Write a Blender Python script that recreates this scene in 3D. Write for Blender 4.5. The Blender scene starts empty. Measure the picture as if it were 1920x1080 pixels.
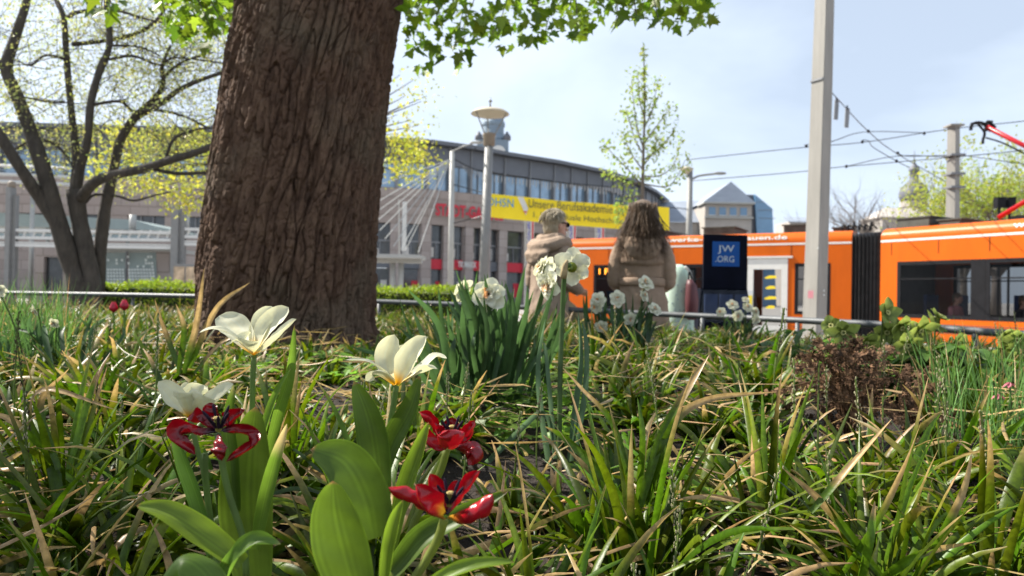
import bpy, bmesh, math, random
import numpy as np
from mathutils import Vector, Matrix, noise as mnoise

random.seed(7)
rng = np.random.default_rng(7)
SC = bpy.context.scene
COL = SC.collection
R = math.radians
V = Vector

# ------------------------------------------------------------------ camera
F = 1340.0                                   # focal length in photo pixels (photo 1920 x 1080)
CAM = V((0.0, 0.0, 0.5))
PITCH, ROLL = 0.51, 1.0
ROT = Matrix.Rotation(R(90 + PITCH), 3, 'X') @ Matrix.Rotation(R(ROLL), 3, 'Z')
cam_data = bpy.data.cameras.new('camera')
cam = bpy.data.objects.new('camera', cam_data)
COL.objects.link(cam)
cam.matrix_world = Matrix.Translation(CAM) @ ROT.to_4x4()
cam_data.lens = F / 1920 * 36
cam_data.sensor_width = 36
cam_data.clip_start = 0.02
cam_data.clip_end = 3000
cam_data.dof.use_dof = True
cam_data.dof.focus_distance = 0.95
cam_data.dof.aperture_fstop = 7.5
SC.camera = cam

# ------------------------------------------------------------------ sky and sun
SUN_EL, SUN_AZ = 47.0, -69.0                 # azimuth from +Y, clockwise positive
world = bpy.data.worlds.new('World')
SC.world = world
world.use_nodes = True
wn, wl = world.node_tree.nodes, world.node_tree.links
wn.clear()
sky = wn.new('ShaderNodeTexSky')
sky.sky_type = 'NISHITA'
sky.sun_disc = False
sky.sun_elevation = R(SUN_EL)
sky.sun_rotation = R(SUN_AZ)
sky.altitude = 400
sky.air_density = 1.0
sky.dust_density = 2.2
sky.ozone_density = 0.9
tc = wn.new('ShaderNodeTexCoord')
mp = wn.new('ShaderNodeMapping')
mp.inputs['Scale'].default_value = (1.0, 1.0, 2.2)
mp.inputs['Location'].default_value = (0.35, 0.2, 0.1)
nz = wn.new('ShaderNodeTexNoise')
nz.inputs['Scale'].default_value = 1.7
nz.inputs['Detail'].default_value = 5
nz.inputs['Roughness'].default_value = 0.52
nz.inputs['Distortion'].default_value = 0.35
rp = wn.new('ShaderNodeValToRGB')
rp.color_ramp.elements[0].position = 0.33
rp.color_ramp.elements[0].color = (0.5, 0.5, 0.5, 1)
rp.color_ramp.elements[1].position = 0.66
rp.color_ramp.elements[1].color = (0.95, 0.95, 0.95, 1)
mx = wn.new('ShaderNodeMixRGB')
mx.inputs['Color2'].default_value = (8.6, 9.8, 11.5, 1)      # thin bright cloud veil
bg = wn.new('ShaderNodeBackground')
bg.inputs['Strength'].default_value = 0.05
wo = wn.new('ShaderNodeOutputWorld')
wl.new(tc.outputs['Generated'], mp.inputs['Vector'])
wl.new(mp.outputs['Vector'], nz.inputs['Vector'])
wl.new(nz.outputs['Fac'], rp.inputs['Fac'])
wl.new(rp.outputs['Color'], mx.inputs['Fac'])
wl.new(sky.outputs['Color'], mx.inputs['Color1'])
wl.new(mx.outputs['Color'], bg.inputs['Color'])
wl.new(bg.outputs['Background'], wo.inputs['Surface'])

sd = bpy.data.lights.new('sun', 'SUN')
sun = bpy.data.objects.new('sun', sd)
COL.objects.link(sun)
SDIR = V((math.sin(R(SUN_AZ)) * math.cos(R(SUN_EL)), math.cos(R(SUN_AZ)) * math.cos(R(SUN_EL)), math.sin(R(SUN_EL))))
sun.rotation_euler = SDIR.to_track_quat('Z', 'Y').to_euler()
sun.location = (-10, 5, 20)
sd.energy = 4.8
sd.angle = R(0.6)
sd.color = (1.0, 0.94, 0.84)

SC.view_settings.view_transform = 'Standard'
SC.view_settings.look = 'None'
SC.view_settings.gamma = 1
SC.view_settings.exposure = 1.3
SC.render.engine = 'CYCLES'
SC.cycles.use_denoising = True
SC.cycles.max_bounces = 8
SC.cycles.diffuse_bounces = 2
SC.cycles.transparent_max_bounces = 12
SC.cycles.transmission_bounces = 4
SC.cycles.caustics_reflective = False
SC.cycles.caustics_refractive = False
SC.cycles.sample_clamp_indirect = 6.0


def P(px, py, d):
    """world point of a photo pixel at depth d along the view axis"""
    return CAM + ROT @ V(((px - 960) / F * d, (540 - py) / F * d, -d))


def proj(p):
    q = ROT.transposed() @ (V(p) - CAM)
    if q.z > -0.05:
        return None
    return (960 + F * q.x / -q.z, 540 - F * q.y / -q.z, -q.z)


# ------------------------------------------------------------------ helpers
ORG = {}


def tag(o, label=None, cat=None, group=None, kind=None):
    if label: o['label'] = label
    if cat: o['category'] = cat
    if group: o['group'] = group
    if kind: o['kind'] = kind
    return o


def thing(name, label, cat, loc=(0, 0, 0), group=None):
    o = bpy.data.objects.new(name, None)
    o.empty_display_size = 0.1
    COL.objects.link(o)
    o.location = loc
    ORG[o.name] = V(loc)
    return tag(o, label, cat, group)


class MB:
    """collects geometry in world coordinates, with optional per-vertex colour"""
    def __init__(self):
        self.v, self.f, self.c = [], [], []

    def add(self, vs, fs, col=None):
        b = len(self.v)
        self.v.extend(vs)
        self.f.extend([tuple(i + b for i in q) for q in fs])
        if col is not None:
            if isinstance(col, (list, np.ndarray)) and len(col) == len(vs):
                self.c.extend([tuple(x) for x in col])
            else:
                self.c.extend([tuple(col)] * len(vs))
        return self

    def obox(self, c, ax, ay, az, col=None):
        """box from centre and three half-axis vectors"""
        c, ax, ay, az = V(c), V(ax), V(ay), V(az)
        vs = [c + ax * i + ay * j + az * k for k in (-1, 1) for j in (-1, 1) for i in (-1, 1)]
        fs = [(0, 2, 3, 1), (4, 5, 7, 6), (0, 1, 5, 4), (2, 6, 7, 3), (0, 4, 6, 2), (1, 3, 7, 5)]
        return self.add(vs, fs, col)

    def box(self, x0, x1, y0, y1, z0, z1, col=None):
        return self.obox(((x0 + x1) / 2, (y0 + y1) / 2, (z0 + z1) / 2), ((x1 - x0) / 2, 0, 0), (0, (y1 - y0) / 2, 0), (0, 0, (z1 - z0) / 2), col)

    def tube(self, pts, radii, n=6, col=None, cap=True):
        pts = [V(p) for p in pts]
        if not isinstance(radii, (list, tuple)):
            radii = [radii] * len(pts)
        vs, fs = [], []
        t0 = (pts[1] - pts[0]).normalized()
        up = V((0, 0, 1)) if abs(t0.z) < 0.9 else V((1, 0, 0))
        a = t0.cross(up).normalized()
        for i, p in enumerate(pts):
            t = (pts[min(i + 1, len(pts) - 1)] - pts[max(i - 1, 0)])
            t = t.normalized() if t.length > 1e-9 else t0
            a = (a - t * a.dot(t))
            a = a.normalized() if a.length > 1e-6 else t.orthogonal().normalized()
            b = t.cross(a)
            for k in range(n):
                an = 2 * math.pi * k / n
                vs.append(p + (a * math.cos(an) + b * math.sin(an)) * radii[i])
        for i in range(len(pts) - 1):
            for k in range(n):
                k2 = (k + 1) % n
                fs.append((i * n + k, i * n + k2, (i + 1) * n + k2, (i + 1) * n + k))
        if cap:
            fs.append(tuple(range(n - 1, -1, -1)))
            fs.append(tuple(range((len(pts) - 1) * n, len(pts) * n)))
        return self.add(vs, fs, col)

    def lathe(self, prof, c, n=16, ax=V((0, 0, 1)), col=None):
        c, ax = V(c), V(ax).normalized()
        a = ax.orthogonal().normalized()
        b = ax.cross(a)
        vs, fs = [], []
        for r, h in prof:
            for k in range(n):
                an = 2 * math.pi * k / n
                vs.append(c + ax * h + (a * math.cos(an) + b * math.sin(an)) * r)
        for i in range(len(prof) - 1):
            for k in range(n):
                k2 = (k + 1) % n
                fs.append((i * n + k, i * n + k2, (i + 1) * n + k2, (i + 1) * n + k))
        fs.append(tuple(range(n - 1, -1, -1)))
        fs.append(tuple(range((len(prof) - 1) * n, len(prof) * n)))
        return self.add(vs, fs, col)

    def ell(self, c, r, M=None, nu=16, nv=10, col=None):
        c = V(c)
        vs, fs = [], []
        for j in range(nv + 1):
            ph = math.pi * j / nv
            for i in range(nu):
                th = 2 * math.pi * i / nu
                p = V((r[0] * math.sin(ph) * math.cos(th), r[1] * math.sin(ph) * math.sin(th), r[2] * math.cos(ph)))
                vs.append(c + (M @ p if M else p))
        for j in range(nv):
            for i in range(nu):
                i2 = (i + 1) % nu
                fs.append((j * nu + i, (j + 1) * nu + i, (j + 1) * nu + i2, j * nu + i2))
        return self.add(vs, fs, col)

    def prism(self, poly, ext, col=None):
        """closed polygon of points, extruded by the vector ext"""
        poly = [V(p) for p in poly]
        ext = V(ext)
        n = len(poly)
        vs = poly + [p + ext for p in poly]
        fs = [tuple(range(n - 1, -1, -1)), tuple(range(n, 2 * n))]
        fs += [(i, (i + 1) % n, n + (i + 1) % n, n + i) for i in range(n)]
        return self.add(vs, fs, col)

    def loft(self, rings, col=None, cap=True):
        n = len(rings[0])
        vs, fs = [], []
        for r in rings:
            vs.extend([V(p) for p in r])
        for i in range(len(rings) - 1):
            for k in range(n):
                k2 = (k + 1) % n
                fs.append((i * n + k, i * n + k2, (i + 1) * n + k2, (i + 1) * n + k))
        if cap:
            fs.append(tuple(range(n - 1, -1, -1)))
            fs.append(tuple(range((len(rings) - 1) * n, len(rings) * n)))
        return self.add(vs, fs, col)

    def ribbon(self, pts, wid, nrm, cup=0.15, nseg=12, nx=3, colf=None, ruffle=0.0, twist=0.0, seed=0, thick=0.0):
        """curved leaf or petal surface along a smooth centre line; wid(t) full width, nrm = side the edges curl towards"""
        c = spline(pts, nseg)
        nrm = V(nrm)
        vs, fs, cs = [], [], []
        rows = 2 * nx + 1
        for i, p in enumerate(c):
            t = i / nseg
            tg = (c[min(i + 1, nseg)] - c[max(i - 1, 0)]).normalized()
            side = tg.cross(nrm)
            side = side.normalized() if side.length > 1e-6 else tg.orthogonal().normalized()
            up = side.cross(tg).normalized()
            if twist:
                q = Matrix.Rotation(twist * t, 3, tg)
                side, up = q @ side, q @ up
            w = max(wid(t), 1e-5) / 2
            for j in range(-nx, nx + 1):
                s = j / nx
                roll = max(abs(cup) * 4.0, 1e-3)
                off = (1 if cup >= 0 else -1) * w * (1 - math.cos(roll * s)) / roll
                rf = ruffle * w * math.sin(t * 11 + seed * 2.1 + s * 2.4) * abs(s) + ruffle * 0.5 * w * math.sin(t * 23 + seed + s * 5)
                vs.append(p + side * (w * math.sin(roll * s) / roll) + up * (off + rf))
                if colf:
                    cs.append(colf(t, s))
        for i in range(nseg):
            for j in range(rows - 1):
                a = i * rows + j
                fs.append((a, a + 1, a + rows + 1, a + rows))
        return self.add(vs, fs, cs if colf else None)

    def build(self, name, mat, parent=None, smooth=False, base=None, label=None, cat=None, group=None, kind=None):
        me = bpy.data.meshes.new(name)
        if parent is not None:
            o0 = ORG[parent.name]
        else:
            o0 = V(base) if base is not None else V((0, 0, 0))
        arr = np.array([tuple(p) for p in self.v], dtype=np.float64).reshape(-1, 3) - np.array(o0)
        me.from_pydata(arr.tolist(), [], self.f)
        if self.c and len(self.c) == len(self.v):
            at = me.attributes.new('Col', 'FLOAT_COLOR', 'POINT')
            ca = np.ones((len(self.c), 4), dtype=np.float32)
            ca[:, :3] = np.array([q[:3] for q in self.c], dtype=np.float32)
            at.data.foreach_set('color', ca.ravel())
        if smooth:
            me.polygons.foreach_set('use_smooth', [True] * len(me.polygons))
        me.materials.append(mat)
        me.update()
        o = bpy.data.objects.new(name, me)
        COL.objects.link(o)
        if parent is not None:
            o.parent = parent
        else:
            o.location = o0
        ORG[o.name] = o0
        return tag(o, label, cat, group, kind)


def spline(pts, n):
    pts = [V(p) for p in pts]
    if len(pts) == 2:
        return [pts[0].lerp(pts[1], i / n) for i in range(n + 1)]
    q = [pts[0] * 2 - pts[1]] + pts + [pts[-1] * 2 - pts[-2]]
    m = len(pts) - 1
    out = []
    for i in range(n + 1):
        x = i / n * m
        k = min(int(x), m - 1)
        t = x - k
        a, b, c, d = q[k], q[k + 1], q[k + 2], q[k + 3]
        out.append(0.5 * ((2 * b) + (c - a) * t + (2 * a - 5 * b + 4 * c - d) * t * t + (3 * b - a - 3 * c + d) * t ** 3))
    return out


def raw_mesh(name, verts, faces, cols, mat, smooth=True, parent=None, base=(0, 0, 0)):
    """fast path: numpy vertex / quad or tri arrays"""
    me = bpy.data.meshes.new(name)
    nv, nf, k = len(verts), len(faces), faces.shape[1]
    me.vertices.add(nv)
    o0 = np.array(ORG[parent.name]) if parent is not None else np.array(base, dtype=float)
    me.vertices.foreach_set('co', (np.asarray(verts) - o0).astype(np.float32).ravel())
    me.loops.add(nf * k)
    me.loops.foreach_set('vertex_index', faces.astype(np.int32).ravel())
    me.polygons.add(nf)
    me.polygons.foreach_set('loop_start', np.arange(0, nf * k, k, dtype=np.int32))
    me.polygons.foreach_set('use_smooth', np.full(nf, smooth))
    if cols is not None:
        at = me.attributes.new('Col', 'FLOAT_COLOR', 'POINT')
        ca = np.ones((nv, 4), dtype=np.float32)
        ca[:, :3] = cols
        at.data.foreach_set('color', ca.ravel())
    me.materials.append(mat)
    me.update(calc_edges=True)
    me.validate()
    o = bpy.data.objects.new(name, me)
    COL.objects.link(o)
    if parent is not None:
        o.parent = parent
    else:
        o.location = tuple(o0)
    ORG[o.name] = V(tuple(o0))
    return o


# ------------------------------------------------------------------ lettering (made first, while the scene is small)
def text_geo(body, offset=0.0):
    cu = bpy.data.curves.new('t', 'FONT')
    cu.body = body
    cu.size = 1.0
    cu.offset = offset
    cu.extrude = 0.02
    cu.resolution_u = 3
    o = bpy.data.objects.new('t', cu)
    COL.objects.link(o)
    dg = bpy.context.evaluated_depsgraph_get()
    me = bpy.data.meshes.new_from_object(o.evaluated_get(dg))
    vs = [v.co.copy() for v in me.vertices]
    fs = [tuple(p.vertices) for p in me.polygons]
    bpy.data.objects.remove(o)
    bpy.data.curves.remove(cu)
    bpy.data.meshes.remove(me)
    x0 = min(v.x for v in vs); x1 = max(v.x for v in vs)
    y0 = min(v.y for v in vs); y1 = max(v.y for v in vs)
    return vs, fs, (x0, x1, y0, y1)


TXT = {k: text_geo(k, off) for k, off in (
    ('Unsere Berufsakademie ist ab', 0.0), ('1. Januar duale Hochschule', 0.0), ('DHSN', 0.004),
    ('STADT-GALERIE', 0.03), ('www.stadtwerke-strom-plauen.de', 0.022), ('1 Frei', 0.012),
    ('JW', 0.0), ('.ORG', 0.0), ('TK MAXX', 0.03))}


def put_text(name, key, o, xd, yd, w, h, mat, parent, fit='both'):
    """lettering spread over w by h from the lower-left corner o along xd / yd"""
    vs, fs, (x0, x1, y0, y1) = TXT[key]
    xd, yd = V(xd).normalized(), V(yd).normalized()
    nd = xd.cross(yd)
    sx, sy = w / (x1 - x0), h / (y1 - y0)
    m = MB()
    m.add([V(o) + xd * (v.x - x0) * sx + yd * (v.y - y0) * sy + nd * (v.z * sy * 0.6) for v in vs], fs)
    return m.build(name, mat, parent)


# ------------------------------------------------------------------ materials
def new_mat(name):
    m = bpy.data.materials.new(name)
    m.use_nodes = True
    n = m.node_tree.nodes
    return m, n, m.node_tree.links, n['Principled BSDF'], n['Material Output']


def flat(name, col, rough=0.6, metal=0.0, var=0.12, scale=6.0, bump=0.0, bscale=40.0, spec=0.4, stretch=None):
    m, n, l, b, out = new_mat(name)
    b.inputs['Roughness'].default_value = rough
    b.inputs['Metallic'].default_value = metal
    b.inputs['Specular IOR Level'].default_value = spec
    tcn = n.new('ShaderNodeTexCoord')
    src = tcn.outputs['Object']
    if stretch:
        mpn = n.new('ShaderNodeMapping')
        mpn.inputs['Scale'].default_value = stretch
        l.new(src, mpn.inputs['Vector'])
        src = mpn.outputs['Vector']
    nt = n.new('ShaderNodeTexNoise')
    nt.inputs['Scale'].default_value = scale
    nt.inputs['Detail'].default_value = 6
    nt.inputs['Roughness'].default_value = 0.65
    l.new(src, nt.inputs['Vector'])
    r = n.new('ShaderNodeValToRGB')
    r.color_ramp.elements[0].position = 0.3
    r.color_ramp.elements[1].position = 0.7
    c = np.array(col)
    r.color_ramp.elements[0].color = (*(c * (1 - var)), 1)
    r.color_ramp.elements[1].color = (*np.minimum(c * (1 + var), 1), 1)
    l.new(nt.outputs['Fac'], r.inputs['Fac'])
    l.new(r.outputs['Color'], b.inputs['Base Color'])
    if bump:
        n2 = n.new('ShaderNodeTexNoise')
        n2.inputs['Scale'].default_value = bscale
        n2.inputs['Detail'].default_value = 5
        l.new(src, n2.inputs['Vector'])
        bp = n.new('ShaderNodeBump')
        bp.inputs['Strength'].default_value = bump
        bp.inputs['Distance'].default_value = 0.02
        l.new(n2.outputs['Fac'], bp.inputs['Height'])
        l.new(bp.outputs['Normal'], b.inputs['Normal'])
    return m


def leafy(name, rough=0.42, trans=0.4, spec=0.5, nscale=60, var=0.25, streak=None, tboost=1.5):
    """leaf / petal surface coloured by the piece's own colour, letting light through"""
    m, n, l, b, out = new_mat(name)
    at = n.new('ShaderNodeAttribute')
    at.attribute_name = 'Col'
    tcn = n.new('ShaderNodeTexCoord')
    nt = n.new('ShaderNodeTexNoise')
    nt.inputs['Scale'].default_value = nscale
    nt.inputs['Detail'].default_value = 4
    l.new(tcn.outputs['Object'], nt.inputs['Vector'])
    mr = n.new('ShaderNodeMapRange')
    mr.inputs['From Min'].default_value = 0.3
    mr.inputs['From Max'].default_value = 0.7
    mr.inputs['To Min'].default_value = 1 - var
    mr.inputs['To Max'].default_value = 1 + var
    l.new(nt.outputs['Fac'], mr.inputs['Value'])
    mu = n.new('ShaderNodeVectorMath')
    mu.operation = 'SCALE'
    l.new(at.outputs['Color'], mu.inputs[0])
    l.new(mr.outputs['Result'], mu.inputs['Scale'])
    l.new(mu.outputs['Vector'], b.inputs['Base Color'])
    b.inputs['Roughness'].default_value = rough
    b.inputs['Specular IOR Level'].default_value = spec
    tr = n.new('ShaderNodeBsdfTranslucent')
    mu2 = n.new('ShaderNodeVectorMath')
    mu2.operation = 'MULTIPLY'
    mu2.inputs[1].default_value = (tboost, tboost, tboost * 0.8)
    l.new(mu.outputs['Vector'], mu2.inputs[0])
    l.new(mu2.outputs['Vector'], tr.inputs['Color'])
    ms = n.new('ShaderNodeMixShader')
    ms.inputs['Fac'].default_value = trans
    l.new(b.outputs['BSDF'], ms.inputs[1])
    l.new(tr.outputs['BSDF'], ms.inputs[2])
    l.new(ms.outputs['Shader'], out.inputs['Surface'])
    bp = n.new('ShaderNodeBump')
    bp.inputs['Strength'].default_value = 0.25
    bp.inputs['Distance'].default_value = 0.002
    l.new(nt.outputs['Fac'], bp.inputs['Height'])
    l.new(bp.outputs['Normal'], b.inputs['Normal'])
    return m


def glassy(name, tint, clear=0.5, rough=0.03, ior=1.5):
    m, n, l, b, out = new_mat(name)
    n.remove(b)
    tb = n.new('ShaderNodeBsdfTransparent')
    tb.inputs['Color'].default_value = (*tint, 1)
    gl = n.new('ShaderNodeBsdfGlossy')
    gl.inputs['Color'].default_value = (0.9, 0.95, 1, 1)
    gl.inputs['Roughness'].default_value = rough
    fr = n.new('ShaderNodeFresnel')
    fr.inputs['IOR'].default_value = ior
    ad = n.new('ShaderNodeMath')
    ad.operation = 'ADD'
    ad.inputs[1].default_value = 1 - clear
    ad.use_clamp = True
    l.new(fr.outputs['Fac'], ad.inputs[0])
    ms = n.new('ShaderNodeMixShader')
    l.new(ad.outputs['Value'], ms.inputs['Fac'])
    l.new(tb.outputs['BSDF'], ms.inputs[1])
    l.new(gl.outputs['BSDF'], ms.inputs[2])
    l.new(ms.outputs['Shader'], out.inputs['Surface'])
    return m


def glow(name, col, strength):
    m, n, l, b, out = new_mat(name)
    b.inputs['Base Color'].default_value = (0.02, 0.02, 0.02, 1)
    b.inputs['Emission Color'].default_value = (*col, 1)
    b.inputs['Emission Strength'].default_value = strength
    return m


M = {}
M['soil'] = flat('soil', (0.022, 0.015, 0.011), 0.95, var=0.45, scale=30, bump=1.0, bscale=70)
M['paving'] = flat('paving', (0.3, 0.28, 0.26), 0.85, var=0.15, scale=2, bump=0.2)
M['asphalt'] = flat('asphalt', (0.06, 0.06, 0.06), 0.9, var=0.2, scale=8, bump=0.3)
M['kerb'] = flat('kerb_stone', (0.32, 0.31, 0.29), 0.85, var=0.2, scale=8, bump=0.3)
M['steel_rail'] = flat('galvanised', (0.09, 0.095, 0.1), 0.5, 0.3, var=0.25, scale=20)
M['bark_small'] = flat('bark_small', (0.06, 0.05, 0.04), 0.9, var=0.4, scale=14, bump=0.9, bscale=35, stretch=(1, 1, 0.35))
M['bark_far'] = flat('bark_far', (0.16, 0.135, 0.12), 0.9, var=0.2, scale=4)
M['twig_pale'] = flat('twig_pale', (0.13, 0.105, 0.085), 0.85, var=0.2, scale=6)
M['leaf'] = leafy('leaf_surface', 0.45, 0.45, 0.35)
M['grass'] = leafy('grass_surface', 0.38, 0.28, 0.28, nscale=120, var=0.28, tboost=1.9)
M['tulip_leaf'] = leafy('tulip_leaf_surface', 0.45, 0.45, 0.35, nscale=26, var=0.24, tboost=1.7)
M['petal'] = leafy('petal_surface', 0.55, 0.35, 0.25, nscale=70, var=0.09, tboost=1.15)
M['petal_red'] = leafy('red_petal_surface', 0.27, 0.18, 0.5, nscale=50, var=0.3, tboost=1.3)
M['matte'] = leafy('dry_surface', 0.8, 0.15, 0.15, nscale=90, var=0.3)
M['stone'] = flat('mall_stone', (0.32, 0.27, 0.242), 0.8, var=0.07, scale=0.5, bump=0.1, bscale=3, stretch=(1, 1, 3))
M['stone_pier'] = flat('mall_pier_stone', (0.36, 0.31, 0.285), 0.8, var=0.08, scale=0.7, bump=0.1, bscale=3)
M['metal_dark'] = flat('mall_dark_metal', (0.12, 0.128, 0.145), 0.5, 0.3, var=0.12, scale=0.6)
M['frame_grey'] = flat('frame_grey', (0.2, 0.205, 0.215), 0.5, 0.4, var=0.1)
M['mall_glass'] = flat('mall_glass', (0.2, 0.29, 0.38), 0.06, 0.35, var=0.35, scale=0.4, spec=1.0)
M['shop_glass'] = flat('shop_glass', (0.05, 0.055, 0.06), 0.08, 0.0, var=0.6, scale=0.8, spec=0.7)
M['red'] = flat('sign_red', (0.5, 0.02, 0.04), 0.5, var=0.06)
M['white'] = flat('white_paint', (0.55, 0.55, 0.53), 0.5, var=0.05)
M['offwhite'] = flat('off_white_steel', (0.36, 0.36, 0.34), 0.5, var=0.08)
M['yellow'] = flat('banner_yellow', (0.82, 0.62, 0.02), 0.75, var=0.05, scale=0.6)
M['ink'] = flat('banner_ink', (0.07, 0.075, 0.05), 0.7)
M['ink_blue'] = flat('banner_blue', (0.03, 0.22, 0.45), 0.7)
M['flag_blue'] = flat('flag_lettering', (0.12, 0.13, 0.4), 0.7)
M['black'] = flat('black_plastic', (0.008, 0.008, 0.010), 0.65, var=0.3, spec=0.15)
M['rubber'] = flat('bellows_rubber', (0.05, 0.048, 0.048), 0.55, var=0.3)
M['orange'] = flat('tram_orange', (0.5, 0.09, 0.0), 0.42, var=0.09, scale=2.5, spec=0.25, stretch=(1, 1, 0.3))
M['tram_white'] = flat('tram_white', (0.6, 0.59, 0.56), 0.35, var=0.05)
M['tram_roof'] = flat('tram_roof_grey', (0.055, 0.06, 0.05), 0.7, var=0.3)
M['tram_in'] = flat('tram_interior', (0.4, 0.39, 0.37), 0.7, var=0.1)
M['seat_blue'] = flat('seat_fabric', (0.02, 0.035, 0.09), 0.8, var=0.2)
M['tram_glass'] = glassy('tram_glass', (0.5, 0.51, 0.52), 1.0, 0.02, 1.22)
M['clear_glass'] = glassy('clear_glass', (0.8, 0.88, 0.86), 0.8, 0.08)
M['frit'] = flat('frosted_glass', (0.3, 0.36, 0.35), 0.25, var=0.08, scale=1)
M['dotwhite'] = flat('dot_white', (0.75, 0.8, 0.78), 0.5)
M['concrete_pole'] = flat('mast_grey_paint', (0.235, 0.225, 0.205), 0.6, var=0.16, scale=9, stretch=(1, 1, 0.12))
M['lamp_metal'] = flat('lamp_metal', (0.19, 0.19, 0.185), 0.5, 0.0, var=0.1)
M['lamp_disc'] = flat('lamp_disc', (0.4, 0.36, 0.27), 0.6, var=0.06)
M['lamp_head'] = flat('lamp_head_brown', (0.2, 0.16, 0.12), 0.5)
M['wire'] = flat('wire', (0.03, 0.032, 0.035), 0.5, 0.5)
M['panto_red'] = flat('pantograph_red', (0.36, 0.008, 0.014), 0.35, var=0.08)
M['slate'] = flat('slate_roof', (0.22, 0.25, 0.30), 0.7, var=0.12, scale=0.6, stretch=(1, 1, 4))
M['plaster'] = flat('old_plaster', (0.36, 0.33, 0.3), 0.85, var=0.1, scale=0.6)
M['blue_glass'] = flat('blue_glass', (0.10, 0.22, 0.36), 0.12, 0.0, var=0.25, scale=0.12, spec=1.0)
M['copper'] = flat('tower_roof', (0.11, 0.115, 0.135), 0.6, var=0.12, scale=0.5)
M['tower_blue'] = flat('tower_stone', (0.17, 0.22, 0.27), 0.7, var=0.12, scale=0.5)
M['amber'] = glow('amber_display', (1.0, 0.32, 0.02), 1.6)
M['navy'] = flat('navy_fabric', (0.003, 0.004, 0.010), 0.9, var=0.3, spec=0.1)
M['logo_blue'] = flat('logo_blue', (0.006, 0.06, 0.24), 0.7, var=0.04, spec=0.2)
M['logo_grey'] = flat('logo_grey', (0.42, 0.47, 0.5), 0.6)
M['film'] = glassy('plastic_cover', (0.8, 0.84, 0.9), 1.0, 0.08, 1.3)
M['coat'] = flat('beige_wool', (0.26, 0.188, 0.138), 0.95, var=0.08, scale=12, bump=0.25, bscale=60, spec=0.15)
M['coat2'] = flat('sand_wool', (0.285, 0.215, 0.165), 0.95, var=0.08, scale=12, bump=0.25, bscale=60, spec=0.15)
M['khaki'] = flat('khaki_cloth', (0.32, 0.26, 0.15), 0.9, var=0.1, bump=0.3)
M['skin'] = flat('skin', (0.48, 0.27, 0.2), 0.5, var=0.06, scale=20)
M['hair_grey'] = flat('grey_blond_hair', (0.36, 0.3, 0.21), 0.5, var=0.3, scale=40, bump=0.6, bscale=120, stretch=(1, 1, 0.2))
M['hair_brown'] = flat('brown_hair', (0.115, 0.072, 0.042), 0.42, var=0.4, scale=45, bump=0.8, bscale=110, stretch=(1, 1, 0.2))
M['pink'] = flat('pink_shirt', (0.6, 0.24, 0.27), 0.85, var=0.1)
M['dark_cloth'] = flat('dark_cloth', (0.03, 0.03, 0.04), 0.9)
M['red_cloth'] = flat('red_strap', (0.45, 0.05, 0.06), 0.8)
M['pale_cloth'] = flat('pale_cloth', (0.55, 0.53, 0.5), 0.85)
M['mint'] = flat('mint_cloth', (0.42, 0.54, 0.45), 0.85, var=0.1, scale=14)
M['maroon'] = flat('maroon_leather', (0.09, 0.025, 0.03), 0.5, var=0.2)
M['poster'] = flat('poster_print', (0.4, 0.3, 0.2), 0.5, var=0.7, scale=3)
M['hedge_core'] = flat('hedge_core', (0.02, 0.03, 0.008), 0.9)

for key in ('stone', 'stone_pier'):
    nt_, lk_ = M[key].node_tree.nodes, M[key].node_tree.links
    pb = nt_['Principled BSDF']
    src = pb.inputs['Base Color'].links[0].from_socket
    cx_ = nt_.new('ShaderNodeTexCoord'); sx3 = nt_.new('ShaderNodeSeparateXYZ'); cb3 = nt_.new('ShaderNodeCombineXYZ')
    lk_.new(cx_.outputs['Object'], sx3.inputs[0]); lk_.new(sx3.outputs['X'], cb3.inputs['X']); lk_.new(sx3.outputs['Z'], cb3.inputs['Y'])
    br_ = nt_.new('ShaderNodeTexBrick'); br_.inputs['Scale'].default_value = 1.0
    br_.inputs['Brick Width'].default_value = 1.5; br_.inputs['Row Height'].default_value = 0.8; br_.inputs['Mortar Size'].default_value = 0.025
    br_.inputs['Color1'].default_value = (1.0, 1.0, 1.0, 1); br_.inputs['Color2'].default_value = (0.84, 0.82, 0.82, 1); br_.inputs['Mortar'].default_value = (0.6, 0.58, 0.56, 1)
    lk_.new(cb3.outputs[0], br_.inputs['Vector'])
    mm_ = nt_.new('ShaderNodeMixRGB'); mm_.blend_type = 'MULTIPLY'; mm_.inputs['Fac'].default_value = 1.0
    lk_.new(src, mm_.inputs['Color1']); lk_.new(br_.outputs['Color'], mm_.inputs['Color2']); lk_.new(mm_.outputs['Color'], pb.inputs['Base Color'])
# ================================================================== ground
PLAZA_Z, TRACK_Z = -0.5, -0.75
A0, A1 = V((1.47, 21.9)), V((8.3, 17.6))         # tram side, leading car, in plan
B0 = V((8.81, 17.1)); BD = V((10.3 - 8.81, 14.4 - 17.1)).normalized()
AD = (A1 - A0).normalized()


def pip(x, y, poly):
    c = False
    j = len(poly) - 1
    for i in range(len(poly)):
        xi, yi = poly[i]; xj, yj = poly[j]
        if (yi > y) != (yj > y) and x < (xj - xi) * (y - yi) / (yj - yi) + xi:
            c = not c
        j = i
    return c


def smooth01(x):
    x = min(1, max(0, x))
    return x * x * (3 - 2 * x)


def soil_z(x, y):
    return 0.2 * smooth01((y - 0.45) / 1.5) + 0.02 * mnoise.noise(V((x * 2.3, y * 2.3, 0.3)))


m = MB(); m.add([(-1500, -300, PLAZA_Z), (1500, -300, PLAZA_Z), (1500, 1800, PLAZA_Z), (-1500, 1800, PLAZA_Z)], [(0, 1, 2, 3)])
m.build('plaza', M['paving'], kind='structure')
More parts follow.
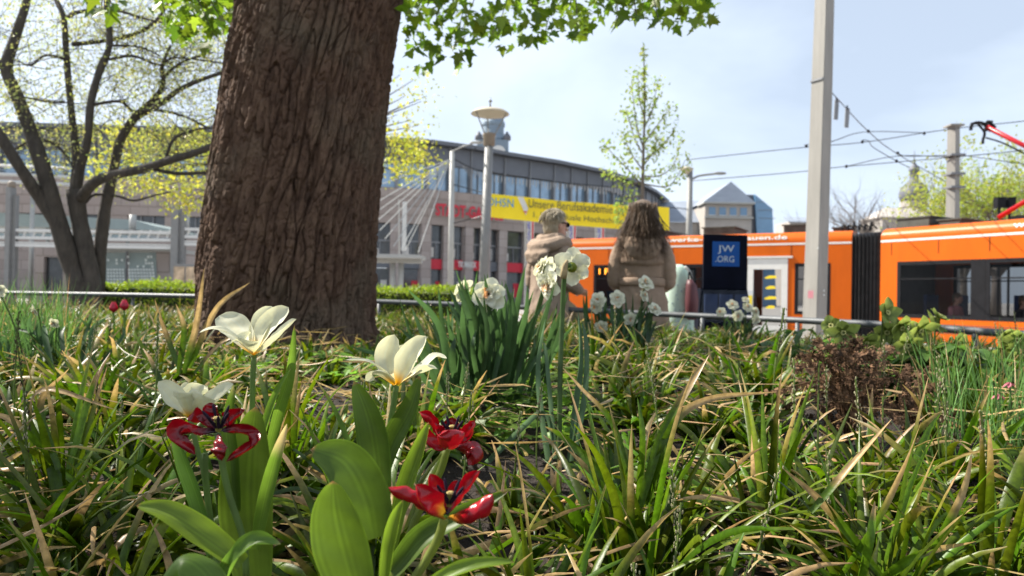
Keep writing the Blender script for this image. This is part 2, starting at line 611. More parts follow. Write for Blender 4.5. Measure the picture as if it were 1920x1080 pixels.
# track bed, a strip of asphalt beside the platform with grooved rails (laid flush with the paving)
tb = MB()
nA = V((-AD.y, AD.x)); nB = V((-BD.y, BD.x))
pts = [A0 - AD * 30, A1 + (B0 - A1) * 0.5, B0 + BD * 14]
for s0, s1, zz, key in ((-0.35, 2.75, 0.004, 'asphalt'),):
    L = [pts[0] + nA * s0, pts[1] + (nA + nB) * 0.5 * s0, pts[2] + nB * s0]
    Rr = [pts[0] + nA * s1, pts[1] + (nA + nB) * 0.5 * s1, pts[2] + nB * s1]
    vs = [(p.x, p.y, PLAZA_Z + zz) for p in L] + [(p.x, p.y, PLAZA_Z + zz) for p in Rr]
    tb.add(vs, [(0, 1, 4, 3), (1, 2, 5, 4)])
tb.build('track_bed', M['asphalt'], kind='structure')

RAIL_PX = [(-420, 545, 8.1), (-100, 548, 7.4), (380, 556, 6.6), (830, 570, 6.1), (1240, 589, 5.4), (1600, 606, 4.4), (1920, 627, 3.7), (2300, 650, 3.1)]
RAILP = [P(*q) for q in RAIL_PX]
RAILP.append(V((3.6, 1.5, 0.34)))
BED = [(p.x + 0.03, p.y + 0.32) for p in RAILP[:6]] + [(RAILP[6].x + 0.25, RAILP[6].y + 0.15), (RAILP[7].x + 0.3, RAILP[7].y), (3.9, 1.5), (3.9, -1.6), (-9, -1.6), (-9, 8.6)]


def in_bed(x, y, mar=0.0):
    return pip(x, y, BED)


sb = MB()
gx = np.arange(-9, 4.01, 0.09); gy = np.arange(-1.6, 8.9, 0.09)
idx = {}
for j, y in enumerate(gy):
    for i, x in enumerate(gx):
        idx[(i, j)] = len(sb.v)
        lump = 0.018 * mnoise.noise(V((x * 9, y * 9, 1.7))) + 0.012 * mnoise.noise(V((x * 23, y * 23, 4.7)))
        sb.v.append(V((x, y, soil_z(x, y) + lump)))
for j in range(len(gy) - 1):
    for i in range(len(gx) - 1):
        if pip(gx[i] + 0.045, gy[j] + 0.045, BED):
            sb.f.append((idx[(i, j)], idx[(i + 1, j)], idx[(i + 1, j + 1)], idx[(i, j + 1)]))
sb.build('flower_bed_soil', M['soil'], smooth=True, kind='structure')
kb = thing('kerb_wall', 'low pale stone wall edging the raised flower bed beneath the railing', 'wall', (BED[3][0], BED[3][1], PLAZA_Z))
for i in range(0, 8):
    a, b = V(BED[i]), V(BED[i + 1])
    n = max(1, int((b - a).length / 0.9))
    for k in range(n):
        p, q = a.lerp(b, k / n), a.lerp(b, (k + 1) / n)
        d = (q - p).normalized(); nn = V((-d.y, d.x)) * 0.06
        mm = MB(); mm.obox(((p.x + q.x) / 2 + nn.x, (p.y + q.y) / 2 + nn.y, (PLAZA_Z + 0.24) / 2), ((q - p).to_3d() * 0.492), (nn.x, nn.y, 0), (0, 0, (0.24 - PLAZA_Z) / 2))
        mm.build('kerb_stone', M['kerb'], kb)

# ================================================================== railing
rl = thing('railing', 'grey tubular steel railing running along the far edge of the flower bed', 'railing', (RAILP[4].x, RAILP[4].y, 0.1))
mm = MB(); mm.tube(spline(RAILP, 64), 0.021, 12); mm.build('handrail', M['steel_rail'], rl, True)
for i in range(len(RAILP) - 1):
    for t in ((0.25, 0.75) if i < 6 else (0.5,)):
        p = RAILP[i].lerp(RAILP[i + 1], t)
        mm = MB(); mm.tube([V((p.x, p.y, soil_z(p.x, p.y) - 0.1)), V((p.x, p.y, p.z - 0.015))], 0.015, 8); mm.build('post', M['steel_rail'], rl, True)

# ================================================================== shopping mall
plan = [(-62, 60.5), (-44, 61), (-25.5, 62), (-16, 63.2), (-7.86, 65), (-4.06, 67.2), (-0.94, 70), (4.12, 73.6), (9.85, 79), (14.2, 85.3), (18, 93), (21.5, 102)]
plan = [V(p) for p in plan]
Z0 = PLAZA_Z
mall = thing('shopping_mall', 'long curved stone shopping mall with dark roof band and glazed top floor', 'building', (0, 70, Z0))


def seg_box(mb, a, b, u0, u1, w0, w1, z0, z1):
    d = (b - a).normalized(); n = V((d.y, -d.x))      # n points to the square (towards the camera)
    c = a + d * ((u0 + u1) / 2) + n * ((w0 + w1) / 2)
    mb.obox((c.x, c.y, (z0 + z1) / 2), d.to_3d() * ((u1 - u0) / 2), n.to_3d() * ((w1 - w0) / 2), (0, 0, (z1 - z0) / 2))


for i in range(len(plan) - 1):
    a, b = plan[i], plan[i + 1]
    Ln = (b - a).length
    left = i < 3
    # roof band and overhang
    mm = MB(); seg_box(mm, a, b, -0.05, Ln + 0.05, -9, 0.75, 14.0, 14.35); mm.build('roof_edge', M['metal_dark'], mall)
    mm = MB(); seg_box(mm, a, b, 0, Ln, -8, 0.0, 12.3, 13.97); mm.build('attic_band', M['metal_dark'], mall)
    nm = max(1, round(Ln / 2.6)); st = Ln / nm
    for k in range(nm):
        mm = MB(); seg_box(mm, a, b, k * st - 0.05, k * st + 0.05, 0.0, 0.14, 12.3, 13.97); mm.build('attic_rib', M['frame_grey'], mall)
    # glazed floor
    for k in range(nm):
        mm = MB(); seg_box(mm, a, b, k * st + 0.09, (k + 1) * st - 0.09, -0.5, -0.3, 9.98, 12.25); wdw = mm.build('window', M['mall_glass'], mall)
        mm = MB(); seg_box(mm, a, b, k * st - 0.12, k * st + 0.12, -0.45, 0.12, 9.95, 12.3)
        seg_box(mm, a, b, (k + .5) * st - 0.03, (k + .5) * st + 0.03, -0.3, -0.18, 9.98, 12.25)
        mm.build('mullion', M['frame_grey'], wdw)
    # stone storeys
    mm = MB(); seg_box(mm, a, b, 0, Ln, -8, 0.05, 6.75, 9.95); mm.build('stone_band', M['stone'], mall)
    for zc in (7.55, 8.35, 9.15):
        mm = MB(); seg_box(mm, a, b, 0, Ln, 0.05, 0.085, zc + 0.03, zc + 0.74); mm.build('stone_course', M['stone'], mall)
    if left:
        mm = MB(); seg_box(mm, a, b, 0, Ln, -8, 0.0, 3.4, 5.3); seg_box(mm, a, b, 0, Ln, -8, 0.0, Z0, 3.4); mm.build('stone_wall', M['stone'], mall)
        nw = max(1, round(Ln / 5.2)); sw = Ln / nw
        for k in range(nw):
            mm = MB(); seg_box(mm, a, b, k * sw, k * sw + 1.5, -6, 0.0, 5.3, 6.75); mm.build('pier', M['stone'], mall)
            mm = MB(); seg_box(mm, a, b, k * sw + 1.5, (k + 1) * sw, -0.5, -0.35, 5.3, 6.75); wdw = mm.build('window', M['shop_glass'], mall)
            mm = MB()
            for q in (0.33, 0.66):
                seg_box(mm, a, b, k * sw + 1.5 + (sw - 1.5) * q - 0.05, k * sw + 1.5 + (sw - 1.5) * q + 0.05, -0.35, -0.22, 5.3, 6.75)
            mm.build('mullion', M['frame_grey'], wdw)
    else:
        nw = max(1, round(Ln / 2.75)); sw = Ln / nw
        for k in range(nw):
            mm = MB(); seg_box(mm, a, b, k * sw - 0.48, k * sw + 0.48, -7, 0.02, Z0, 6.75); mm.build('pier', M['stone_pier'], mall)
            # upper shop window, sign panel, ground-floor window
            mm = MB(); seg_box(mm, a, b, k * sw + 0.48, (k + 1) * sw - 0.48, -0.7, -0.55, 3.66, 6.75); wdw = mm.build('window', M['shop_glass'], mall)
            mm = MB()
            seg_box(mm, a, b, k * sw + 0.48, (k + 1) * sw - 0.48, -0.55, -0.42, 5.1, 5.25)
            seg_box(mm, a, b, k * sw + sw / 2 - 0.04, k * sw + sw / 2 + 0.04, -0.55, -0.44, 3.66, 5.1)
            seg_box(mm, a, b, k * sw + 0.48, k * sw + 0.58, -0.55, -0.4, 3.66, 6.75)
            mm.build('window_frame', M['frame_grey'], wdw)
            # pale display blinds behind parts of the glass
            mm = MB(); seg_box(mm, a, b, k * sw + 0.62, k * sw + 0.62 + random.uniform(0.3, 0.9), -0.54, -0.5, 3.8, 3.8 + random.uniform(0.6, 1.2)); mm.build('window_display', M['pale_cloth'], wdw)
            redsign = i in (4, 5) or (i == 6 and k == 0)
            mm = MB(); seg_box(mm, a, b, k * sw + 0.48, (k + 1) * sw - 0.48, -0.6, -0.3, 2.7, 3.62); mm.build('sign_panel', M['red'] if redsign and k % 2 == 0 or i == 4 else M['metal_dark'], mall)
            mm = MB(); seg_box(mm, a, b, k * sw + 0.48, (k + 1) * sw - 0.48, -0.8, -0.6, Z0, 2.66); wdw = mm.build('shop_window', M['shop_glass'], mall)
            mm = MB(); seg_box(mm, a, b, k * sw + sw * 0.55, k * sw + sw * 0.75, -0.6, -0.55, 0.2, 1.6); mm.build('window_display', M['pale_cloth'] if k % 2 else M['red'], wdw)
# lettering on the stone band
sa, sb2 = P(812, 401, 65.5), P(938, 412, 69.2)
sd_ = V((sb2.x - sa.x, sb2.y - sa.y, 0)).normalized()
nn = V((sd_.y, -sd_.x, 0))
put_text('lettering', 'STADT-GALERIE', V((sa.x, sa.y, 7.55)) + nn * 0.55, sd_, (0, 0, 1), V((sb2.x - sa.x, sb2.y - sa.y, 0)).length, 1.15, M['red'], mall)
ta, tb_ = P(851, 503, 66.0), P(896, 504, 67.6)
td = V((tb_.x - ta.x, tb_.y - ta.y, 0)).normalized()
put_text('lettering', 'TK MAXX', V((ta.x, ta.y, 2.9)) + V((td.y, -td.x, 0)) * 0.7, td, (0, 0, 1), 2.0, 0.55, M['white'], mall)

# ------------------------------------------------------------------ town-hall tower behind the mall
tw = P(922, 420, 150)
tower = thing('tower', 'blue grey town hall tower with clock rising behind the mall roof', 'tower', (tw.x, tw.y, PLAZA_Z))


def at_h(py, d, px=922):
    return P(px, py, d).z


zt = [at_h(300, 150), at_h(258, 150), at_h(230, 150), at_h(215, 150), at_h(200, 150)]
u = 150 / F
mm = MB(); mm.box(tw.x - 29 * u, tw.x + 29 * u, tw.y - 3, tw.y + 3, PLAZA_Z, zt[1] - 1.0); mm.build('shaft', M['tower_blue'], tower)
for sx in (-1, 1):
    mm = MB(); mm.lathe([(0.8, 0), (0.8, 0.8), (0.6, 1.1), (0.12, 1.8)], (tw.x + sx * 26 * u, tw.y - 2.4, zt[1] - 1.0), 8); mm.build('pinnacle', M['copper'], tower, True)
mm = MB(); mm.lathe([(2.9, 0), (2.9, 0.6), (2.35, 1.4), (2.25, 3.2), (2.5, 3.5), (2.5, 4.0), (2.2, 4.4), (2.15, 5.2), (0.4, 6.6)], (tw.x, tw.y, zt[1] - 1.0), 12); mm.build('spire', M['tower_blue'], tower)
mm = MB(); mm.lathe([(1.5, 0), (1.5, 0.15)], (tw.x + 1.2, tw.y - 3.02, zt[0] + 1.0), 20, V((0, -1, 0))); mm.build('clock_face', M['white'], tower)

# ------------------------------------------------------------------ old hotel with slate gable and glass wing
D = 95.0
hp = P(1345, 430, D)
hotel = thing('corner_building', 'old plaster house with slate gable roof and blue glass wing behind the tram', 'building', (hp.x, hp.y, PLAZA_Z))


def hx(px): return P(px, 430, D).x
def hz(py, px=1345): return P(px, py, D).z


mm = MB(); mm.box(hx(1230), hx(1310), hp.y, hp.y + 8, PLAZA_Z, hz(418)); mm.build('side_wing', M['plaster'], hotel)
mm = MB(); mm.prism([(hx(1228), hp.y - 0.3, hz(418)), (hx(1335), hp.y - 0.3, hz(418)), (hx(1345), hp.y + 5, hz(369)), (hx(1255), hp.y + 5, hz(375))], (0, 0.4, 0.3)); mm.build('side_roof', M['slate'], hotel)
mm = MB(); mm.box(hx(1310), hx(1395), hp.y - 3, hp.y + 8, PLAZA_Z, hz(388)); mm.build('front_wall', M['plaster'], hotel)
for k in range(4):
    x0 = hx(1317 + k * 19)
    mm = MB(); mm.box(x0, x0 + 0.85, hp.y - 3.06, hp.y - 2.98, hz(408), hz(394)); w_ = mm.build('window', M['blue_glass'], hotel)
    mm = MB(); mm.box(x0 - 0.1, x0 + 0.95, hp.y - 3.1, hp.y - 3.062, hz(409.5), hz(408)); mm.build('sill', M['white'], w_)
mm = MB(); mm.box(hx(1306), hx(1399), hp.y - 3.5, hp.y + 0, hz(388), hz(385)); mm.box(hx(1308), hx(1397), hp.y - 3.35, hp.y - 2.95, hz(414), hz(411)); mm.build('cornice', M['offwhite'], hotel)
mm = MB(); mm.prism([(hx(1306), hp.y - 3.4, hz(385)), (hx(1400), hp.y - 3.4, hz(385)), (hx(1360), hp.y - 2.2, hz(345))], (0, 9, 0)); mm.build('gable_roof', M['slate'], hotel)
mm = MB(); mm.prism([(hx(1376), hp.y - 1, hz(366)), (hx(1407), hp.y - 1, hz(366)), (hx(1421), hp.y - 1, PLAZA_Z), (hx(1397), hp.y - 1, PLAZA_Z), (hx(1399), hp.y - 1, hz(388))], (0, 7, 0)); mm.build('link_wall', M['copper'], hotel)
mm = MB(); mm.prism([(hx(1407), hp.y - 1.5, hz(366)), (hx(1440), hp.y - 1.5, hz(392)), (hx(1450), hp.y - 1.5, PLAZA_Z), (hx(1421), hp.y - 1.5, PLAZA_Z)], (0, 7, 0)); gw = mm.build('glass_wing', M['blue_glass'], hotel)
for py in (380, 395, 410):
    mm = MB(); a_ = 1407 + (py - 366) * 0.22; b_ = 1440 + (py - 392) * 0.3 if py > 392 else 1407 + (py - 366) * 1.25
    if b_ > a_ + 3:
        mm.box(hx(a_), hx(b_), hp.y - 1.56, hp.y - 1.5, hz(py) - 0.04, hz(py) + 0.04); mm.build('glazing_bar', M['tower_blue'], gw)
lowb = P(1505, 425, 110)
lb = thing('low_house', 'small distant house with grey roof seen left of the big tram mast', 'house', (lowb.x, lowb.y, PLAZA_Z))
mm = MB(); mm.box(lowb.x - 2.0, lowb.x + 3, lowb.y, lowb.y + 6, PLAZA_Z, P(1505, 415, 110).z); mm.build('wall', M['plaster'], lb)
mm = MB(); mm.prism([(lowb.x - 2.3, lowb.y - 0.3, P(1505, 417, 110).z), (lowb.x + 3.3, lowb.y - 0.3, P(1505, 417, 110).z), (lowb.x + 2.8, lowb.y + 3, P(1505, 406, 110).z), (lowb.x - 1.8, lowb.y + 3, P(1505, 406, 110).z)], (0, 0.3, 0.25)); mm.build('roof', M['slate'], lb)

# ------------------------------------------------------------------ onion-domed church
D = 140.0
cp = P(1713, 400, D); u = D / F
church = thing('church_tower', 'church tower with dark onion dome and lantern behind bare trees', 'tower', (cp.x, cp.y, PLAZA_Z))
zb = P(1713, 378, D).z
mm = MB(); mm.lathe([(22 * u, PLAZA_Z - zb), (22 * u, -1.4), (24 * u, -1.1), (24 * u, 0)], (cp.x, cp.y, zb), 8); mm.build('shaft', M['plaster'], church)
prof = [(22, 0), (25, 8), (25.5, 16), (23, 24), (17, 32), (10, 38), (8, 41), (7.5, 42), (7.5, 55), (9.5, 57), (9, 62), (5, 68), (2.2, 73), (1, 80), (0.5, 96)]
mm = MB(); mm.lathe([(r * u, h * u) for r, h in prof], (cp.x, cp.y, zb), 14); mm.build('onion_dome', M['copper'], church, True)
rb = P(1706, 405, 130)
roofh = thing('hipped_house', 'pale house with hipped roof below the onion dome', 'house', (rb.x, rb.y, PLAZA_Z))
mm = MB(); mm.box(rb.x - 5, rb.x + 5, rb.y, rb.y + 8, PLAZA_Z, P(1706, 408, 130).z); mm.build('wall', M['plaster'], roofh)
mm = MB()
z1, z2 = P(1706, 408, 130).z, P(1706, 385, 130).z
mm.add([(rb.x - 5.5, rb.y - 0.5, z1), (rb.x + 5.5, rb.y - 0.5, z1), (rb.x + 5.5, rb.y + 8.5, z1), (rb.x - 5.5, rb.y + 8.5, z1), (rb.x - 2.5, rb.y + 4, z2), (rb.x + 2.5, rb.y + 4, z2)],
       [(0, 1, 5, 4), (2, 3, 4, 5), (1, 2, 5), (3, 0, 4), (3, 2, 1, 0)]); mm.build('roof', M['plaster'], roofh)

# ------------------------------------------------------------------ masts, banner, flags
def z_at(px, py, d): return P(px, py, d).z


def mast(name, label, px0, py_top, px_top, d, r0, r1, mat='lamp_metal', n=10, cat='mast'):
    b, t = P(px0, 545, d), P(px_top, py_top, d)
    o = thing(name, label, cat, (b.x, b.y, PLAZA_Z))
    mm = MB(); mm.tube([V((b.x, b.y, PLAZA_Z)), t], [r0, r1], n); mm.build('pole', M[mat], o, True)
    return o, t


cmast, ct = mast('canopy_mast', 'slim white mast with fanned stay cables left of the round lamp', 845, 284, 848, 44, 0.2, 0.15, 'offwhite')
mm = MB(); mm.tube([ct, P(870, 274, 43.5), P(905, 264, 43)], [0.06, 0.05, 0.04], 8); mm.build('lamp_arm', M['lamp_metal'], cmast, True)
mm = MB(); mm.ell(P(893, 267, 43.2), (0.4, 0.16, 0.1)); mm.build('lamp_head', M['offwhite'], cmast, True)
for (x, y, d) in ((716, 345, 38), (712, 376, 38), (708, 396, 38), (706, 415, 37), (712, 432, 37), (722, 448, 37), (738, 462, 37), (752, 468, 37), (784, 474, 37), (760, 470, 40)):
    mm = MB(); mm.tube([P(844, 299, 44), P(x, y, d)], 0.026, 5); mm.build('stay_cable', M['offwhite'], cmast)
canopy = thing('stop_canopy', 'white steel stop canopy right of the thick trunk held by stay cables', 'canopy', P(750, 545, 37))
mm = MB(); mm.obox(P(735, 482, 37), (1.6, 0, 0), (0, 1.2, 0), (0, 0, 0.09)); mm.obox(P(735, 488, 36.9), (1.55, 0, 0), (0, 0.2, 0), (0, 0, 0.14)); mm.build('roof_slab', M['offwhite'], canopy)
for x in (737, 752):
    b = P(x, 490, 37); mm = MB(); mm.tube([b, V((b.x, b.y, PLAZA_Z))], 0.14, 8); mm.build('column', M['offwhite'], canopy, True)
lmast, lt = mast('street_light', 'grey street light with curved arm right of the young tree', 1290, 318, 1294, 44, 0.24, 0.16, 'lamp_metal', cat='street light')
mm = MB(); mm.tube(spline([P(1294, 338, 44), P(1310, 330, 44), P(1330, 327, 44), P(1357, 324, 44)], 10), 0.07, 7); mm.build('lamp_arm', M['lamp_metal'], lmast, True)
mm = MB(); mm.ell(P(1350, 325, 44), (0.4, 0.16, 0.1)); mm.build('lamp_head', M['lamp_metal'], lmast, True)
mm = MB(); mm.lathe([(0.1, -0.3), (0.3, -0.1), (0.42, 0.05), (0.2, 0.16)], P(1288, 318, 44), 12); mm.build('top_lamp', M['lamp_disc'], lmast, True)

ban = thing('banner', 'long yellow advertising banner strung across the square behind the two women', 'banner', P(1080, 400, 43))
TL, BL, TR, BR = P(905, 361, 43), P(905, 405, 43), P(1255, 389, 43), P(1255, 434, 43)
mm = MB()
nb = 24; vs = []
for i in range(nb + 1):
    t = i / nb
    sag = -0.12 * math.sin(math.pi * t)
    for q, s in ((TL.lerp(TR, t), 1), (BL.lerp(BR, t), 1)):
        vs.append(q + V((0, 0.10 * math.sin(t * 19), sag)))
fs = [(2 * i, 2 * i + 1, 2 * i + 3, 2 * i + 2) for i in range(nb)]
front = len(vs)
vs2 = vs + [p + V((0, 0.03, 0)) for p in vs]
fs += [(front + 2 * i + 2, front + 2 * i + 3, front + 2 * i + 1, front + 2 * i) for i in range(nb)]
mm.add(vs2, fs); mm.build('cloth', M['yellow'], ban)
bx = (TR - TL).normalized(); by = V((0, 0, 1))
def bpt(px, py): return P(px, py, 43) + V((0, -0.2, 0))
a_ = bpt(991, 400); put_text('lettering', 'Unsere Berufsakademie ist ab', bpt(991, 389.5), P(1188, 407, 43) - P(991, 392, 43), (0, 0, 1), 197 / F * 43, 16 / F * 43, M['ink'], ban)
put_text('lettering', '1. Januar duale Hochschule', bpt(1000, 411.5), P(1188, 427, 43) - P(1000, 412.5, 43), (0, 0, 1), 167 / F * 43, 14 / F * 43, M['ink'], ban)
put_text('lettering', 'DHSN', bpt(915, 386.5), P(963, 390, 43) - P(915, 386.5, 43), (0, 0, 1), 48 / F * 43, 16 / F * 43, M['ink_blue'], ban)
mm = MB(); mm.prism([bpt(970, 370), bpt(981, 371), bpt(990, 391), bpt(986, 404), bpt(980, 391)], (0, -0.02, 0)); mm.build('printed_figure', M['white'], ban)
mm = MB(); mm.lathe([(0.1, 0), (0.1, 0.02)], bpt(985, 397), 10, V((0, -1, 0))); mm.build('printed_dot', M['red'], ban)
for ca_, cb_ in ((P(847, 345, 44), TL), (P(846, 420, 44), BL), (TR, P(1291, 392, 44)), (BR, P(1291, 440, 44))):
    mm = MB(); mm.tube([ca_, cb_], 0.03, 5); mm.build('tension_cord', M['wire'], ban)

gar = thing('light_garland', 'fringe of hanging light strings slung in front of the mall glazing', 'garland', P(1000, 330, 47))
cab = spline([P(850, 298, 46), P(905, 322, 46), P(1000, 336, 47), P(1080, 345, 48), P(1165, 352, 50)], 60)
mm = MB(); mm.tube(cab, 0.04, 5); mm.build('carrier_cable', M['wire'], gar)
for q in cab[6:]:
    ln = random.uniform(0.25, 0.6)
    mm = MB(); mm.tube([q, q - V((0, 0, ln))], 0.035, 4); mm.build('light_string', M['frame_grey'], gar)

for i, (px, py0, py1, d, lab) in enumerate(((992, 402, 492, 50, 'white vertical flag with blue lettering left of the grey haired woman'), (1071, 408, 492, 52, 'white vertical flag just right of the grey haired woman'),
                                  (1124, 413, 492, 54, 'white vertical flag just left of the long haired woman'), (755, 378, 470, 50, 'pale lilac vertical flag right of the thick trunk'))):
    b = P(px, 545, d)
    fl = thing('flag', lab, 'flag', (b.x, b.y, PLAZA_Z), 'flags in front of the mall')
    w = 15 / F * d * (0.65 if i == 3 else 1)
    mm = MB(); mm.tube([V((b.x - w / 2, b.y, PLAZA_Z)), P(px - 7, py0 - 4, d)], 0.05, 6); mm.build('pole', M['offwhite'], fl)
    zt_, zb_ = z_at(px, py0, d), z_at(px, py1, d)
    mm = MB(); mm.box(b.x - w / 2 + 0.06, b.x + w / 2, b.y - 0.02, b.y + 0.02, zb_, zt_); mm.build('cloth', M['white'], fl)
    if i < 3:
        mm = MB(); mm.box(b.x + w * 0.22, b.x + w * 0.42, b.y - 0.035, b.y - 0.023, zb_ + 0.1, zt_ - 0.1); mm.build('red_stripe', M['red'], fl)
        put_text('lettering', 'STADT-GALERIE', V((b.x + 0.02, b.y - 0.04, zb_ + 0.2)), (0, 0, 1), (-1, 0, 0), (zt_ - zb_) * 0.85, w * 0.38, M['flag_blue'], fl)

# ------------------------------------------------------------------ round reflector lamp
D = 14.0
lb_, lt_ = P(905, 545, D), P(917, 268, D)
lamp = thing('street_lamp', 'grey lamp post topped by a wide round cream reflector disc', 'street lamp', (lb_.x, lb_.y, PLAZA_Z))
base = V((lb_.x - 0.01, lb_.y, PLAZA_Z))
mm = MB(); mm.tube([base, lt_], [0.105, 0.082], 16); mm.build('pole', M['lamp_metal'], lamp, True)
mm = MB(); mm.lathe([(0.1, -0.12), (0.115, -0.1), (0.115, 0.06), (0.13, 0.08), (0.13, 0.12), (0.06, 0.14)], lt_ + V((0, 0, 0.06)), 16); mm.build('lamp_head', M['lamp_head'], lamp, True)
dc = P(919, 213, D)
mm = MB(); mm.lathe([(0.05, 0.09), (0.3, 0.055), (0.372, 0.0), (0.378, -0.012), (0.36, -0.012), (0.2, -0.05), (0.03, -0.06)], dc, 32); mm.build('reflector_disc', M['lamp_disc'], lamp, True)
for k in range(3):
    a = R(100 + 120 * k)
    mm = MB(); mm.tube([lt_ + V((0.08 * math.cos(a), 0.08 * math.sin(a), 0.1)), dc + V((0.34 * math.cos(a), 0.34 * math.sin(a), -0.02))], 0.012, 6); mm.build('strut', M['lamp_metal'], lamp)
mm = MB(); mm.lathe([(0.02, 0.08), (0.012, 0.22), (0.035, 0.23), (0.035, 0.26), (0.008, 0.28), (0.004, 0.33)], dc, 8); mm.build('finial', M['lamp_metal'], lamp, True)

# ------------------------------------------------------------------ tram-stop shelter structures at the left
D = 28.0
sh = thing('tram_stop', 'long white steel tram stop canopy with glass roof behind the forked tree', 'tram stop', P(200, 545, D))
k_ = D / F
def sx_(px): return P(px, 480, D).x
def sz_(px, py, d=28.0): return P(px, py, d).z
yD = P(200, 480, D).y
for (x0, x1) in ((-220, 328), (338, 620)):
    for py, h in ((432, 0.11), (446, 0.11), (455, 0.05), (460, 0.12)):
        mm = MB(); mm.obox(((sx_(x0) + sx_(x1)) / 2, yD, (sz_(x0, py) + sz_(x1, py)) / 2), ((sx_(x1) - sx_(x0)) / 2, 0, (sz_(x1, py) - sz_(x0, py)) / 2 * 0), (0, 0.08, 0), (0, 0, h / 2)); mm.build('beam', M['white'], sh)
    x = x0 + 10
    while x < x1 - 10:
        p, q = V((sx_(x), yD, sz_(x, 446))), V((sx_(x + 6), yD, sz_(x + 6, 432)))
        mm = MB(); mm.tube([p, q], 0.04, 5); mm.build('lattice_bar', M['white'], sh)
        x += 18
mm = MB(); mm.obox(((sx_(-220) + sx_(328)) / 2, yD + 1.5, sz_(100, 437) + 0.02), ((sx_(328) - sx_(-220)) / 2, 0, 0), (0, 1.4, 0.15), (0, 0, 0.02)); mm.build('glass_roof', M['clear_glass'], sh)
for px, top, wpx in ((22, 352, 13), (334, 385, 20), (680, 390, 18)):
    b = P(px, 520, D)
    mm = MB(); mm.box(b.x - wpx * k_ / 2, b.x + wpx * k_ * 0.15, b.y - 0.25, b.y + 0.1, PLAZA_Z, sz_(px, top)); mm.box(b.x + wpx * k_ * 0.152, b.x + wpx * k_ * 0.6, b.y - 0.1, b.y + 0.1, PLAZA_Z, sz_(px, top + 14)); mm.build('column', M['lamp_metal'], sh)
for px in (249, 349):
    b = P(px, 410, D + 1)
    mm = MB(); mm.tube([V((b.x, b.y, sz_(px, 432))), V((b.x, b.y, sz_(px, 398)))], 0.13, 12); mm.build('stub_column', M['offwhite'], sh, True)
c_ = P(22, 352, D)
mm = MB(); mm.lathe([(0.12, 0), (0.14, 0.05), (0.14, 0.22), (0.05, 0.26)], c_, 12); mm.build('column_cap', M['lamp_head'], sh, True)
# higher glass roof over the far platform
hi = thing('glass_canopy', 'raised glass canopy on white beams at the far left behind the forked tree', 'canopy', P(60, 545, 34))
for py in (316, 332, 346):
    a, b = P(-200, py - 14, 34), P(130, py, 34)
    mm = MB(); mm.tube([a, b], 0.09, 6); mm.build('beam', M['white'], hi)
mm = MB(); mm.prism([P(-200, 316, 34), P(130, 322, 34), P(130, 322, 38), P(-200, 316, 38)], (0, 0, 0.05)); mm.build('glass_roof', M['clear_glass'], hi)
for px in (-120, 62):
    b = P(px, 340, 34.5); mm = MB(); mm.tube([b, V((b.x, b.y, PLAZA_Z))], 0.1, 8); mm.build('column', M['offwhite'], hi, True)
lowc = thing('green_glass_canopy', 'green tinted glass canopy behind the forked tree below the stone wall', 'canopy', P(130, 545, 40))
mm = MB(); mm.prism([P(-120, 392, 38), P(250, 412, 38), P(290, 424, 38), P(290, 432, 38), P(-120, 420, 38)], (0, 5, 0)); mm.build('glass_roof', M['frit'], lowc)
for px in (-60, 90, 240):
    b = P(px, 425, 39); mm = MB(); mm.tube([b, V((b.x, b.y, PLAZA_Z))], 0.1, 8); mm.build('column', M['offwhite'], lowc, True)
# kiosk with dotted glass screens
D = 30.0
ki = thing('shelter', 'stop shelter with white dotted slanting glass screens right of the forked tree', 'shelter', P(250, 545, D))
yk = P(250, 500, D).y
def kx(px): return P(px, 500, D).x
def kz(px, py): return P(px, py, D).z
mm = MB(); mm.prism([(kx(186), yk, kz(186, 466)), (kx(322), yk, kz(322, 466)), (kx(322), yk, kz(322, 472)), (kx(186), yk, kz(186, 472))], (0, 2.5, 0)); mm.build('roof', M['offwhite'], ki)
mm = MB(); mm.prism([(kx(292), yk, kz(292, 472)), (kx(322), yk, kz(322, 472)), (kx(322), yk, PLAZA_Z), (kx(300), yk, PLAZA_Z)], (0, 2.5, 0)); mm.build('end_wall', M['stone_pier'], ki)
for (a0, a1, b0, b1) in ((188, 236, 186, 242), (240, 291, 246, 299)):
    mm = MB(); mm.prism([(kx(a0), yk + 0.05, kz(a0, 473)), (kx(a1), yk + 0.05, kz(a1, 473)), (kx(b1), yk - 0.15, PLAZA_Z), (kx(b0), yk - 0.15, PLAZA_Z)], (0, 0.05, 0)); sc_ = mm.build('glass_screen', M['frit'], ki)
    dm = MB()
    for r_ in range(9):
        for c_i in range(9):
            if r_ < 4 and random.random() < 0.62:
                continue
            t = r_ / 9
            y = 482 + r_ * 6
            x = (a0 + (b0 - a0) * t) + ((a1 + (b1 - a1) * t) - (a0 + (b0 - a0) * t)) * (c_i + 0.7) / 9.4
            q = V((kx(x), yk - 0.18, kz(x, y)))
            dm.obox(q, (0.038, 0, 0), (0, 0.004, 0), (0, 0, 0.042))
    tag(dm.build('dot_pattern', M['dotwhite'], sc_), kind='stuff')
mm = MB(); mm.box(kx(237), kx(240), yk - 0.1, yk, PLAZA_Z, kz(238, 472)); mm.build('mullion', M['frame_grey'], ki)
ps = thing('poster_case', 'framed poster showcase standing beside the dotted glass shelter', 'poster case', P(347, 545, 27))
def qx(px): return P(px, 520, 27).x
def qz(py): return P(347, py, 27).z
yq = P(347, 520, 27).y
mm = MB(); mm.box(qx(322), qx(372), yq, yq + 0.15, PLAZA_Z + 0.1, qz(495)); mm.build('case', M['lamp_metal'], ps)
